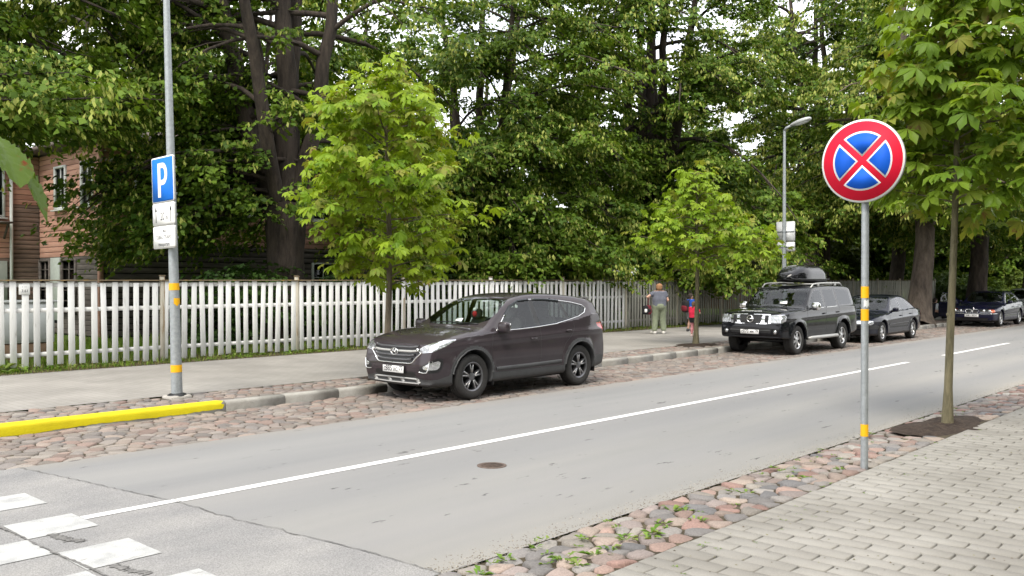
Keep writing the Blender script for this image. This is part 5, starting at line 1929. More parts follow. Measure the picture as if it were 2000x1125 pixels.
def wheel(root, x, y, z, rad, w, sg, style, rim_mat, rim_r=None):
    """Wheel: tyre with tread grooves, rim barrel, spokes, hub; sg is the outward side."""
    rim_r = rim_r or rad * .66
    o = MB()
    o.lathe([(rim_r, -w * .42), (rim_r + .012, -w * .47), (rad * .88, -w * .5), (rad * .97, -w * .43), (rad, -w * .30), (rad, -w * .24), (rad - .008, -w * .23), (rad - .008, -w * .20), (rad, -w * .19),
             (rad, -w * .03), (rad - .008, -w * .02), (rad - .008, w * .02), (rad, w * .03), (rad, w * .19), (rad - .008, w * .20), (rad - .008, w * .23), (rad, w * .24),
             (rad, w * .30), (rad * .97, w * .43), (rad * .88, w * .5), (rim_r + .012, w * .47), (rim_r, w * .42)], axis='y', n=40)
    root_w = bpy.data.objects.new('wheel', None); COL.objects.link(root_w); root_w.parent = root; root_w.location = (x, y, z)
    root_w.empty_display_size = .1
    auto_smooth(o.build('tyre', M_tyre, root_w, True), 50)
    r = MB()
    r.lathe([(rim_r, -w * .42), (rim_r - .02, -w * .38), (rim_r - .035, 0), (rim_r - .02, w * .38), (rim_r, w * .42)], axis='y', n=36)
    r.lathe([(rim_r - .03, -sg * w * .05), (.05, -sg * w * .02), (0.0, -sg * w * .02)], axis='y', n=30)
    auto_smooth(r.build('barrel', M_plastb, root_w, True), 40)
    s = MB()
    n, dbl, width, depth = style
    yo = sg * w * .36
    for k in range(n):
        for e in ((-dbl, dbl) if dbl else (0,)):
            a = 2 * math.pi * k / n + .3
            d = np.array([math.cos(a + e * .45), 0, math.sin(a + e * .45)]); d2 = np.array([math.cos(a + e), 0, math.sin(a + e)])
            p0 = d * .05; p1 = d2 * (rim_r - .008)
            ax = unit(p1 - p0); q = np.cross([0, 1, 0], ax)
            wi, wo = width * .8, width
            A = [p0 - q * wi / 2, p0 + q * wi / 2, p1 + q * wo / 2, p1 - q * wo / 2]
            V = [v + np.array([0, yo - sg * .012 * (i > 1), 0]) for i, v in enumerate(A)]
            V += [v + np.array([0, yo - sg * depth, 0]) for v in A]
            s.add(V, [(0, 1, 2, 3), (7, 6, 5, 4), (0, 4, 5, 1), (1, 5, 6, 2), (2, 6, 7, 3), (3, 7, 4, 0)])
    s.lathe([(.06, yo - sg * .03), (.06, yo), (.03, yo + sg * .008), (0, yo + sg * .008)], axis='y', n=18)
    s.lathe([(rim_r + .006, sg * w * .44), (rim_r - .004, sg * w * .46), (rim_r - .022, sg * w * .40), (rim_r - .024, sg * w * .3)], axis='y', n=36)
    rim = auto_smooth(s.build('rim', rim_mat, root_w), 40)
    return root_w

def seats(root, rows, z, wid, mat=M_seat):
    for x in rows:
        for sy in (-1, 1):
            o = MB(); o.sq((0, 0, .12), (.25, .24, .09), (.4, .4), nu=16, nv=8)
            b = o.build('seat', mat, root, True, loc=(x, sy * wid, z))
            M = rotm(0, .25, 0)
            MB().sq((.26, 0, .44), (.07, .23, .32), (.5, .5), nu=16, nv=10, M=M).build('backrest', mat, b, True)
            MB().sq((.22, 0, .80), (.05, .13, .09), (.6, .6), nu=12, nv=8, M=M).build('headrest', mat, b, True)

def car_build(spec, loc, name, label, cat='car', h=.022, group=None, scale=(1, 1, 1)):
    """Body shell sorted into parts, glazing, inner trim, gaps, wheels, seats, dashboard."""
    car = Car(spec)
    root = thing(name, label, cat, loc, group=group)
    root.scale = scale
    regs = []
    for rg in spec['regions']: regs.append(rg)
    V, Q, cls, N = car_mesh(car, h, regs)
    mats = spec['mats']
    objs = {}
    glass = np.zeros(len(Q), bool)
    C = V[Q].mean(1)
    objs['body'] = link('body', sub_mesh('body', V, Q, N, cls == 0, spec['paint']), root)
    for k, rg in enumerate(regs, 1):
        nm = rg[0]
        if nm in ('front_door', 'rear_door'):
            for sg in (-1, 1):
                m = (cls == k) & (np.sign(C[:, 1]) == sg)
                if m.any(): objs[(nm, sg)] = link('door', sub_mesh('door', V, Q, N, m, mats[nm]), root)
    for k, rg in enumerate(regs, 1):
        nm = rg[0]
        if nm in ('front_door', 'rear_door'): continue
        base = nm.split(':')[0]
        m = cls == k
        if not m.any(): continue
        mt = mats[nm] if nm in mats else mats[base]
        if 'window' in base or 'windscreen' in base: glass |= m
        if base in ('windscreen', 'rear_window', 'sill', 'bumper', 'grille', 'intake', 'bonnet'):
            objs[nm] = link(base, sub_mesh(base, V, Q, N, m, mt), root)
        else:
            for sg, half in ((-1, 0), (1, 0), (-1, 1), (1, 1)):
                mm = m & (np.sign(C[:, 1]) == sg)
                if base == 'arch_trim': mm = mm & ((C[:, 0] > car.L / 2) == bool(half))
                elif half: continue
                if not mm.any(): continue
                par = root
                if nm == 'window:front': par = objs.get(('front_door', sg), root)
                if nm == 'window:rear': par = objs.get(('rear_door', sg), root)
                objs[(nm, sg)] = link(base, sub_mesh(base, V, Q, N, mm, mt), par)
    # inner lining of everything that is not glass
    inner = ~glass
    link('interior_trim', sub_mesh('interior_trim', V, Q, N, inner, M_trim, -.03, True), root)
    # gaps between panels
    for nm, coords, pts in spec['gaps']:
        for sg in ((-1, 1) if coords == 'side' else (1,)):
            P = dens(pts, .03)
            P = car.side(P, sg) if coords == 'side' else car.front(P) if coords == 'front' else car.over(P) if coords == 'top' else car.rear(P)
            ribbon(car, P, .008, .0012).build('panel_gap', M_plastb, root)
    for nm, coords, pts, wdt, thk, mt, closed in spec['bands']:
        for sg in ((-1, 1) if coords == 'side' else (1,)):
            P = dens(pts, .025, closed)
            P = car.side(P, sg) if coords == 'side' else car.front(P) if coords == 'front' else car.over(P) if coords == 'top' else car.rear(P)
            ribbon(car, P, wdt, thk, closed=closed).build(nm, mt, root)
    # wheels
    for i, xw in enumerate(car.xw):
        for sg in (-1, 1):
            wheel(root, xw, sg * (car.W / 2 - spec['tw'] / 2 - .025), car.rw, car.rw, spec['tw'], sg, spec['spokes'], spec['rim'], spec['rimr'])
    # door handles
    for (x, z, par) in spec['handles']:
        for sg in (-1, 1):
            p = car.side([(x - .07, z), (x + .07, z)], sg); n = car.normals(p)
            hm = MB(); a, b = p
            hm.tube([a, a + n[0] * .03 + (b - a) * .12, (a + b) / 2 + n[0] * .036, b + n[1] * .03 - (b - a) * .12, b], [.012, .014, .014, .014, .012], 8)
            pr = objs.get((par, sg), root)
            hm.build('handle', spec['handle_mat'], pr, True)
    # mirrors
    mx, mz, ml, mh = spec['mirror']
    for sg in (-1, 1):
        p = car.side([(mx, mz)], sg)[0]
        m = MB(); m.sq((p[0] - .02, p[1] + sg * (.06 + ml * .4), p[2] + mh * .35), (.075, ml * .55, mh * .55), (.6, .65), nu=20, nv=12)
        mo = m.build('mirror', spec['mirror_mat'], root, True)
        MB().tube([p - [0, sg * .03, 0], p + [-.01, sg * .09, mh * .12]], [.035, .028], 8).build('mirror_arm', M_plastb, mo)
        MB().sq((p[0] + .05, p[1] + sg * (.06 + ml * .4), p[2] + mh * .35), (.008, ml * .45, mh * .42), (.5, .5), nu=12, nv=8).build('mirror_glass', M_chrome, mo)
    seats(root, spec['seats'], spec['seat_z'], spec['seat_w'])
    dx, dz, dw = spec['dash']
    MB().sq((dx, 0, dz), (.30, dw, .11), (.35, .3), nu=20, nv=10).build('dashboard', M_trim, root, True)
    ang = np.linspace(0, 2 * math.pi, 20)
    ring = np.stack([np.sin(ang) * .06, np.cos(ang) * .175, np.sin(ang) * .165], 1) + [dx + .38, -spec['seat_w'], dz + .10]
    MB().tube(ring, .014, 6).build('steering_wheel', M_plastb, root, True)
    # underside: axle, exhaust
    u = MB(); u.box((car.L / 2, 0, spec['floor'] - .02), (car.L * .62, car.W * .62, .1))
    for xw in car.xw: u.tube([(xw, -car.W / 2 + .2, car.rw * .9), (xw, car.W / 2 - .2, car.rw * .9)], .05, 8)
    u.build('underbody', M_plastb, root)
    return car, root, objs

def plate(car, root, y, z, w, h, text, big, at='front', split=None):
    p = car.front([(y, z)])[0] if at == 'front' else car.rear([(y, z)])[0]
    x = p[0] - .022
    o = MB().bbox((x, y, z), (.012, w, h), .003).build('number_plate', M_plate, root)
    fr = MB()
    for s in (-1, 1):
        fr.box((x - .002, y + s * (w / 2 + .004), z), (.016, .008, h + .016)); fr.box((x - .002, y, z + s * (h / 2 + .004)), (.0155, w, .008))
    fr.build('plate_frame', M_plastb, o)
    for (t, dy, dz, sz, st) in text:
        text_part(t, sz, M_ink, o, facing((-1, 0, 0), loc=(x - .0068, y - dy, z + dz)), bold=.0012, stretch=st)
    if split is not None:
        MB().box((x - .0065, y - split, z), (.001, .003, h * .92)).build('divider', M_ink, o)
    return o

ONFRONT = lambda P, N: (N[:, 0] < -.2) & (P[:, 0] < 1.2)
ANY = lambda P, N: np.ones(len(P), bool)

# ------------------------------------------------------------------ brown crossover
R1, XW1, ZW1 = .365, (.90, 3.63), .365
short = lambda x: x if x < 3.9 else 3.9 + (x - 3.9) * .80
sp1 = dict(L=4.532, W=1.88, H=1.67, k=.085, crown=.055, tf=(.16, 1.0), tr=(.13, .8), tum=.46, flare=.012, Ra=.425, xw=XW1, zw=ZW1 + .01, rw=R1, tw=.235,
           sil=[(.17, .235), (.07, .34), (.03, .50), (.035, .66), (.075, .83), (.17, .945), (.45, 1.035), (.85, 1.10), (1.22, 1.15), (1.62, 1.395), (2.0, 1.575), (2.4, 1.655), (2.9, 1.675),
                (3.5, 1.65), (4.0, 1.595), (4.30, 1.545), (4.37, 1.51), (4.40, 1.42), (4.52, 1.20), (4.63, 1.05), (4.67, .85), (4.69, .62), (4.64, .40), (4.50, .30), (3.6, .24), (2.3, .22), (1.0, .22)],
           belt=[(0, .95), (1.2, 1.03), (2.0, 1.075), (3.0, 1.14), (3.6, 1.20), (4.0, 1.28), (4.7, 1.28)],
           crease=[(0, .80), (.9, .90), (2.5, .945), (4.0, .99), (4.7, 1.0)])
sp1['sil'] = [(short(x), z) for x, z in sp1['sil']]
OUT = lambda P, N: (np.abs(N[:, 1]) > .35)
def arch(P, r0, r1, car):
    m = np.zeros(len(P), bool)
    for xw in car['xw']:
        r = np.hypot(P[:, 0] - xw, P[:, 2] - car['zw']); m |= (r > r0) & (r < r1)
    return m
fd1 = np.array([(1.33, .40), (1.29, .72), (1.34, 1.0), (1.42, 1.06), (1.60, 1.20), (1.80, 1.37), (2.02, 1.505), (2.25, 1.575), (2.51, 1.595), (2.53, 1.2), (2.53, .40)])
rd1 = np.array([(2.53, .40), (2.53, 1.2), (2.51, 1.595), (2.9, 1.59), (3.22, 1.565), (3.33, 1.52), (3.40, 1.30), (3.46, 1.05), (3.36, .90), (3.20, .78), (3.10, .62), (3.06, .40)])
wf1 = np.array([(1.50, 1.085), (1.72, 1.265), (1.95, 1.43), (2.18, 1.52), (2.46, 1.545), (2.46, 1.115), (2.0, 1.095)])
wr1 = np.array([(2.56, 1.12), (2.56, 1.545), (2.9, 1.54), (3.22, 1.51), (3.33, 1.20), (2.95, 1.15)])
wq1 = np.array([(3.375, 1.225), (3.29, 1.50), (3.55, 1.47), (3.78, 1.425), (3.86, 1.385), (3.80, 1.325), (3.62, 1.265)])
win_all1 = np.array([(1.47, 1.07), (1.72, 1.275), (1.95, 1.445), (2.18, 1.54), (2.48, 1.565), (2.9, 1.56), (3.25, 1.535), (3.58, 1.495), (3.82, 1.445), (3.90, 1.39), (3.83, 1.315), (3.64, 1.245),
                     (3.35, 1.195), (2.95, 1.135), (2.5, 1.10), (2.0, 1.08)])
ws1 = np.array([(1.24, -.1), (1.245, .30), (1.30, .55), (1.44, .74), (1.62, .735), (1.85, .67), (2.04, .61), (2.02, .3), (2.01, -.1)])
rw1 = np.array([(.62, 1.20), (.65, 1.45), (.55, 1.50), (-.1, 1.50), (-.1, 1.17), (.5, 1.17)])
hl1 = np.array([(.585, .800), (.66, .765), (.95, .795), (1.22, .875), (1.46, .975), (1.20, .97), (.90, .925), (.70, .865)])
gr1 = np.array([(-.1, .875), (.40, .875), (.60, .835), (.66, .80), (.52, .70), (.46, .635), (.40, .61), (-.1, .605)])
fg1 = np.array([(.70, .565), (.86, .62), (1.06, .655), (1.10, .63), (1.08, .555), (1.02, .52), (.84, .515), (.72, .525)])
fgs1 = np.array([(.62, .54), (.78, .62), (.98, .685), (1.12, .695), (1.165, .64), (1.13, .53), (1.03, .475), (.84, .465), (.62, .49)])
tl1 = np.array([(.62, .985), (.70, 1.11), (.92, 1.135), (1.28, 1.115), (1.24, 1.05), (1.05, .98), (.8, .95)])
lowf1 = np.array([(-.1, .44), (.42, .44), (.56, .39), (.70, .365), (1.02, .365), (1.30, .42), (1.6, .42), (1.6, .0), (-.1, .0)])
int1 = np.array([(-.1, .475), (.50, .475), (.56, .43), (.50, .385), (-.1, .385)])
sp1['regions'] = [
    ('front_door', 'side', fd1, OUT), ('rear_door', 'side', rd1, OUT),
    ('pillar', 'side', win_all1, OUT),
    ('window:front', 'side', wf1, OUT), ('window:rear', 'side', wr1, OUT), ('window:quarter', 'side', wq1, OUT),
    ('windscreen', 'top', ws1, lambda P, N: (N[:, 0] < -.25) & (P[:, 2] > 1.12) & (P[:, 2] < 1.61)),
    ('rear_window', 'rear', rw1, lambda P, N: (N[:, 0] > .3) & (P[:, 0] > 4.1)),
    ('sill', 'side', None, lambda P, N: ((P[:, 2] < .40) & (P[:, 0] > .9) & (P[:, 0] < 3.9)) | ((P[:, 2] < .52) & (P[:, 0] >= 3.9))),
    ('bumper', 'front', lowf1, lambda P, N: P[:, 0] < .95),
    ('arch_trim', 'side', None, lambda P, N: arch(P, .0, .425 + .06, sp1) & (P[:, 2] < 1.0)),
    ('grille', 'front', gr1, ONFRONT), ('intake', 'front', int1, ONFRONT),
    ('lamp_surround', 'front', fgs1, lambda P, N: P[:, 0] < .9), ('fog_lamp', 'front', fg1, lambda P, N: P[:, 0] < .9),
    ('headlamp', 'front', hl1, lambda P, N: (P[:, 0] < 1.0)), ('tail_lamp', 'rear', tl1, lambda P, N: P[:, 0] > 3.9)]
sp1['mats'] = {'front_door': M_brown, 'rear_door': M_brown, 'pillar': M_plastb, 'window': M_glass, 'windscreen': M_glass, 'rear_window': M_glassd, 'sill': M_plast, 'bumper': M_plast,
               'arch_trim': M_plast, 'grille': M_plastb, 'intake': M_plastb, 'lamp_surround': M_plastb, 'fog_lamp': M_lamp, 'headlamp': M_lamp, 'tail_lamp': M_red}
sp1['paint'] = M_brown
sp1['gaps'] = [('a', 'side', fd1[[10, 0, 1, 2, 3]]), ('b', 'side', [(2.53, .40), (2.53, 1.10)]), ('c', 'side', rd1[[0, 11, 10, 9, 8, 7, 6]]),
               ('h', 'side', [(1.30, 1.055), (1.0, 1.015), (.72, .965), (.5, .915)]),
               ('h', 'front', [(-.62, .895), (-.4, .90), (0, .905), (.4, .90), (.62, .895)])]
sp1['bands'] = [('window_trim', 'side', win_all1, .016, .004, M_chrome, True),
                ('arch_edge', 'side', [(XW1[0] + .43 * math.cos(a), .375 + .43 * math.sin(a)) for a in np.linspace(.1, math.pi - .15, 26)], .022, .012, M_plast, False),
                ('arch_edge', 'side', [(XW1[1] + .43 * math.cos(a), .375 + .43 * math.sin(a)) for a in np.linspace(.15, math.pi - .1, 26)], .022, .012, M_plast, False),
                ('door_moulding', 'side', [(1.42, .455), (2.2, .46), (3.1, .475)], .07, .012, M_plast, False),
                ('grille_surround', 'front', [(.62, .785), (.5, .69), (.44, .625), (.38, .602), (0, .598), (-.38, .602), (-.44, .625), (-.5, .69), (-.62, .785)], .022, .012, M_chrome, False)]
for z_, e_ in ((.855, .52), (.79, .545), (.725, .475), (.66, .42)):
    sp1['bands'].append(('grille_slat', 'front', [(-e_, z_ + .012), (-e_ * .72, z_ - .004), (0, z_ - .008), (e_ * .72, z_ - .004), (e_, z_ + .012)], .040, .022, M_alloyd if z_ != .79 else M_skid, False))
for s_ in (-1, 1):
    sp1['bands'].append(('lamp_trim', 'front', [(s_ * .58, .478), (s_ * .68, .468), (s_ * .745, .476), (s_ * .775, .53), (s_ * .785, .62), (s_ * .78, .66)], .018, .008, M_chrome, False))
    sp1['bands'].append(('wing_tip', 'front', [(s_ * .50, .815), (s_ * .58, .79)], .05, .026, M_chrome, False))
sp1['bands'].append(('skid_plate', 'front', [(-.56, .345), (-.48, .365), (-.2, .368), (.2, .368), (.48, .365), (.56, .345)], .022, .016, M_skid, False))
sp1['bands'].append(('skid_plate', 'front', [(-.54, .295), (-.2, .29), (.2, .29), (.54, .295)], .022, .016, M_skid, False))
for y_ in (-.52, -.16, .16, .52):
    sp1['bands'].append(('skid_plate', 'front', [(y_ - .03, .292), (y_, .33), (y_ + .02, .366)], .06, .015, M_skid, False))
sp1.update(spokes=(5, .17, .042, .05), rim=M_alloyd, rimr=.232, handles=[(2.33, .915, 'front_door'), (3.28, 1.0, 'rear_door')], handle_mat=M_brown, mirror=(1.52, 1.075, .20, .165), mirror_mat=M_brown,
           seats=(2.05, 3.0), seat_z=.50, seat_w=.38, dash=(1.42, .99, .66), floor=.26)
LOC1, SCL1 = np.array([9.12, 10.92, -.002]), np.array([.985, .975, .992])
at1 = lambda p: tuple(LOC1 + SCL1 * np.array(p))
car1, suv1, o1 = car_build(sp1, tuple(LOC1), 'parked_car', 'brown metallic crossover parked at the kerb in front of the white fence', 'car', .020, scale=tuple(SCL1))
# bright spoke edges
for wl in [c for c in suv1.children if c.name.startswith('wheel')]:
    y_ = wl.location.y; sg_ = -1 if y_ < 0 else 1
    s_ = MB()
    for k in range(5):
        for e_ in (-.17, .17):
            a_ = 2 * math.pi * k / 5 + .3
            d0 = np.array([math.cos(a_ + e_ * .5), 0, math.sin(a_ + e_ * .5)]) * .07; d1 = np.array([math.cos(a_ + e_ * 1.06), 0, math.sin(a_ + e_ * 1.06)]) * .222
            yy = sg_ * .235 * .36 + sg_ * .001
            s_.tube([d0 + [0, yy, 0], d1 + [0, yy - sg_ * .010, 0]], .0085, 5)
    s_.build('spoke_edge', M_alloy, wl)
plate(car1, suv1, 0.0, .50, .52, .112, [('O', -.20, -.008, .085, .9), ('885', -.105, .004, .125, .86), ('XC', .055, -.008, .085, .95), ('77', .19, .012, .095, .9)], 1, split=.125)
# round badge with a slanted letter
pb = car1.front([(0, .775)])[0]
bd = MB(); A_ = np.linspace(0, 2 * math.pi, 26)
bd.tube(np.stack([np.full(26, pb[0] - .028), .085 * np.cos(A_), .775 + .052 * np.sin(A_)], 1), .008, 6)
for s_ in (-1, 1):
    bd.tube([(pb[0] - .028, s_ * .036 + .012, .775 - .036), (pb[0] - .03, s_ * .030 - .010, .775 + .036)], .009, 6)
bd.tube([(pb[0] - .03, -.034, .768), (pb[0] - .03, .034, .784)], .008, 6)
bd.build('badge', M_chrome, suv1, True)
# spoiler, wipers, mud flaps
sw = MB(); sw.sq((4.24, 0, 1.56), (.13, .58, .022), (.5, .35), nu=24, nv=8); sw.build('spoiler', M_brown, suv1, True)
for (y0_, y1_) in ((-.62, -.05), (.0, .55)):
    q = car1.cast(np.array([[.9, y0_, 1.6], [.9, (y0_ + y1_) / 2, 1.6], [.9, y1_, 1.6]]), unit((.6, 0, -.55)))
    q = dens([(1.30, y0_), (1.27, y1_)], .1)
    qq = car1.over(q); qq[:, 2] += .015
    MB().tube(qq, .008, 5).build('wiper', M_plastb, suv1)
for s_ in (-1, 1):
    MB().bbox((XW1[0] + .46, s_ * .82, .30), (.012, .20, .22), .004).build('mud_flap', M_plastb, suv1)
    MB().bbox((XW1[1] + .46, s_ * .80, .32), (.012, .20, .20), .004).build('mud_flap', M_plastb, suv1)
# wind deflectors above the side windows
for s_ in (-1, 1):
    ribbon(car1, car1.side(dens([(1.75, 1.30), (1.95, 1.45), (2.18, 1.538), (2.46, 1.558)], .03), s_), .05, .018).build('wind_deflector', M_glassd, suv1)
    ribbon(car1, car1.side(dens([(2.57, 1.558), (2.9, 1.553), (3.22, 1.522)], .03), s_), .05, .018).build('wind_deflector', M_glassd, suv1)
# things in the windscreen
toy = thing('plush_toy', 'red and white plush toy hanging behind the brown car windscreen', 'toy', at1((1.96, .12, 1.40)))
MB().sq((0, 0, -.09), (.035, .045, .055), nu=12, nv=8).build('body', M_toyred, toy, True)
MB().sq((0, 0, -.015), (.03, .034, .034), nu=12, nv=8).build('head', M_paper, toy, True)
MB().tube([(0, 0, .02), (0, 0, .12)], .003, 5).build('string', M_plastb, toy)
note = MB(); note.add([(0, 0, 0), (.10, .05, .045), (.14, .22, .05), (.03, .18, .005), (0, 0, -.003), (.10, .05, .042), (.14, .22, .047), (.03, .18, .002)],
                      [(0, 1, 2, 3), (7, 6, 5, 4), (0, 4, 5, 1), (1, 5, 6, 2), (2, 6, 7, 3), (3, 7, 4, 0)])
pn = car1.over([(1.33, -.10)])[0]
tag(note.build('paper_note', M_paper, None, loc=at1((pn[0] - .03, -.22, pn[2] + .008))), 'folded white paper note under the brown car windscreen', 'paper')

# ------------------------------------------------------------------ black off-roader with a roof box
XW2 = (.86, 3.71)
sp2 = dict(L=4.81, W=1.86, H=1.78, k=.06, crown=.04, tf=(.10, .7), tr=(.06, .5), tum=.26, flare=.030, Ra=.44, xw=XW2, zw=.395, rw=.375, tw=.255,
           sil=[(.14, .42), (.03, .50), (.01, .66), (.02, .80), (.05, .98), (.12, 1.085), (.5, 1.145), (1.0, 1.18), (1.30, 1.20), (1.62, 1.45), (1.90, 1.665), (2.2, 1.745), (2.8, 1.775), (3.6, 1.78),
                (4.25, 1.765), (4.50, 1.72), (4.58, 1.60), (4.66, 1.22), (4.73, 1.05), (4.79, .80), (4.80, .56), (4.70, .43), (3.6, .37), (2.3, .36), (1.0, .37)],
           belt=[(0, 1.02), (1.2, 1.13), (2.0, 1.165), (4.8, 1.19)], crease=[(0, .92), (4.8, 1.02)])
fd2 = np.array([(1.38, .45), (1.36, .90), (1.42, 1.13), (1.70, 1.42), (1.95, 1.63), (2.15, 1.685), (2.55, 1.70), (2.57, 1.1), (2.56, .45)])
rd2 = np.array([(2.56, .45), (2.57, 1.1), (2.55, 1.70), (3.40, 1.70), (3.47, 1.2), (3.36, .98), (3.25, .80), (3.20, .45)])
wf2 = np.array([(1.58, 1.19), (1.82, 1.42), (2.02, 1.595), (2.20, 1.635), (2.48, 1.645), (2.48, 1.20)])
wr2 = np.array([(2.63, 1.20), (2.63, 1.65), (3.30, 1.65), (3.36, 1.22)])
wq2 = np.array([(3.52, 1.23), (3.46, 1.65), (4.15, 1.64), (4.34, 1.58), (4.40, 1.25)])
ws2 = np.array([(1.33, -.1), (1.34, .35), (1.40, .62), (1.48, .76), (1.70, .74), (1.93, .70), (1.92, .3), (1.91, -.1)])
hl2 = np.array([(.60, .83), (.62, 1.02), (.80, 1.035), (1.06, 1.045), (1.16, .99), (1.10, .88), (.95, .83)])
gr2 = np.array([(-.1, 1.035), (.38, 1.035), (.30, .815), (-.1, .81)])
gs2 = np.array([(.46, 1.02), (.565, 1.02), (.52, .84), (.41, .83)])
gb2 = np.array([(-.1, 1.05), (.62, 1.05), (.62, .82), (.45, .795), (-.1, .795)])
in2 = np.array([(-.1, .70), (.52, .70), (.62, .66), (.56, .575), (-.1, .57)])
sp2['regions'] = [('front_door', 'side', fd2, OUT), ('rear_door', 'side', rd2, OUT),
    ('window:front', 'side', wf2, OUT), ('window:rear', 'side', wr2, OUT), ('window:quarter', 'side', wq2, OUT),
    ('windscreen', 'top', ws2, lambda P, N: (N[:, 0] < -.25) & (P[:, 2] > 1.18) & (P[:, 2] < 1.70)),
    ('rear_window', 'rear', np.array([(-.1, 1.25), (.68, 1.25), (.66, 1.66), (-.1, 1.66)]), lambda P, N: (N[:, 0] > .5) & (P[:, 0] > 4.2)),
    ('grille_frame', 'front', gb2, ONFRONT), ('grille', 'front', gr2, ONFRONT), ('side_grille', 'front', gs2, ONFRONT), ('intake', 'front', in2, ONFRONT),
    ('headlamp', 'front', hl2, lambda P, N: P[:, 0] < .8),
    ('tail_lamp', 'rear', np.array([(.74, .95), (.74, 1.3), (.9, 1.3), (1.05, 1.2), (1.05, .95)]), lambda P, N: P[:, 0] > 4.3)]
sp2['mats'] = {'front_door': M_black, 'rear_door': M_black, 'window': M_glassd, 'window:front': M_glass, 'windscreen': M_glass, 'rear_window': M_glassd, 'grille_frame': M_chrome, 'grille': M_plastb, 'side_grille': M_plastb,
               'intake': M_plastb, 'headlamp': M_lamp, 'tail_lamp': M_red}
sp2['paint'] = M_black
sp2['gaps'] = [('a', 'side', fd2[[8, 0, 1, 2, 3]]), ('b', 'side', [(2.56, .45), (2.57, 1.18)]), ('c', 'side', rd2[[0, 7, 6, 5, 4, 3]]), ('h', 'front', [(-.62, 1.06), (0, 1.07), (.62, 1.06)]),
               ('u', 'front', [(-.8, .775), (0, .775), (.8, .775)])]
sp2['bands'] = [('sill_trim', 'side', [(1.56, 1.175), (2.48, 1.18)], .022, .006, M_chrome, False), ('sill_trim', 'side', [(2.63, 1.182), (3.36, 1.20)], .022, .006, M_chrome, False),
                ('intake_bar', 'front', [(-.55, .635), (0, .63), (.55, .635)], .03, .012, M_plast, False)]
sp2.update(spokes=(6, 0, .075, .05), rim=M_alloy, rimr=.225, handles=[(2.42, 1.02, 'front_door'), (3.32, 1.04, 'rear_door')], handle_mat=M_black, mirror=(1.66, 1.16, .22, .19), mirror_mat=M_chrome,
           seats=(2.05, 2.95), seat_z=.62, seat_w=.38, dash=(1.52, 1.06, .66), floor=.38)
LOC2 = (20.76, 10.95, -.002)
car2, suv2, o2 = car_build(sp2, LOC2, 'parked_car', 'black off-road car with a roof box parked at the kerb near the children', 'car', .024, scale=(.975, .98, .985))
plate(car2, suv2, 0.0, .60, .52, .112, [('O', -.205, -.008, .085, .9), ('070', -.105, .004, .12, .86), ('MM', .06, -.008, .08, .85), ('78', .195, .012, .09, .9)], 1, split=.13)
pb = car2.front([(0, .925)])[0]
bd = MB()
bd.tube(np.stack([np.full(26, pb[0] - .022), .085 * np.cos(A_), .925 + .085 * np.sin(A_)], 1), .014, 6)
bd.box((pb[0] - .026, 0, .925), (.02, .21, .035))
bd.build('badge', M_chrome, suv2, True)
ms_ = MB()
for k in range(-7, 8):
    for e_ in (-1, 1):
        pts = [(y, .825 + (y - k * .05) * e_ * 1.1 + .1) for y in np.linspace(-.36, .36, 25)]
        pts = [(y, z) for y, z in pts if .825 < z < 1.025 and abs(y) < .30 + (z - .825) * .35]
        if len(pts) > 3: ribbon(car2, car2.front(pts), .010, .010, ms_)
ms_.build('grille_mesh', M_plast, suv2)
for s_ in (-1, 1):
    p_ = car2.front([(s_ * .68, .60)])[0]
    fo = MB().lathe([(.07, .0), (.07, .012), (.05, .016)], axis='x', n=20, c=p_, M=np.diag([-1, 1, 1])).build('fog_lamp', M_plastb, suv2)
    MB().lathe([(.05, .0), (.045, .008), (0, .012)], axis='x', n=20, c=p_ - [.006, 0, 0], M=np.diag([-1, 1, 1])).build('lens', M_lamp, fo)
    MB().tube([(1.42, s_ * .93, .40), (1.55, s_ * .98, .41), (3.15, s_ * .98, .41), (3.25, s_ * .93, .40)], [.03, .045, .045, .03], 10).build('running_board', M_skid, suv2, True)
    pr = car2.over([(x, s_ * .70) for x in np.linspace(2.05, 4.1, 14)])
    pr[:, 2] += .075; pr[0, 2] -= .075; pr[-1, 2] -= .075
    rl = MB(); rl.tube(pr, .024, 8)
    for k in (3, 10): rl.box(pr[k] - [0, 0, .045], (.10, .04, .09))
    rl.build('roof_rail', M_skid, suv2, True)
    MB().bbox((XW2[0] + .48, s_ * .80, .34), (.014, .22, .26), .004).build('mud_flap', M_plastb, suv2)
    MB().bbox((XW2[1] + .48, s_ * .80, .34), (.014, .22, .26), .004).build('mud_flap', M_plastb, suv2)
# lettering along the bonnet edge
q = car2.over([(.20, 0.06)])[0]; nq = car2.normals(q[None])[0]
M_wl = simple('white_lettering', (.75, .75, .75), .5, var=.02)
text_part('PATHFINDER', .085, M_wl, suv2, facing(nq, up=(1, 0, .1), loc=q + nq * .012 + [.02, 0, 0]), bold=.002, stretch=1.15)
pn = car2.over([(1.42, -.20)])[0]
note2 = MB(); note2.add([(0, 0, 0), (.12, .05, .07), (.16, .26, .075), (.03, .22, .005), (0, 0, -.003), (.12, .05, .067), (.16, .26, .072), (.03, .22, .002)],
                      [(0, 1, 2, 3), (7, 6, 5, 4), (0, 4, 5, 1), (1, 5, 6, 2), (2, 6, 7, 3), (3, 7, 4, 0)])
tag(note2.build('paper_note', M_paper, None, loc=(LOC2[0] + pn[0] * .975 - .04, LOC2[1] - .35, pn[2] * .985 + .006)), 'white paper note under the black car windscreen', 'paper')
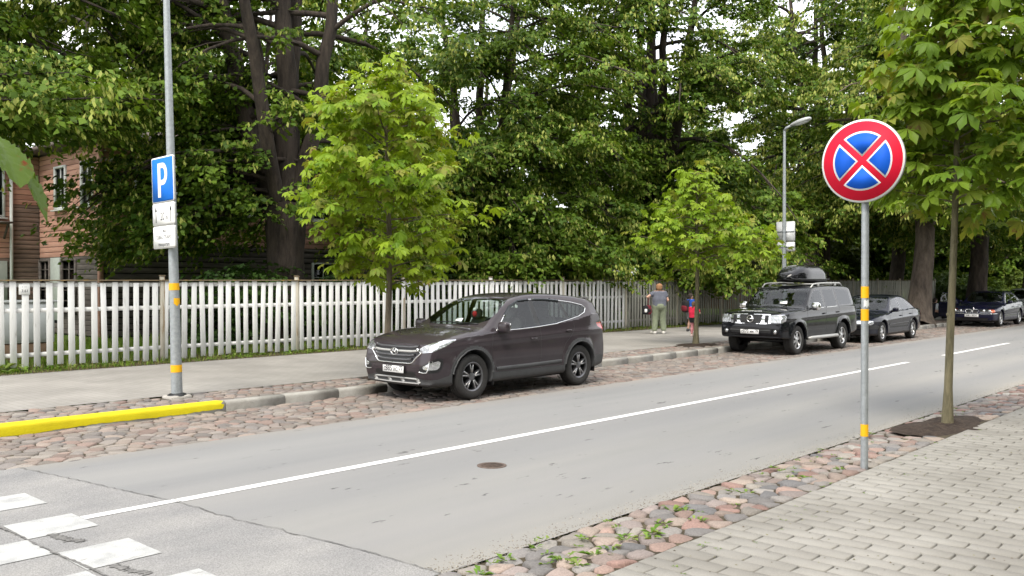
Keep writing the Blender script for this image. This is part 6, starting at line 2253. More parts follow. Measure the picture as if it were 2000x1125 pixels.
# roof box with its bars
rb = thing('roof_box', 'glossy black cargo box strapped on the roof of the black off-roader', 'roof box', (LOC2[0] + 3.05, LOC2[1] + .10, 1.785))
M_gloss = car_paint('gloss_black', (.006, .006, .008), 0, .2, 1.0, .02)
nL, nA = 28, 28
VV = []
for i in range(nL):
    t = i / (nL - 1)
    x = -1.0 + 2.0 * t
    wv = .42 * (1 - .55 * (1 - min(t / .42, 1)) ** 2.0) * (1 - .10 * max(t - .85, 0) / .15)
    ht = .40 * (1 - .72 * (1 - min(t / .5, 1)) ** 2.0) * (1 - .25 * max(t - .8, 0) / .2)
    en = min(1, (1 - abs(2 * t - 1)) / .03) ** .5 if i in (0, nL - 1) else 1
    for j in range(nA):
        a = 2 * math.pi * j / nA
        c_, s2 = math.cos(a), math.sin(a)
        y = wv * math.copysign(abs(c_) ** .55, c_)
        z = (ht * abs(s2) ** .7 if s2 > 0 else -.11 * abs(s2) ** .5 * (.7 + .3 * t)) 
        VV.append((x, y * max(en, .05), z * max(en, .05) + .12))
FF = [(i * nA + j, i * nA + (j + 1) % nA, (i + 1) * nA + (j + 1) % nA, (i + 1) * nA + j) for i in range(nL - 1) for j in range(nA)]
FF = [f[::-1] for f in FF]
VV = np.array(VV)
fa = np.array(FF)
upm = VV[fa][:, :, 2].mean(1) > .125
for nm_, mk_ in (('lid', upm), ('tray', ~upm)):
    u_, inv_ = np.unique(fa[mk_], return_inverse=True)
    link(nm_, mesh_np(nm_, VV[u_], inv_.reshape(-1, 4), M_gloss if nm_ == 'lid' else M_plastb, True), rb)
bar = MB()
for x in (-.5, .45): bar.bbox((x, -.08, -.012), (.06, 1.36, .03), .008)
bar.build('cross_bar', M_skid, rb)
sm_ = MB()
sm_.tube([(-.97, -.18, .17)] + [(x, -.43 * (1 - .55 * (1 - min((x + 1) / 2 / .42, 1)) ** 2) - .004, .122) for x in np.linspace(-.9, .96, 16)], .012, 6)
sm_.build('lid_seam', M_plast, rb)

# ------------------------------------------------------------------ saloons further along
def saloon_spec(L, W, H, wb, fo, rw, paint, style, rim, low=False):
    xf, xr = fo, fo + wb
    k = L / 4.5
    s = dict(L=L, W=W, H=H, k=.08, crown=.05, tf=(.16, .9), tr=(.14, .8), tum=.48, flare=.012, Ra=rw + .055, xw=(xf, xr), zw=rw + .01, rw=rw, tw=.205)
    h = H / 1.42
    s['sil'] = [(.14, .22), (.03, .32), (.01, .48), (.03, .60 * h), (.12, .69 * h), (.5 * k, .80 * h), (1.0 * k, .885 * h), (1.38 * k, .94 * h), (1.75 * k, 1.18 * h), (2.05 * k, 1.345 * h), (2.4 * k, 1.41 * h),
                (2.8 * k, 1.42 * h), (3.15 * k, 1.375 * h), (3.5 * k, 1.21 * h), (3.80 * k, 1.035 * h), (4.1 * k, 1.0 * h), (4.38 * k, .965 * h), (4.47 * k, .85 * h), (4.50 * k, .55 * h), (4.42 * k, .32), (4.2 * k, .25),
                (xr - .3, .20), (2.2 * k, .19), (xf + .2, .19)]
    s['belt'] = [(0, .72 * h), (1.2 * k, .86 * h), (2.0 * k, .90 * h), (3.6 * k, .96 * h), (L, .96 * h)]
    s['crease'] = [(0, .62), (L, .78)]
    fd = np.array([(1.42 * k, .30), (1.38 * k, .60), (1.45 * k, .90 * h), (1.72 * k, 1.12 * h), (2.0 * k, 1.29 * h), (2.2 * k, 1.34 * h), (2.46 * k, 1.35 * h), (2.48 * k, .30)])
    rd = np.array([(2.48 * k, .30), (2.46 * k, 1.35 * h), (2.9 * k, 1.33 * h), (3.2 * k, 1.22 * h), (3.42 * k, 1.0 * h), (3.38 * k, .80), (xr - rw - .02, .60), (xr - rw - .10, .30)])
    wf = np.array([(1.62 * k, .925 * h), (1.80 * k, 1.09 * h), (2.02 * k, 1.25 * h), (2.20 * k, 1.30 * h), (2.42 * k, 1.31 * h), (2.42 * k, .945 * h)])
    wr = np.array([(2.52 * k, .95 * h), (2.52 * k, 1.31 * h), (2.88 * k, 1.29 * h), (3.14 * k, 1.19 * h), (3.30 * k, 1.0 * h), (3.2 * k, .97 * h)])
    ws = np.array([(1.40 * k, -.1), (1.41 * k, .3), (1.48 * k, .56), (1.56 * k, .67), (1.80 * k, .65), (2.07 * k, .55), (2.05 * k, .3), (2.04 * k, -.1)])
    s['fd'], s['rd'] = fd, rd
    s['regions'] = [('front_door', 'side', fd, OUT), ('rear_door', 'side', rd, OUT), ('window:front', 'side', wf, OUT), ('window:rear', 'side', wr, OUT),
                    ('windscreen', 'top', ws, lambda P, N: (N[:, 0] < -.2) & (P[:, 2] > .93 * h) & (P[:, 2] < 1.37 * h)),
                    ('rear_window', 'top', np.array([(3.22 * k, -.1), (3.22 * k, .52), (3.70 * k, .62), (3.74 * k, -.1)]), lambda P, N: (N[:, 0] > .15) & (P[:, 2] > 1.0 * h)),
                    ('sill', 'side', None, lambda P, N: (P[:, 2] < .27))]
    s['mats'] = {'front_door': paint, 'rear_door': paint, 'window': M_glass, 'windscreen': M_glass, 'rear_window': M_glassd, 'sill': M_plastb}
    s['paint'] = paint
    s['gaps'] = [('a', 'side', fd[[7, 0, 1, 2]]), ('b', 'side', [(2.48 * k, .30), (2.48 * k, .93 * h)]), ('c', 'side', rd[[0, 7, 6, 5, 4]])]
    s['bands'] = [('door_moulding', 'side', [(xf + .45, .52), (xr - .45, .56)], .035, .012, M_plastb, False)]
    s.update(spokes=style, rim=rim, rimr=rw * .63, handles=[(2.34 * k, .78 * h, 'front_door'), (3.22 * k, .82 * h, 'rear_door')], handle_mat=paint, mirror=(1.72 * k, .93 * h, .16, .12), mirror_mat=paint,
             seats=(2.05 * k, 2.85 * k), seat_z=.32, seat_w=.36, dash=(1.62 * k, .80 * h, .60), floor=.24)
    return s

# first saloon: smooth, clear lamps, hub caps
s3 = saloon_spec(4.48, 1.74, 1.42, 2.62, .88, .31, M_navy, (7, 0, .055, .03), M_alloy)
s3['regions'] += [('grille', 'front', np.array([(-.1, .655), (.30, .655), (.26, .53), (-.1, .53)]), ONFRONT),
                  ('intake', 'front', np.array([(-.1, .40), (.62, .40), (.58, .27), (-.1, .27)]), ONFRONT),
                  ('bumper', 'front', np.array([(-.1, .52), (1.2, .54), (1.5, .50), (1.5, .42), (-.1, .42)]), lambda P, N: P[:, 0] < .55),
                  ('headlamp', 'front', np.array([(.33, .54), (.37, .66), (.70, .68), (1.02, .665), (1.10, .60), (.95, .55)]), lambda P, N: P[:, 0] < .7),
                  ('tail_lamp', 'rear', np.array([(.45, .70), (.45, .86), (1.0, .88), (1.05, .72)]), lambda P, N: P[:, 0] > 4.0)]
s3['mats'].update(grille=M_plastb, intake=M_plastb, headlamp=M_lamp, tail_lamp=M_red, bumper=M_plastb)
car3, sal3, o3 = car_build(s3, (26.70, 11.0, -.002), 'parked_car', 'dark blue saloon with hub caps parked right behind the black off-roader', 'car', .03)
plate(car3, sal3, 0, .43, .52, .11, [], 1)
pb = car3.front([(0, .60)])[0]
MB().lathe([(.05, 0), (.05, .008), (.03, .01), (0, .01)], axis='x', n=18, c=pb - [.004, 0, 0], M=np.diag([-1, 1, 1])).build('badge', M_chrome, sal3)

# second saloon: twin round lamps, kidney grille, open kerb-side door
s4 = saloon_spec(4.78, 1.80, 1.44, 2.83, .84, .32, M_navy2, (9, 0, .04, .03), M_alloy)
s4['regions'] += [('grille', 'front', np.array([(.02, .70), (.24, .70), (.26, .66), (.22, .56), (.05, .56)]), ONFRONT),
                  ('intake', 'front', np.array([(-.1, .37), (.66, .37), (.60, .26), (-.1, .26)]), ONFRONT),
                  ('headlamp', 'front', np.array([(.32, .57), (.34, .70), (.74, .71), (.76, .57)]), lambda P, N: P[:, 0] < .5),
                  ('indicator', 'front', np.array([(.77, .57), (.76, .71), (1.0, .69), (1.02, .60)]), lambda P, N: P[:, 0] < .7),
                  ('tail_lamp', 'rear', np.array([(.45, .74), (.45, .90), (1.0, .92), (1.05, .76)]), lambda P, N: P[:, 0] > 4.2)]
s4['mats'].update(grille=M_plastb, intake=M_plastb, headlamp=M_lampdark, indicator=M_orange, tail_lamp=M_red)
s4['bands'] += [('bumper_trim', 'front', [(-.85, .535), (-.5, .53), (0, .53), (.5, .53), (.85, .535)], .022, .010, M_chrome, False)]
for s_ in (-1, 1):
    s4['bands'].append(('kidney', 'front', [(s_ * .03, .555), (s_ * .03, .70), (s_ * .23, .70), (s_ * .25, .66), (s_ * .21, .555)], .014, .012, M_chrome, True))
car4, sal4, o4 = car_build(s4, (39.30, 10.95, -.002), 'parked_car', 'dark blue saloon with twin round headlamps and an open door near the sitting man', 'car', .034)
plate(car4, sal4, 0, .455, .52, .11, [('HR - 9524', 0, 0, .10, .9)], 1)
for s_ in (-1, 1):
    for y_ in (.43, .64):
        p_ = car4.front([(s_ * y_, .635)])[0]
        MB().lathe([(.066, 0), (.064, .012), (.04, .02), (0, .022)], axis='x', n=18, c=p_, M=np.diag([-1, 1, 1])).build('lamp_lens', M_lamp, sal4)
p_ = car4.front([(0, .735)])[0]
MB().lathe([(.04, 0), (.04, .006), (0, .008)], axis='x', n=16, c=p_ - [.0, 0, 0], M=np.diag([-1, 1, 1])).build('badge', M_chrome, sal4)
# swing the kerb-side front door open about its front edge
hinge = Vector((1.42 * 4.78 / 4.5, .86, 0))
for kk, ob in list(o4.items()):
    if kk == ('front_door', 1):
        ob['label'] = 'open front door on the kerb side'
        ob.matrix_local = Matrix.Translation(hinge) @ Matrix.Rotation(R(64), 4, 'Z') @ Matrix.Translation(-hinge)
        dcard = []
        MB().bbox((1.5 + .62, .80, .60), (1.0, .05, .56), .02).build('door_card', M_trim, ob)

# silver car behind it
s5 = saloon_spec(4.55, 1.80, 1.50, 2.65, .90, .32, M_silver, (7, 0, .055, .03), M_alloy)
s5['regions'] += [('headlamp', 'front', np.array([(.40, .60), (.44, .72), (.80, .80), (1.15, .80), (1.05, .68), (.8, .60)]), lambda P, N: P[:, 0] < .8),
                  ('grille', 'front', np.array([(-.1, .68), (.36, .68), (.30, .56), (-.1, .56)]), ONFRONT),
                  ('intake', 'front', np.array([(-.1, .42), (.7, .42), (.66, .27), (-.1, .27)]), ONFRONT)]
s5['mats'].update(headlamp=M_lamp, grille=M_plastb, intake=M_plastb)
car5, sal5, o5 = car_build(s5, (45.6, 10.95, -.002), 'parked_car', 'silver car at the right edge behind the dark blue saloon', 'car', .04)
plate(car5, sal5, 0, .48, .52, .11, [], 1)
# ------------------------------------------------------------------ lamp posts and road signs
M_galv = simple('galvanised_steel', (.33, .355, .37), .5, .45, var=.16, scale=22, bump=.15, bscale=90)
M_band = simple('yellow_band', (.80, .42, .004), .45, var=.05)
M_backp = simple('sign_back', (.42, .43, .43), .5, .3, var=.08)
M_sblue = simple('sign_blue', (.005, .145, .60), .62, var=.03, spec=.25)
M_sblue2 = simple('sign_deep_blue', (.004, .10, .58), .62, var=.03, spec=.25)
M_sred = simple('sign_red', (.66, .008, .035), .62, var=.04, spec=.25)
M_swhite = simple('sign_white', (.80, .80, .80), .62, var=.02, spec=.25)
M_sticker = simple('torn_sticker', (.62, .64, .63), .7, var=.15, scale=40)

def lamp_post(label, base, height, r0, r1, bands, tilt=(0, 0), group=None, head=True):
    root = thing('street_lamp', label, 'street lamp', (base[0], base[1], Z_WALK), (tilt[0], tilt[1], 0), group)
    p = MB(); n = 14
    t = np.linspace(0, 1, n)
    p.tube(np.stack([0 * t, 0 * t, .03 + t * (height - .03)], 1), r0 + (r1 - r0) * t, 18)
    auto_smooth(p.build('pole', M_galv, root), 40)
    fl = MB(); fl.lathe([(0, .055), (r0 + .015, .055), (r0 + .05, .04), (r0 + .062, .02), (r0 + .062, 0)], n=24); fl.build('flange', M_plastb, root)
    ft = MB(); ft.bbox((0, 0, -.03), (.34, .30, .11), .02); ft.build('footing', M_conc, root)
    for (z0, z1, arc) in bands:
        rr = r0 + (r1 - r0) * ((z0 + z1) / 2 / height) + .003
        if arc >= 6.2:
            MB().lathe([(rr, z0), (rr, z1)], n=24).build('yellow_band', M_band, root, True)
        else:
            a0 = R(-125)
            A = np.linspace(a0, a0 + arc, 10)
            V = [(rr * math.cos(a), rr * math.sin(a), z + (.02 * math.sin(5 * a) if z == z0 else 0)) for z in (z0, z1) for a in A]
            link('yellow_band', mesh_np('yellow_band', V, np.array([(i, i + 1, 11 + i, 10 + i) for i in range(9)]), M_band, True), root)
    if head:
        a = MB(); a.tube([(0, 0, height - .02), (0, -.06, height + .06), (0, -.28, height + .14)], [r1 * 1.1, r1, r1 * .9], 12)
        a.build('arm', M_galv, root, True)
        hd = MB(); M = rotm(-.22, 0, 0)
        hd.sq((0, -.52, height + .20), (.13, .36, .075), (.7, .75), nu=24, nv=12, M=None)
        V = hd.v[0]; c = np.array([0, -.52, height + .20])
        k = 1 - .45 * np.clip((V[:, 1] - c[1]) / .36, 0, 1)
        V[:, 0] *= k; V[:, 2] = c[2] + (V[:, 2] - c[2]) * k
        hd.v[0] = (V - c) @ M.T + c
        ho = hd.build('lamp_head', M_backp, root, True)
        MB().sq((0, -.58, height + .165), (.10, .22, .05), (.8, .8), nu=20, nv=10, M=M).build('lamp_glass', simple('lamp_cover', (.55, .57, .58), .2, coat=.5), ho, True)
    return root

def round_rect(w, h, r, n=5):
    P = []
    for cx, cy, a0 in ((w / 2 - r, h / 2 - r, 0), (-w / 2 + r, h / 2 - r, 90), (-w / 2 + r, -h / 2 + r, 180), (w / 2 - r, -h / 2 + r, 270)):
        for k in range(n + 1):
            a = R(a0 + 90 * k / n); P.append((cx + r * math.cos(a), cy + r * math.sin(a)))
    return P

def sign_plate(parent, w, h, x, z, face, border, name='plate', rim=.018):
    """Folded-edge plate facing -X with a coloured face and a border line."""
    MF = np.array(facing((-1, 0, 0)).to_3x3())
    o = MB(); o.prism(round_rect(w, h, .035), .028, MF, (x + .028, 0, z))
    po = o.build(name, M_backp, parent)
    MB().prism(round_rect(w, h, .035), .0015, MF, (x, 0, z)).build('border', border, po)
    MB().prism(round_rect(w - 2 * rim, h - 2 * rim, .025), .0015, MF, (x - .002, 0, z)).build('face', face, po)
    return po

TILT = R(1.35)
lp1 = lamp_post('grey lamp post with yellow bands carrying the parking sign, beside the yellow kerb', POLE, 6.7, .082, .042,
                [(1.60, 1.705, 6.3), (1.38, 1.48, 2.3), (.37, .48, 6.3)], group='lamp posts on the far verge')
lean = Matrix.Rotation(TILT, 4, Vector((-.736, -.677, 0)))
lp1.matrix_world = Matrix.Translation(lp1.location) @ lean
ps = thing('parking_sign', 'blue parking sign with two white plates below it on the left lamp post', 'road sign', (POLE[0], POLE[1], Z_WALK))
ps.matrix_world = Matrix.Translation(ps.location) @ lean
XP = -.135
p1 = sign_plate(ps, .68, .68, XP, 3.25, M_sblue, M_swhite)
# bold P: stem and bowl
pp = []
for a in np.linspace(-90, 90, 13): pp.append((.02 + .135 * math.cos(R(a)), .085 + .165 * math.sin(R(a))))
outer = [(-.14, -.26), (-.055, -.26), (-.055, -.08)] + pp + [(-.14, .25)]
MF = np.array(facing((-1, 0, 0)).to_3x3())
# outline with the bowl's hole closed by a thin bridge
inner = [(.01 + .065 * math.cos(R(a)), .085 + .088 * math.sin(R(a))) for a in np.linspace(-90, 90, 9)]
hole = [(-.055, -.003)] + inner + [(-.055, .173)]
V, F = [], []
def strip_letter(mb, A, B, z0):
    n = len(A)
    V = np.array([(x, y, z0) for x, y in A] + [(x, y, z0) for x, y in B]) @ MF.T + np.array([XP, 0, 3.25])
    mb.add(V, [(i, i + 1, n + i + 1, n + i) for i in range(n - 1)])
lt = MB()
Ao = dens([(-.055, -.08)] + pp + [(-.055, .25)], .02); n_ = len(Ao)
Ai = dens([(-.055, -.003)] + inner + [(-.055, .173)], .02)
ti = np.linspace(0, 1, n_)
Ai = np.stack([np.interp(ti, np.linspace(0, 1, len(Ai)), Ai[:, k]) for k in (0, 1)], 1)
strip_letter(lt, Ao, Ai, .0052)
lt.add(np.array([(-.145, -.26, .0052), (-.055, -.26, .0052), (-.055, .25, .0052), (-.145, .25, .0052)]) @ MF.T + np.array([XP, 0, 3.25]), [(0, 1, 2, 3)])
lt.build('letter', M_swhite, p1)
p2 = sign_plate(ps, .68, .335, XP, 2.735, M_swhite, M_ink, rim=.012)
p3 = sign_plate(ps, .68, .335, XP, 2.392, M_swhite, M_ink, rim=.012)
for pl_, z_ in ((p2, 2.735), (p3, 2.392)):
    MB().prism(round_rect(.68, .335, .035), .001, MF, (XP - .001, 0, z_)).build('edge', M_swhite, pl_)
for s_ in (-1, 1):
    ar = MB()
    ar.prism([(-.009, -.12), (.009, -.12), (.009, .05), (.032, .05), (0, .13), (-.032, .05), (-.009, .05)], .001, MF, (XP - .0045, s_ * .23, 2.735))
    ar.build('arrow', M_ink, p2)
text_part('20', .17, M_ink, p2, facing((-1, 0, 0), loc=(XP - .005, .03, 2.70)), stretch=.75)
text_part('m', .10, M_ink, p2, facing((-1, 0, 0), loc=(XP - .005, -.105, 2.682)))
text_part('Tikai', .088, M_ink, p3, facing((-1, 0, 0), loc=(XP - .005, .0, 2.392 + .10)), stretch=.85)
text_part('"LIBAU TRAIN"', .085, M_ink, p3, facing((-1, 0, 0), loc=(XP - .005, 0, 2.392)), stretch=.85)
text_part('transportam', .082, M_ink, p3, facing((-1, 0, 0), loc=(XP - .005, 0, 2.392 - .105)), stretch=.85)
cl = MB()
for z_ in (3.05, 3.45, 2.735, 2.392):
    cl.box((XP + .05, 0, z_), (.03, .22, .03))
    cl.lathe([(.082, -.015), (.082, .015)], c=(0, 0, z_), n=20)
cl.build('clamp', M_galv, ps)

lp2 = lamp_post('grey street lamp with its lamp head visible, behind the black off-roader', (26.6, 12.86), 6.45, .075, .040, [], group='lamp posts on the far verge')
bs = thing('road_sign', 'grey backs of two sign plates on the lamp post behind the black off-roader', 'road sign', (26.6, 12.86, Z_WALK))
for (z_, h_) in ((3.28, .62), (2.80, .30)):
    MB().prism(round_rect(.62, h_, .035), .03, MF, (.115, 0, z_)).build('plate', M_backp, bs)
    cl = MB(); cl.box((.08, 0, z_), (.02, .60, .03)); cl.lathe([(.075, -.015), (.075, .015)], c=(0, 0, z_), n=18); cl.build('clamp', M_galv, bs)

# no-stopping sign on its post
ns = thing('road_sign', 'round blue and red no-stopping sign on a grey post in the near cobbles', 'road sign', (SIGN[0], SIGN[1], .05))
p = MB(); p.tube([(0, 0, -.05), (0, 0, 3.25)], .034, 20); auto_smooth(p.build('post', M_galv, ns), 40)
for z0, z1 in ((1.66, 1.77), (1.445, 1.555), (.345, .46)):
    MB().lathe([(.036, z0), (.036, z1)], n=24).build('yellow_band', M_band, ns, True)
A = np.linspace(R(-175), R(-55), 10)
link('sticker', mesh_np('sticker', [(.0365 * math.cos(a), .0365 * math.sin(a), z + .008 * math.sin(7 * a + z * 9)) for z in (1.575, 1.64) for a in A],
     np.array([(i, i + 1, 11 + i, 10 + i) for i in range(9)]), M_sticker, True), ns)
ZS, RS, XS = 2.955, .392, -.075
circ = lambda r, n=64: [(r * math.cos(2 * math.pi * k / n), r * math.sin(2 * math.pi * k / n)) for k in range(n)]
dk = MB(); dk.prism(circ(RS), .03, MF, (XS + .03, 0, ZS)); disc = dk.build('disc', M_backp, ns)
MB().prism(circ(RS), .002, MF, (XS, 0, ZS)).build('rim', M_swhite, disc)
MB().prism(circ(RS * .955), .0015, MF, (XS - .002, 0, ZS)).build('face', M_sred, disc)
def quadrant(ro, half, k):
    """Outline of one of the four fields between the red bars."""
    P = []
    lim = math.asin(half / ro)
    for a in np.linspace(-math.pi / 4 + lim, math.pi / 4 - lim, 15):
        P.append((ro * math.cos(a), ro * math.sin(a)))
    P.append((half * math.sqrt(2), 0))
    c, s_ = math.cos(k * math.pi / 2), math.sin(k * math.pi / 2)
    return [(x * c - y * s_, x * s_ + y * c) for x, y in P]
for k in range(4):
    q = MB().prism(quadrant(RS * .715, RS * .072, k), .001, MF, (XS - .0035, 0, ZS)).build('field_border', M_swhite, disc)
    MB().prism(quadrant(RS * .672, RS * .110, k), .001, MF, (XS - .0045, 0, ZS)).build('field', M_sblue2, disc)
cl = MB()
for z_ in (ZS - .2, ZS + .2):
    cl.box((-.045, 0, z_), (.02, .30, .035)); cl.lathe([(.037, -.015), (.037, .015)], c=(0, 0, z_), n=20)
cl.build('clamp', M_galv, ns)

# ------------------------------------------------------------------ people
M_skin = simple('skin', (.50, .30, .22), .55, var=.08)
def blob(caps, k=.02, h=.012, inflate=0.0, clip=None):
    """Smooth union of tapered rods, meshed."""
    P = np.array([c[i] for c in caps for i in (0, 1)], float)
    rm = max(max(c[2], c[3]) for c in caps) + inflate + .05
    lo, hi = P.min(0) - rm, P.max(0) + rm
    n = np.ceil((hi - lo) / h).astype(int) + 1
    F = np.full(n, .5, np.float32)
    for a, b, ra, rb in caps:
        a, b = np.array(a, float), np.array(b, float)
        r = max(ra, rb) + inflate + k * 2 + h * 2
        i0 = np.maximum(((np.minimum(a, b) - r - lo) / h).astype(int), 0); i1 = np.minimum(((np.maximum(a, b) + r - lo) / h).astype(int) + 2, n)
        gx = lo[0] + h * np.arange(i0[0], i1[0])[:, None, None]; gy = lo[1] + h * np.arange(i0[1], i1[1])[None, :, None]; gz = lo[2] + h * np.arange(i0[2], i1[2])[None, None, :]
        d = b - a; L2 = (d ** 2).sum() + 1e-12
        t = np.clip(((gx - a[0]) * d[0] + (gy - a[1]) * d[1] + (gz - a[2]) * d[2]) / L2, 0, 1)
        dist = np.sqrt((gx - a[0] - d[0] * t) ** 2 + (gy - a[1] - d[1] * t) ** 2 + (gz - a[2] - d[2] * t) ** 2) - (ra + (rb - ra) * t) - inflate
        s = (slice(i0[0], i1[0]), slice(i0[1], i1[1]), slice(i0[2], i1[2]))
        f = F[s]
        hh = np.clip(.5 + .5 * (f - dist) / k, 0, 1)
        F[s] = f + (dist - f) * hh - k * hh * (1 - hh)
    if clip is not None:
        gx = lo[0] + h * np.arange(n[0])[:, None, None]; gy = lo[1] + h * np.arange(n[1])[None, :, None]; gz = lo[2] + h * np.arange(n[2])[None, None, :]
        F = np.maximum(F, clip(gx, gy, gz))
    V, Q = surface_nets(F, lo, h)
    return V, Q

def garment(name, caps, mat, parent, **kw):
    V, Q = blob(caps, **kw)
    return link(name, mesh_np(name, V, Q, mat, True), parent)

def hand(w, d, side, curl=.5, s=1.0):
    """Palm, four unequal fingers bent at the knuckles and a thumb from the side of the palm."""
    w, d = np.array(w, float), unit(d)
    sd = unit(np.array(side) - d * np.dot(side, d)); nn = np.cross(d, sd)
    c = []
    c.append((w, w + d * .075 * s, .022 * s, .024 * s))
    for k, L in zip((-1.5, -.5, .5, 1.5), (.058, .072, .076, .066)):
        b = w + d * .08 * s + sd * k * .017 * s
        m = b + (d * (1 - curl * .5) + nn * curl * .6) * L * .5 * s
        e = m + (d * (1 - curl) + nn * curl) * L * .5 * s
        c += [(b, m, .0095 * s, .009 * s), (m, e, .009 * s, .0075 * s)]
    t0 = w + d * .025 * s + sd * .022 * s
    t1 = t0 + (sd * .7 + d * .6) * .04 * s
    c += [(t0, t1, .012 * s, .010 * s), (t1, t1 + (d * .9 + nn * .3) * .03 * s, .010 * s, .008 * s)]
    return c

def fig(s, arms, legs, stout=1.0, torso_lean=0.0):
    """Rods of a standing figure of height 1.63*s; x is forward, y is left."""
    lean = lambda z: torso_lean * (z - .88)
    T = lambda x, y, z: np.array([x + lean(z) if z > .88 else x, y, z]) * s
    w = stout
    torso = [(T(-.02, .075, .92), T(-.01, .085 * w, 1.12), .125 * w * s, .115 * w * s), (T(-.02, -.075, .92), T(-.01, -.085 * w, 1.12), .125 * w * s, .115 * w * s),
             (T(-.01, .085 * w, 1.12), T(0, .10, 1.30), .115 * w * s, .10 * s), (T(-.01, -.085 * w, 1.12), T(0, -.10, 1.30), .115 * w * s, .10 * s),
             (T(.02, 0, 1.0), T(.02, 0, 1.28), .115 * w * s, .11 * s), (T(0, .15, 1.345), T(0, -.15, 1.345), .062 * s, .062 * s)]
    neck = [(T(0, 0, 1.34), T(.01, 0, 1.45), .055 * s, .05 * s)]
    hs_ = .095 if s > .9 else .105
    head = [(T(.01, 0, 1.495), T(.015, 0, 1.545), hs_ * .86 * s, hs_ * .93 * s), (T(.035, 0, 1.46), T(.04, 0, 1.50), .062 * s, .068 * s)]
    face = [(T(.105, 0, 1.515), T(.122, 0, 1.495), .012 * s, .016 * s), (T(.01, .088, 1.50), T(.0, .092, 1.525), .012 * s, .016 * s), (T(.01, -.088, 1.50), T(.0, -.092, 1.525), .012 * s, .016 * s),
            (T(.098, .014, 1.462), T(.098, -.014, 1.462), .010 * s, .010 * s), (T(.090, .03, 1.528), T(.092, .042, 1.528), .012 * s, .011 * s), (T(.090, -.03, 1.528), T(.092, -.042, 1.528), .012 * s, .011 * s)]
    A = []
    for (sh, el, wr, sd) in arms:
        sh, el, wr = T(*sh), T(*el), T(*wr)
        A.append(([(sh, el, .052 * s * w, .042 * s), (el, wr, .042 * s, .028 * s)], hand(wr, wr - el, sd, .55, s)))
    Lg = []
    for (hp, kn, an, ft) in legs:
        hp, kn, an, ft = [np.array(q) * s for q in (hp, kn, an, ft)]
        heel = an + unit(np.array([an[0] - ft[0], an[1] - ft[1], 0])) * .03 * s; heel[2] = min(an[2], .045 * s) if an[2] < .2 * s else an[2] - .05 * s
        Lg.append(([(hp, kn, .105 * w * s, .066 * s * w), (kn, kn + (an - kn) * .4, .064 * s * w, .062 * s), (kn + (an - kn) * .4, an, .062 * s, .04 * s)], [(heel, ft, .042 * s, .034 * s)]))
    return dict(torso=torso, neck=neck, head=head, face=face, arms=A, legs=Lg, T=T, s=s)

def body_mesh(f, root, name='body', h=.011):
    caps = f['torso'] + f['neck'] + f['head'] + f['face']
    for a, hd in f['arms']: caps = caps + a + hd
    for l, ft in f['legs']: caps = caps + l + ft
    V, Q = blob(caps, .014, h)
    return link(name, mesh_np(name, V, Q, M_skin, True), root)

def eyes(f, root):
    for s_ in (-1, 1):
        p = f['T'](.098, s_ * .036, 1.528)
        MB().sq(p, (.009 * f['s'], .012 * f['s'], .008 * f['s']), nu=10, nv=6).build('eye', M_ink, root, True)

def hair(f, root, mat, thick=.016, front=.05, low=1.47, back_low=None, long=None):
    s, T = f['s'], f['T']
    c = T(.015, 0, 1.545)
    def clip(x, y, z):
        zc = low * s + (x - c[0]) * 1.25
        if back_low: zc = np.maximum(zc, back_low * s) if False else zc
        return (zc - z)
    caps = [(a, b, ra + thick * s, rb + thick * s) for a, b, ra, rb in f['head'][:1]]
    if long: caps = caps + long
    return garment('hair', caps, mat, root, k=.02, h=.009, clip=clip)

def stripes(name, c1, c2, scale):
    m, nt, b, o = new_mat(name)
    tc = nd(nt, 'ShaderNodeTexCoord')
    w = nd(nt, 'ShaderNodeTexWave', bands_direction='Z', i_Scale=scale, i_Distortion=.3)
    nt.links.new(tc.outputs['Object'], w.inputs['Vector'])
    r = nd(nt, 'ShaderNodeValToRGB')
    r.color_ramp.elements[0].position = .55; r.color_ramp.elements[0].color = (*c1, 1)
    r.color_ramp.elements[1].position = .75; r.color_ramp.elements[1].color = (*c2, 1)
    nt.links.new(w.outputs['Fac'], r.inputs['Fac']); nt.links.new(r.outputs['Color'], b.inputs['Base Color'])
    b.inputs['Roughness'].default_value = .9
    return m
def cloth(name, c): return simple(name, c, .92, var=.16, scale=9, bump=.35, bscale=35)
AW = YAW     # straight away from the viewer

# woman, seen from behind, bag on her bent arm
wm = thing('person', 'woman in striped navy top and olive trousers standing by the grey fence', 'person', (24.8, 16.3, Z_WALK), (0, 0, AW + .10))
fw = fig(1.0, [((0, .175, 1.335), (-.06, .40, 1.205), (.14, .33, 1.17), (0, -1, 0)), ((0, -.175, 1.335), (-.03, -.275, 1.10), (.16, -.22, 1.03), (0, 1, 0))],
         [((-.01, .095, .88), (.02, .125, .48), (-.02, .165, .10), (.15, .215, .04)), ((-.01, -.095, .88), (.03, -.12, .48), (-.01, -.145, .10), (.15, -.21, .04))], 1.08)
bw = body_mesh(fw, wm)
eyes(fw, wm)
sl = [(a[0][0], a[0][0] + (a[0][1] - a[0][0]) * .38, .064, .062) for a, _ in fw['arms']]
T_ = fw['T']
garment('shirt', fw['torso'] + sl , stripes('striped_navy', (.055, .062, .095), (.20, .21, .24), 14), wm, k=.035, inflate=.016, h=.013,
        clip=lambda x, y, z: np.maximum(.865 - z, z - 1.395))
pan = fw['torso'][:2] + [(np.array([-.03, 0, .9]), np.array([-.02, 0, .95]), .155, .15)]
for l, ft in fw['legs']:
    hp, kn, an = l[0][0], l[0][1], l[2][1]
    pan += [(hp, kn, .128, .092), (kn, an + [0, 0, .03], .092, .078)]
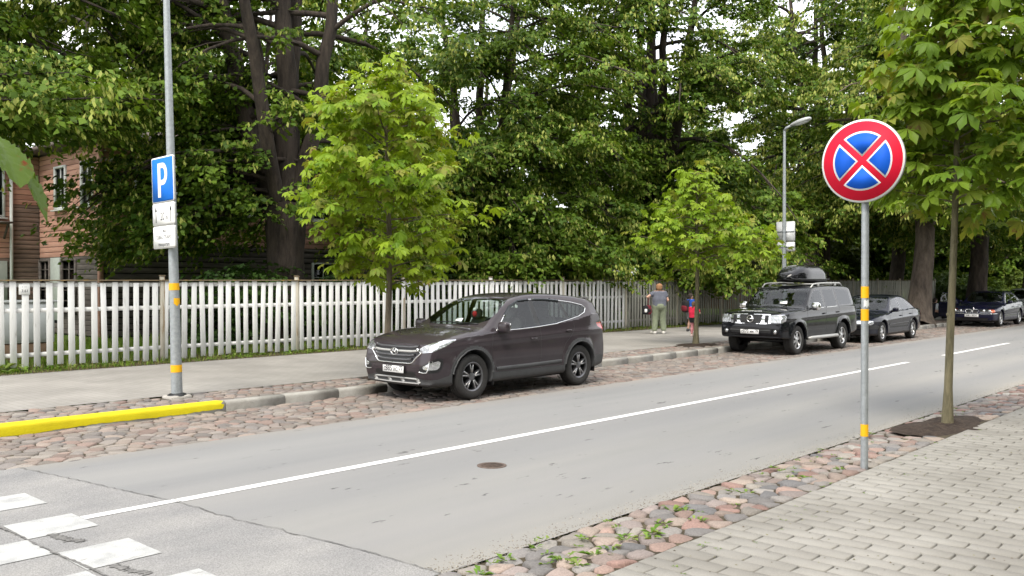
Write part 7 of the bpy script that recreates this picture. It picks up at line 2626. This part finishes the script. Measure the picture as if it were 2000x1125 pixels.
garment('trousers', pan, cloth('olive_trousers', (.20, .23, .155)), wm, k=.03, inflate=.012, h=.013, clip=lambda x, y, z: np.maximum(.115 - z, z - .985))
for l, ft in fw['legs']:
    garment('shoe', [(ft[0][0], ft[0][1], .052, .045), (ft[0][0] + [0, 0, .03], ft[0][0] + [.03, 0, .045], .045, .042)], cloth('white_shoe', (.68, .66, .62)), wm, k=.02, h=.011, clip=lambda x, y, z: .002 - z)
M_hairw = cloth('reddish_hair', (.30, .155, .075))
hair(fw, wm, M_hairw, .018, low=1.455)
sg_ = MB()
for s_ in (-1, 1): sg_.sq(T_(-.005, s_ * .038, 1.652), (.028, .034, .012), (.8, .8), nu=14, nv=8, M=rotm(0, -.2, 0))
sg_.build('sunglasses', M_plastb, wm, True)
# handbags hanging from her elbow
el = fw['arms'][0][0][0][1]
def bag(name, label, off, size, mat, pocket, loc_rot, rootfig):
    p = np.array(el) + off
    M = Matrix.Rotation(AW + .10, 4, 'Z'); M.translation = Vector((24.8, 16.3, Z_WALK))
    w = M @ Vector(p)
    b = thing(name, label, 'bag', w, (0, 0, AW + .10 + loc_rot))
    MB().sq((0, 0, -.42), size, (.55, .6), nu=20, nv=12, taper=.12).build('body', mat, b, True)
    st = MB()
    for s_ in (-1, 1):
        st.tube([(s_ * size[0] * .5, 0, -.42 + size[2] * .8), (s_ * size[0] * .42, 0, -.2), (s_ * .02, 0, -.045), (0, 0, -.035)], .008, 6)
    st.build('strap', mat, b, True)
    MB().sq((-size[0] * .9, 0, -.44), (.02, size[1] * .45, size[2] * .4), (.6, .6), nu=14, nv=8).build('pocket', pocket, b, True)
    return b
bag('handbag', 'dark red bag hanging from the woman\'s bent arm', np.array([.02, -.02, 0]), (.09, .11, .155), cloth('wine_cloth', (.13, .012, .022)), M_plastb, .2, fw)
bag('handbag', 'black bag with a pale patch hanging from the woman\'s elbow', np.array([-.02, .075, 0]), (.08, .10, .15), cloth('black_cloth', (.012, .012, .014)), M_paper, -.1, fw)

# boy in profile with a backpack
FR = math.atan2(-.736, .677)          # facing to the right of the picture
by = thing('person', 'boy in blue t-shirt and grey shorts with a backpack by the grey fence', 'person', (26.7, 16.3, Z_WALK), (0, 0, FR + .35))
fb = fig(.79, [((0, .15, 1.33), (-.02, .20, 1.08), (.10, .18, .90), (0, -1, 0)), ((0, -.15, 1.33), (0, -.20, 1.08), (.12, -.18, .90), (0, 1, 0))],
         [((0, .085, .86), (.03, .10, .48), (-.05, .10, .10), (.12, .13, .04)), ((0, -.085, .86), (.06, -.09, .48), (.02, -.10, .10), (.20, -.12, .04))], .92)
body_mesh(fb, by, h=.010); eyes(fb, by)
sl = [(a[0][0], a[0][0] + (a[0][1] - a[0][0]) * .5, .054, .052) for a, _ in fb['arms']]
garment('shirt', fb['torso'] + sl, cloth('blue_tshirt', (.012, .075, .38)), by, k=.03, inflate=.014, h=.011, clip=lambda x, y, z: np.maximum(.70 - z, z - 1.10))
sh = fb['torso'][:2] + [(l[0][0], l[0][1] + (l[0][0] - l[0][1]) * .12, .098, .085) for l, ft in fb['legs']]
garment('shorts', sh, cloth('grey_shorts', (.26, .27, .28)), by, k=.03, inflate=.012, h=.011, clip=lambda x, y, z: np.maximum(.43 - z, z - .76))
for l, ft in fb['legs']:
    garment('shoe', [(ft[0][0], ft[0][1], .044, .038), (ft[0][0] + [0, 0, .03], ft[0][0] + [.02, 0, .04], .04, .038)], cloth('dark_trainer', (.06, .06, .065)), by, k=.02, h=.010, clip=lambda x, y, z: .002 - z)
    sole = MB(); sole.sq((ft[0][0] + ft[0][1]) / 2 * np.array([1, 1, 0]) + [0, 0, .014], (.105, .045, .014), (.4, .7), nu=16, nv=6); sole.build('sole', M_paper, by, True)
hair(fb, by, cloth('dark_hair', (.035, .024, .018)), .012, low=1.50)
Mb = Matrix.Rotation(FR + .35, 4, 'Z'); Mb.translation = Vector((26.7, 16.3, Z_WALK))
bk = thing('backpack', 'black backpack with red side on the boy\'s back', 'backpack', Mb @ Vector((-.19, 0, .86)), (0, 0, FR + .35))
MB().sq((0, 0, 0), (.10, .15, .21), (.5, .55), nu=20, nv=14).build('body', cloth('black_nylon', (.012, .012, .014)), bk, True)
MB().sq((-.06, -.03, -.07), (.075, .125, .10), (.5, .55), nu=18, nv=10).build('pocket', cloth('red_nylon', (.16, .008, .018)), bk, True)
st = MB()
for s_ in (-1, 1): st.tube([(.06, s_ * .08, .18), (.16, s_ * .09, .26), (.27, s_ * .09, .20), (.29, s_ * .09, .05), (.2, s_ * .12, -.12), (.06, s_ * .10, -.16)], .014, 6)
st.build('strap', cloth('strap', (.015, .015, .017)), bk, True)

# girl in red half hidden by the chestnut trunk
gl = thing('person', 'small girl in red top and pink leggings beside the chestnut trunk', 'person', (24.36, 14.75, Z_WALK), (0, 0, FR + .9))
fg = fig(.66, [((0, .15, 1.33), (.06, .22, 1.10), (.22, .18, 1.06), (0, -1, 0)), ((0, -.15, 1.33), (.10, -.24, 1.12), (.26, -.18, 1.10), (0, 1, 0))],
         [((0, .085, .86), (.05, .10, .48), (.0, .10, .10), (.16, .12, .04)), ((0, -.085, .86), (.0, -.10, .48), (-.06, -.11, .10), (.10, -.13, .04))], .95)
body_mesh(fg, gl, h=.009); eyes(fg, gl)
sl = [(a[0][0], a[0][0] + (a[0][1] - a[0][0]) * .6, .046, .044) for a, _ in fg['arms']]
garment('shirt', fg['torso'] + sl, cloth('red_top', (.62, .018, .06)), gl, k=.03, inflate=.014, h=.010, clip=lambda x, y, z: np.maximum(.545 - z, z - .92))
sh = fg['torso'][:2] + [(l[0][0], l[0][0] + (l[0][1] - l[0][0]) * .4, .08, .072) for l, ft in fg['legs']]
garment('shorts', sh, cloth('black_shorts', (.014, .014, .016)), gl, k=.03, inflate=.012, h=.010, clip=lambda x, y, z: np.maximum(.43 - z, z - .60))
for l, ft in fg['legs']:
    garment('legging', l, cloth('pink_legging', (.62, .26, .28)), gl, k=.02, inflate=.006, h=.009, clip=lambda x, y, z: np.maximum(.10 - z, z - .55))
    garment('shoe', [(ft[0][0], ft[0][1], .036, .032)], cloth('pale_pink_shoe', (.66, .52, .50)), gl, k=.02, h=.009, clip=lambda x, y, z: .002 - z)
hair(fg, gl, cloth('brown_hair', (.10, .055, .03)), .014, low=1.46, long=[(fg['T'](-.07, 0, 1.50), fg['T'](-.10, 0, 1.36), .035, .02)])

# man sitting on the verge by the trunk, legs stretched
mn = thing('person', 'man in black vest sitting on the ground between the leaning trunk and the open door', 'person', (41.9, 13.25, Z_WALK), (0, 0, FR + .25))
fm = fig(1.04, [((0, .175, 1.335), (-.02, .25, 1.07), (.22, .14, 1.02), (0, -1, 0)), ((0, -.175, 1.335), (-.02, -.25, 1.07), (.22, -.12, 1.0), (0, 1, 0))],
         [((0, .09, .90), (.43, .13, 1.10), (.62, .14, .84), (.80, .15, .80)), ((0, -.09, .90), (.45, -.12, 1.02), (.75, -.13, .84), (.92, -.14, .80))], 1.0, torso_lean=.12)
DZ = np.array([0, 0, -.74])
def drop(f):
    for k_ in ('torso', 'neck', 'head', 'face'): f[k_] = [(a + DZ, b + DZ, ra, rb) for a, b, ra, rb in f[k_]]
    f['arms'] = [([(a + DZ, b + DZ, ra, rb) for a, b, ra, rb in x], [(a + DZ, b + DZ, ra, rb) for a, b, ra, rb in y]) for x, y in f['arms']]
    f['legs'] = [([(a + DZ, b + DZ, ra, rb) for a, b, ra, rb in x], [(a + DZ, b + DZ, ra, rb) for a, b, ra, rb in y]) for x, y in f['legs']]
    T0 = f['T']; f['T'] = lambda x, y, z: T0(x, y, z) + DZ
drop(fm)
body_mesh(fm, mn, h=.012); eyes(fm, mn)
sl = [(a[0][0], a[0][0] + (a[0][1] - a[0][0]) * .6, .064, .062) for a, _ in fm['arms']]
garment('shirt', sl + [fm['torso'][5]], cloth('white_tshirt', (.52, .54, .58)), mn, k=.03, inflate=.010, h=.012)
garment('vest', fm['torso'], cloth('black_vest', (.012, .012, .02)), mn, k=.03, inflate=.022, h=.012, clip=lambda x, y, z: np.abs(y) - .19)
garment('trousers', fm['torso'][:2] + [c for l, ft in fm['legs'] for c in l], cloth('dark_trousers', (.016, .015, .018)), mn, k=.03, inflate=.014, h=.012,
        clip=lambda x, y, z: np.where(x < .12, z - .34, -1.0))
for l, ft in fm['legs']: garment('shoe', ft, cloth('dark_shoe', (.02, .02, .02)), mn, k=.02, inflate=.008, h=.012)
s_, T_ = fm['s'], fm['T']
c0 = T_(.015, 0, 1.545)
garment('hair', [(a, b, ra + .014, rb + .014) for a, b, ra, rb in fm['head'][:1]], cloth('black_hair', (.02, .014, .012)), mn, k=.02, h=.010,
        clip=lambda x, y, z: (c0[2] - .03 + (x - c0[0]) * 1.1 - z))
garment('beard', [(T_(.045, 0, 1.45), T_(.055, 0, 1.44), .062, .055)], bpy.data.materials['black_hair'], mn, k=.02, h=.010)

# ------------------------------------------------------------------ chestnut twig close to the lens at the left edge
def big_leaf(name, parent, seed, size, mat, matrix, k=7, order=None):
    """Close-up palmate leaf: leaflets with side veins as folds and toothed edges."""
    r = np.random.default_rng(seed)
    V, F = [], []
    angs = np.linspace(-1.9, 1.9, k)
    for a in angs:
        L = size * (.55 + .45 * math.cos(a * .6)) * r.uniform(.92, 1.06)
        W = L * .23
        d = np.array([math.cos(a), math.sin(a), 0]); p = np.array([-d[1], d[0], 0])
        nt_, ns_ = 26, 5
        b = len(V)
        for i in range(nt_ + 1):
            t = i / nt_
            w = W * (np.interp(t, [0, .1, .35, .65, .8, .92, 1], [.06, .18, .62, .98, .92, .5, .0]))
            for j in range(-ns_, ns_ + 1):
                q = j / ns_
                tooth = 1 + (.05 * (i % 2) if abs(j) == ns_ else 0)
                tt = t + .06 * abs(q) * t * (1 - t) * 4 * .6
                vein = .006 * math.sin((t - .14 * abs(q)) * 2 * math.pi * 11) * abs(q) ** .5 * (w / (W + 1e-6))
                z = -1.15 * L * t ** 1.55 * (.75 + .2 * math.sin(a * 3 + seed)) + .20 * w * abs(q) ** 1.2 + vein
                V.append(d * L * tt * .92 + p * w * q * tooth + np.array([0, 0, z]))
        m = 2 * ns_ + 1
        for i in range(nt_):
            for j in range(m - 1):
                F.append((b + i * m + j, b + (i + 1) * m + j, b + (i + 1) * m + j + 1, b + i * m + j + 1))
    return link(name, mesh_np(name, V, np.array(F), mat, True), parent, matrix=matrix)
M_big = leaf_mat('close_chestnut_leaf', (.10, .17, .03), (.13, .20, .035), trans=.45, rough=.4, blotch=(15, .60, (.22, .06, .025)))
def cam_point(u, v, d):
    """Position d metres in front of the lens towards a picture position; used once to find where the twig hangs."""
    x = (u - 1000) / 1760 * d; z = EYE + (547 - v) / 1760 * d
    return np.array([FX * d + FY * x, FY * d - FX * x, z])
tw = thing('chestnut_twig', 'drooping chestnut twig with a rust-blotched leaf close by at the left edge', 'twig', tuple(cam_point(-22, 262, 1.75)))
o0 = np.array(tw.location)
MB().tube([(0, 0, 0), (-.10, .08, .06), (-.35, .22, .20), (-.8, .45, .42)], [.004, .005, .009, .014], 8).build('stem', M_ybark, tw, True)
rt = np.array([FY, -FX, 0]); fw_ = np.array([FX, FY, 0])
def leaf_frame(xd, nrm, pos):
    n_ = unit(nrm); x_ = unit(np.array(xd) - n_ * np.dot(xd, n_)); y_ = np.cross(n_, x_)
    return Matrix(((x_[0], y_[0], n_[0], pos[0]), (x_[1], y_[1], n_[1], pos[1]), (x_[2], y_[2], n_[2], pos[2]), (0, 0, 0, 1)))
big_leaf('leaf', tw, 5, .17, M_big, leaf_frame(rt * .9 - fw_ * .55, np.array([0, 0, 1]) + rt * .15 + fw_ * .10, (0, 0, 0)))
big_leaf('leaf', tw, 6, .15, M_big, leaf_frame(-rt * .6 + fw_ * .5 + np.array([0, 0, -.2]), np.array([0, 0, 1]) - rt * .4, (-.12, .09, .07)))
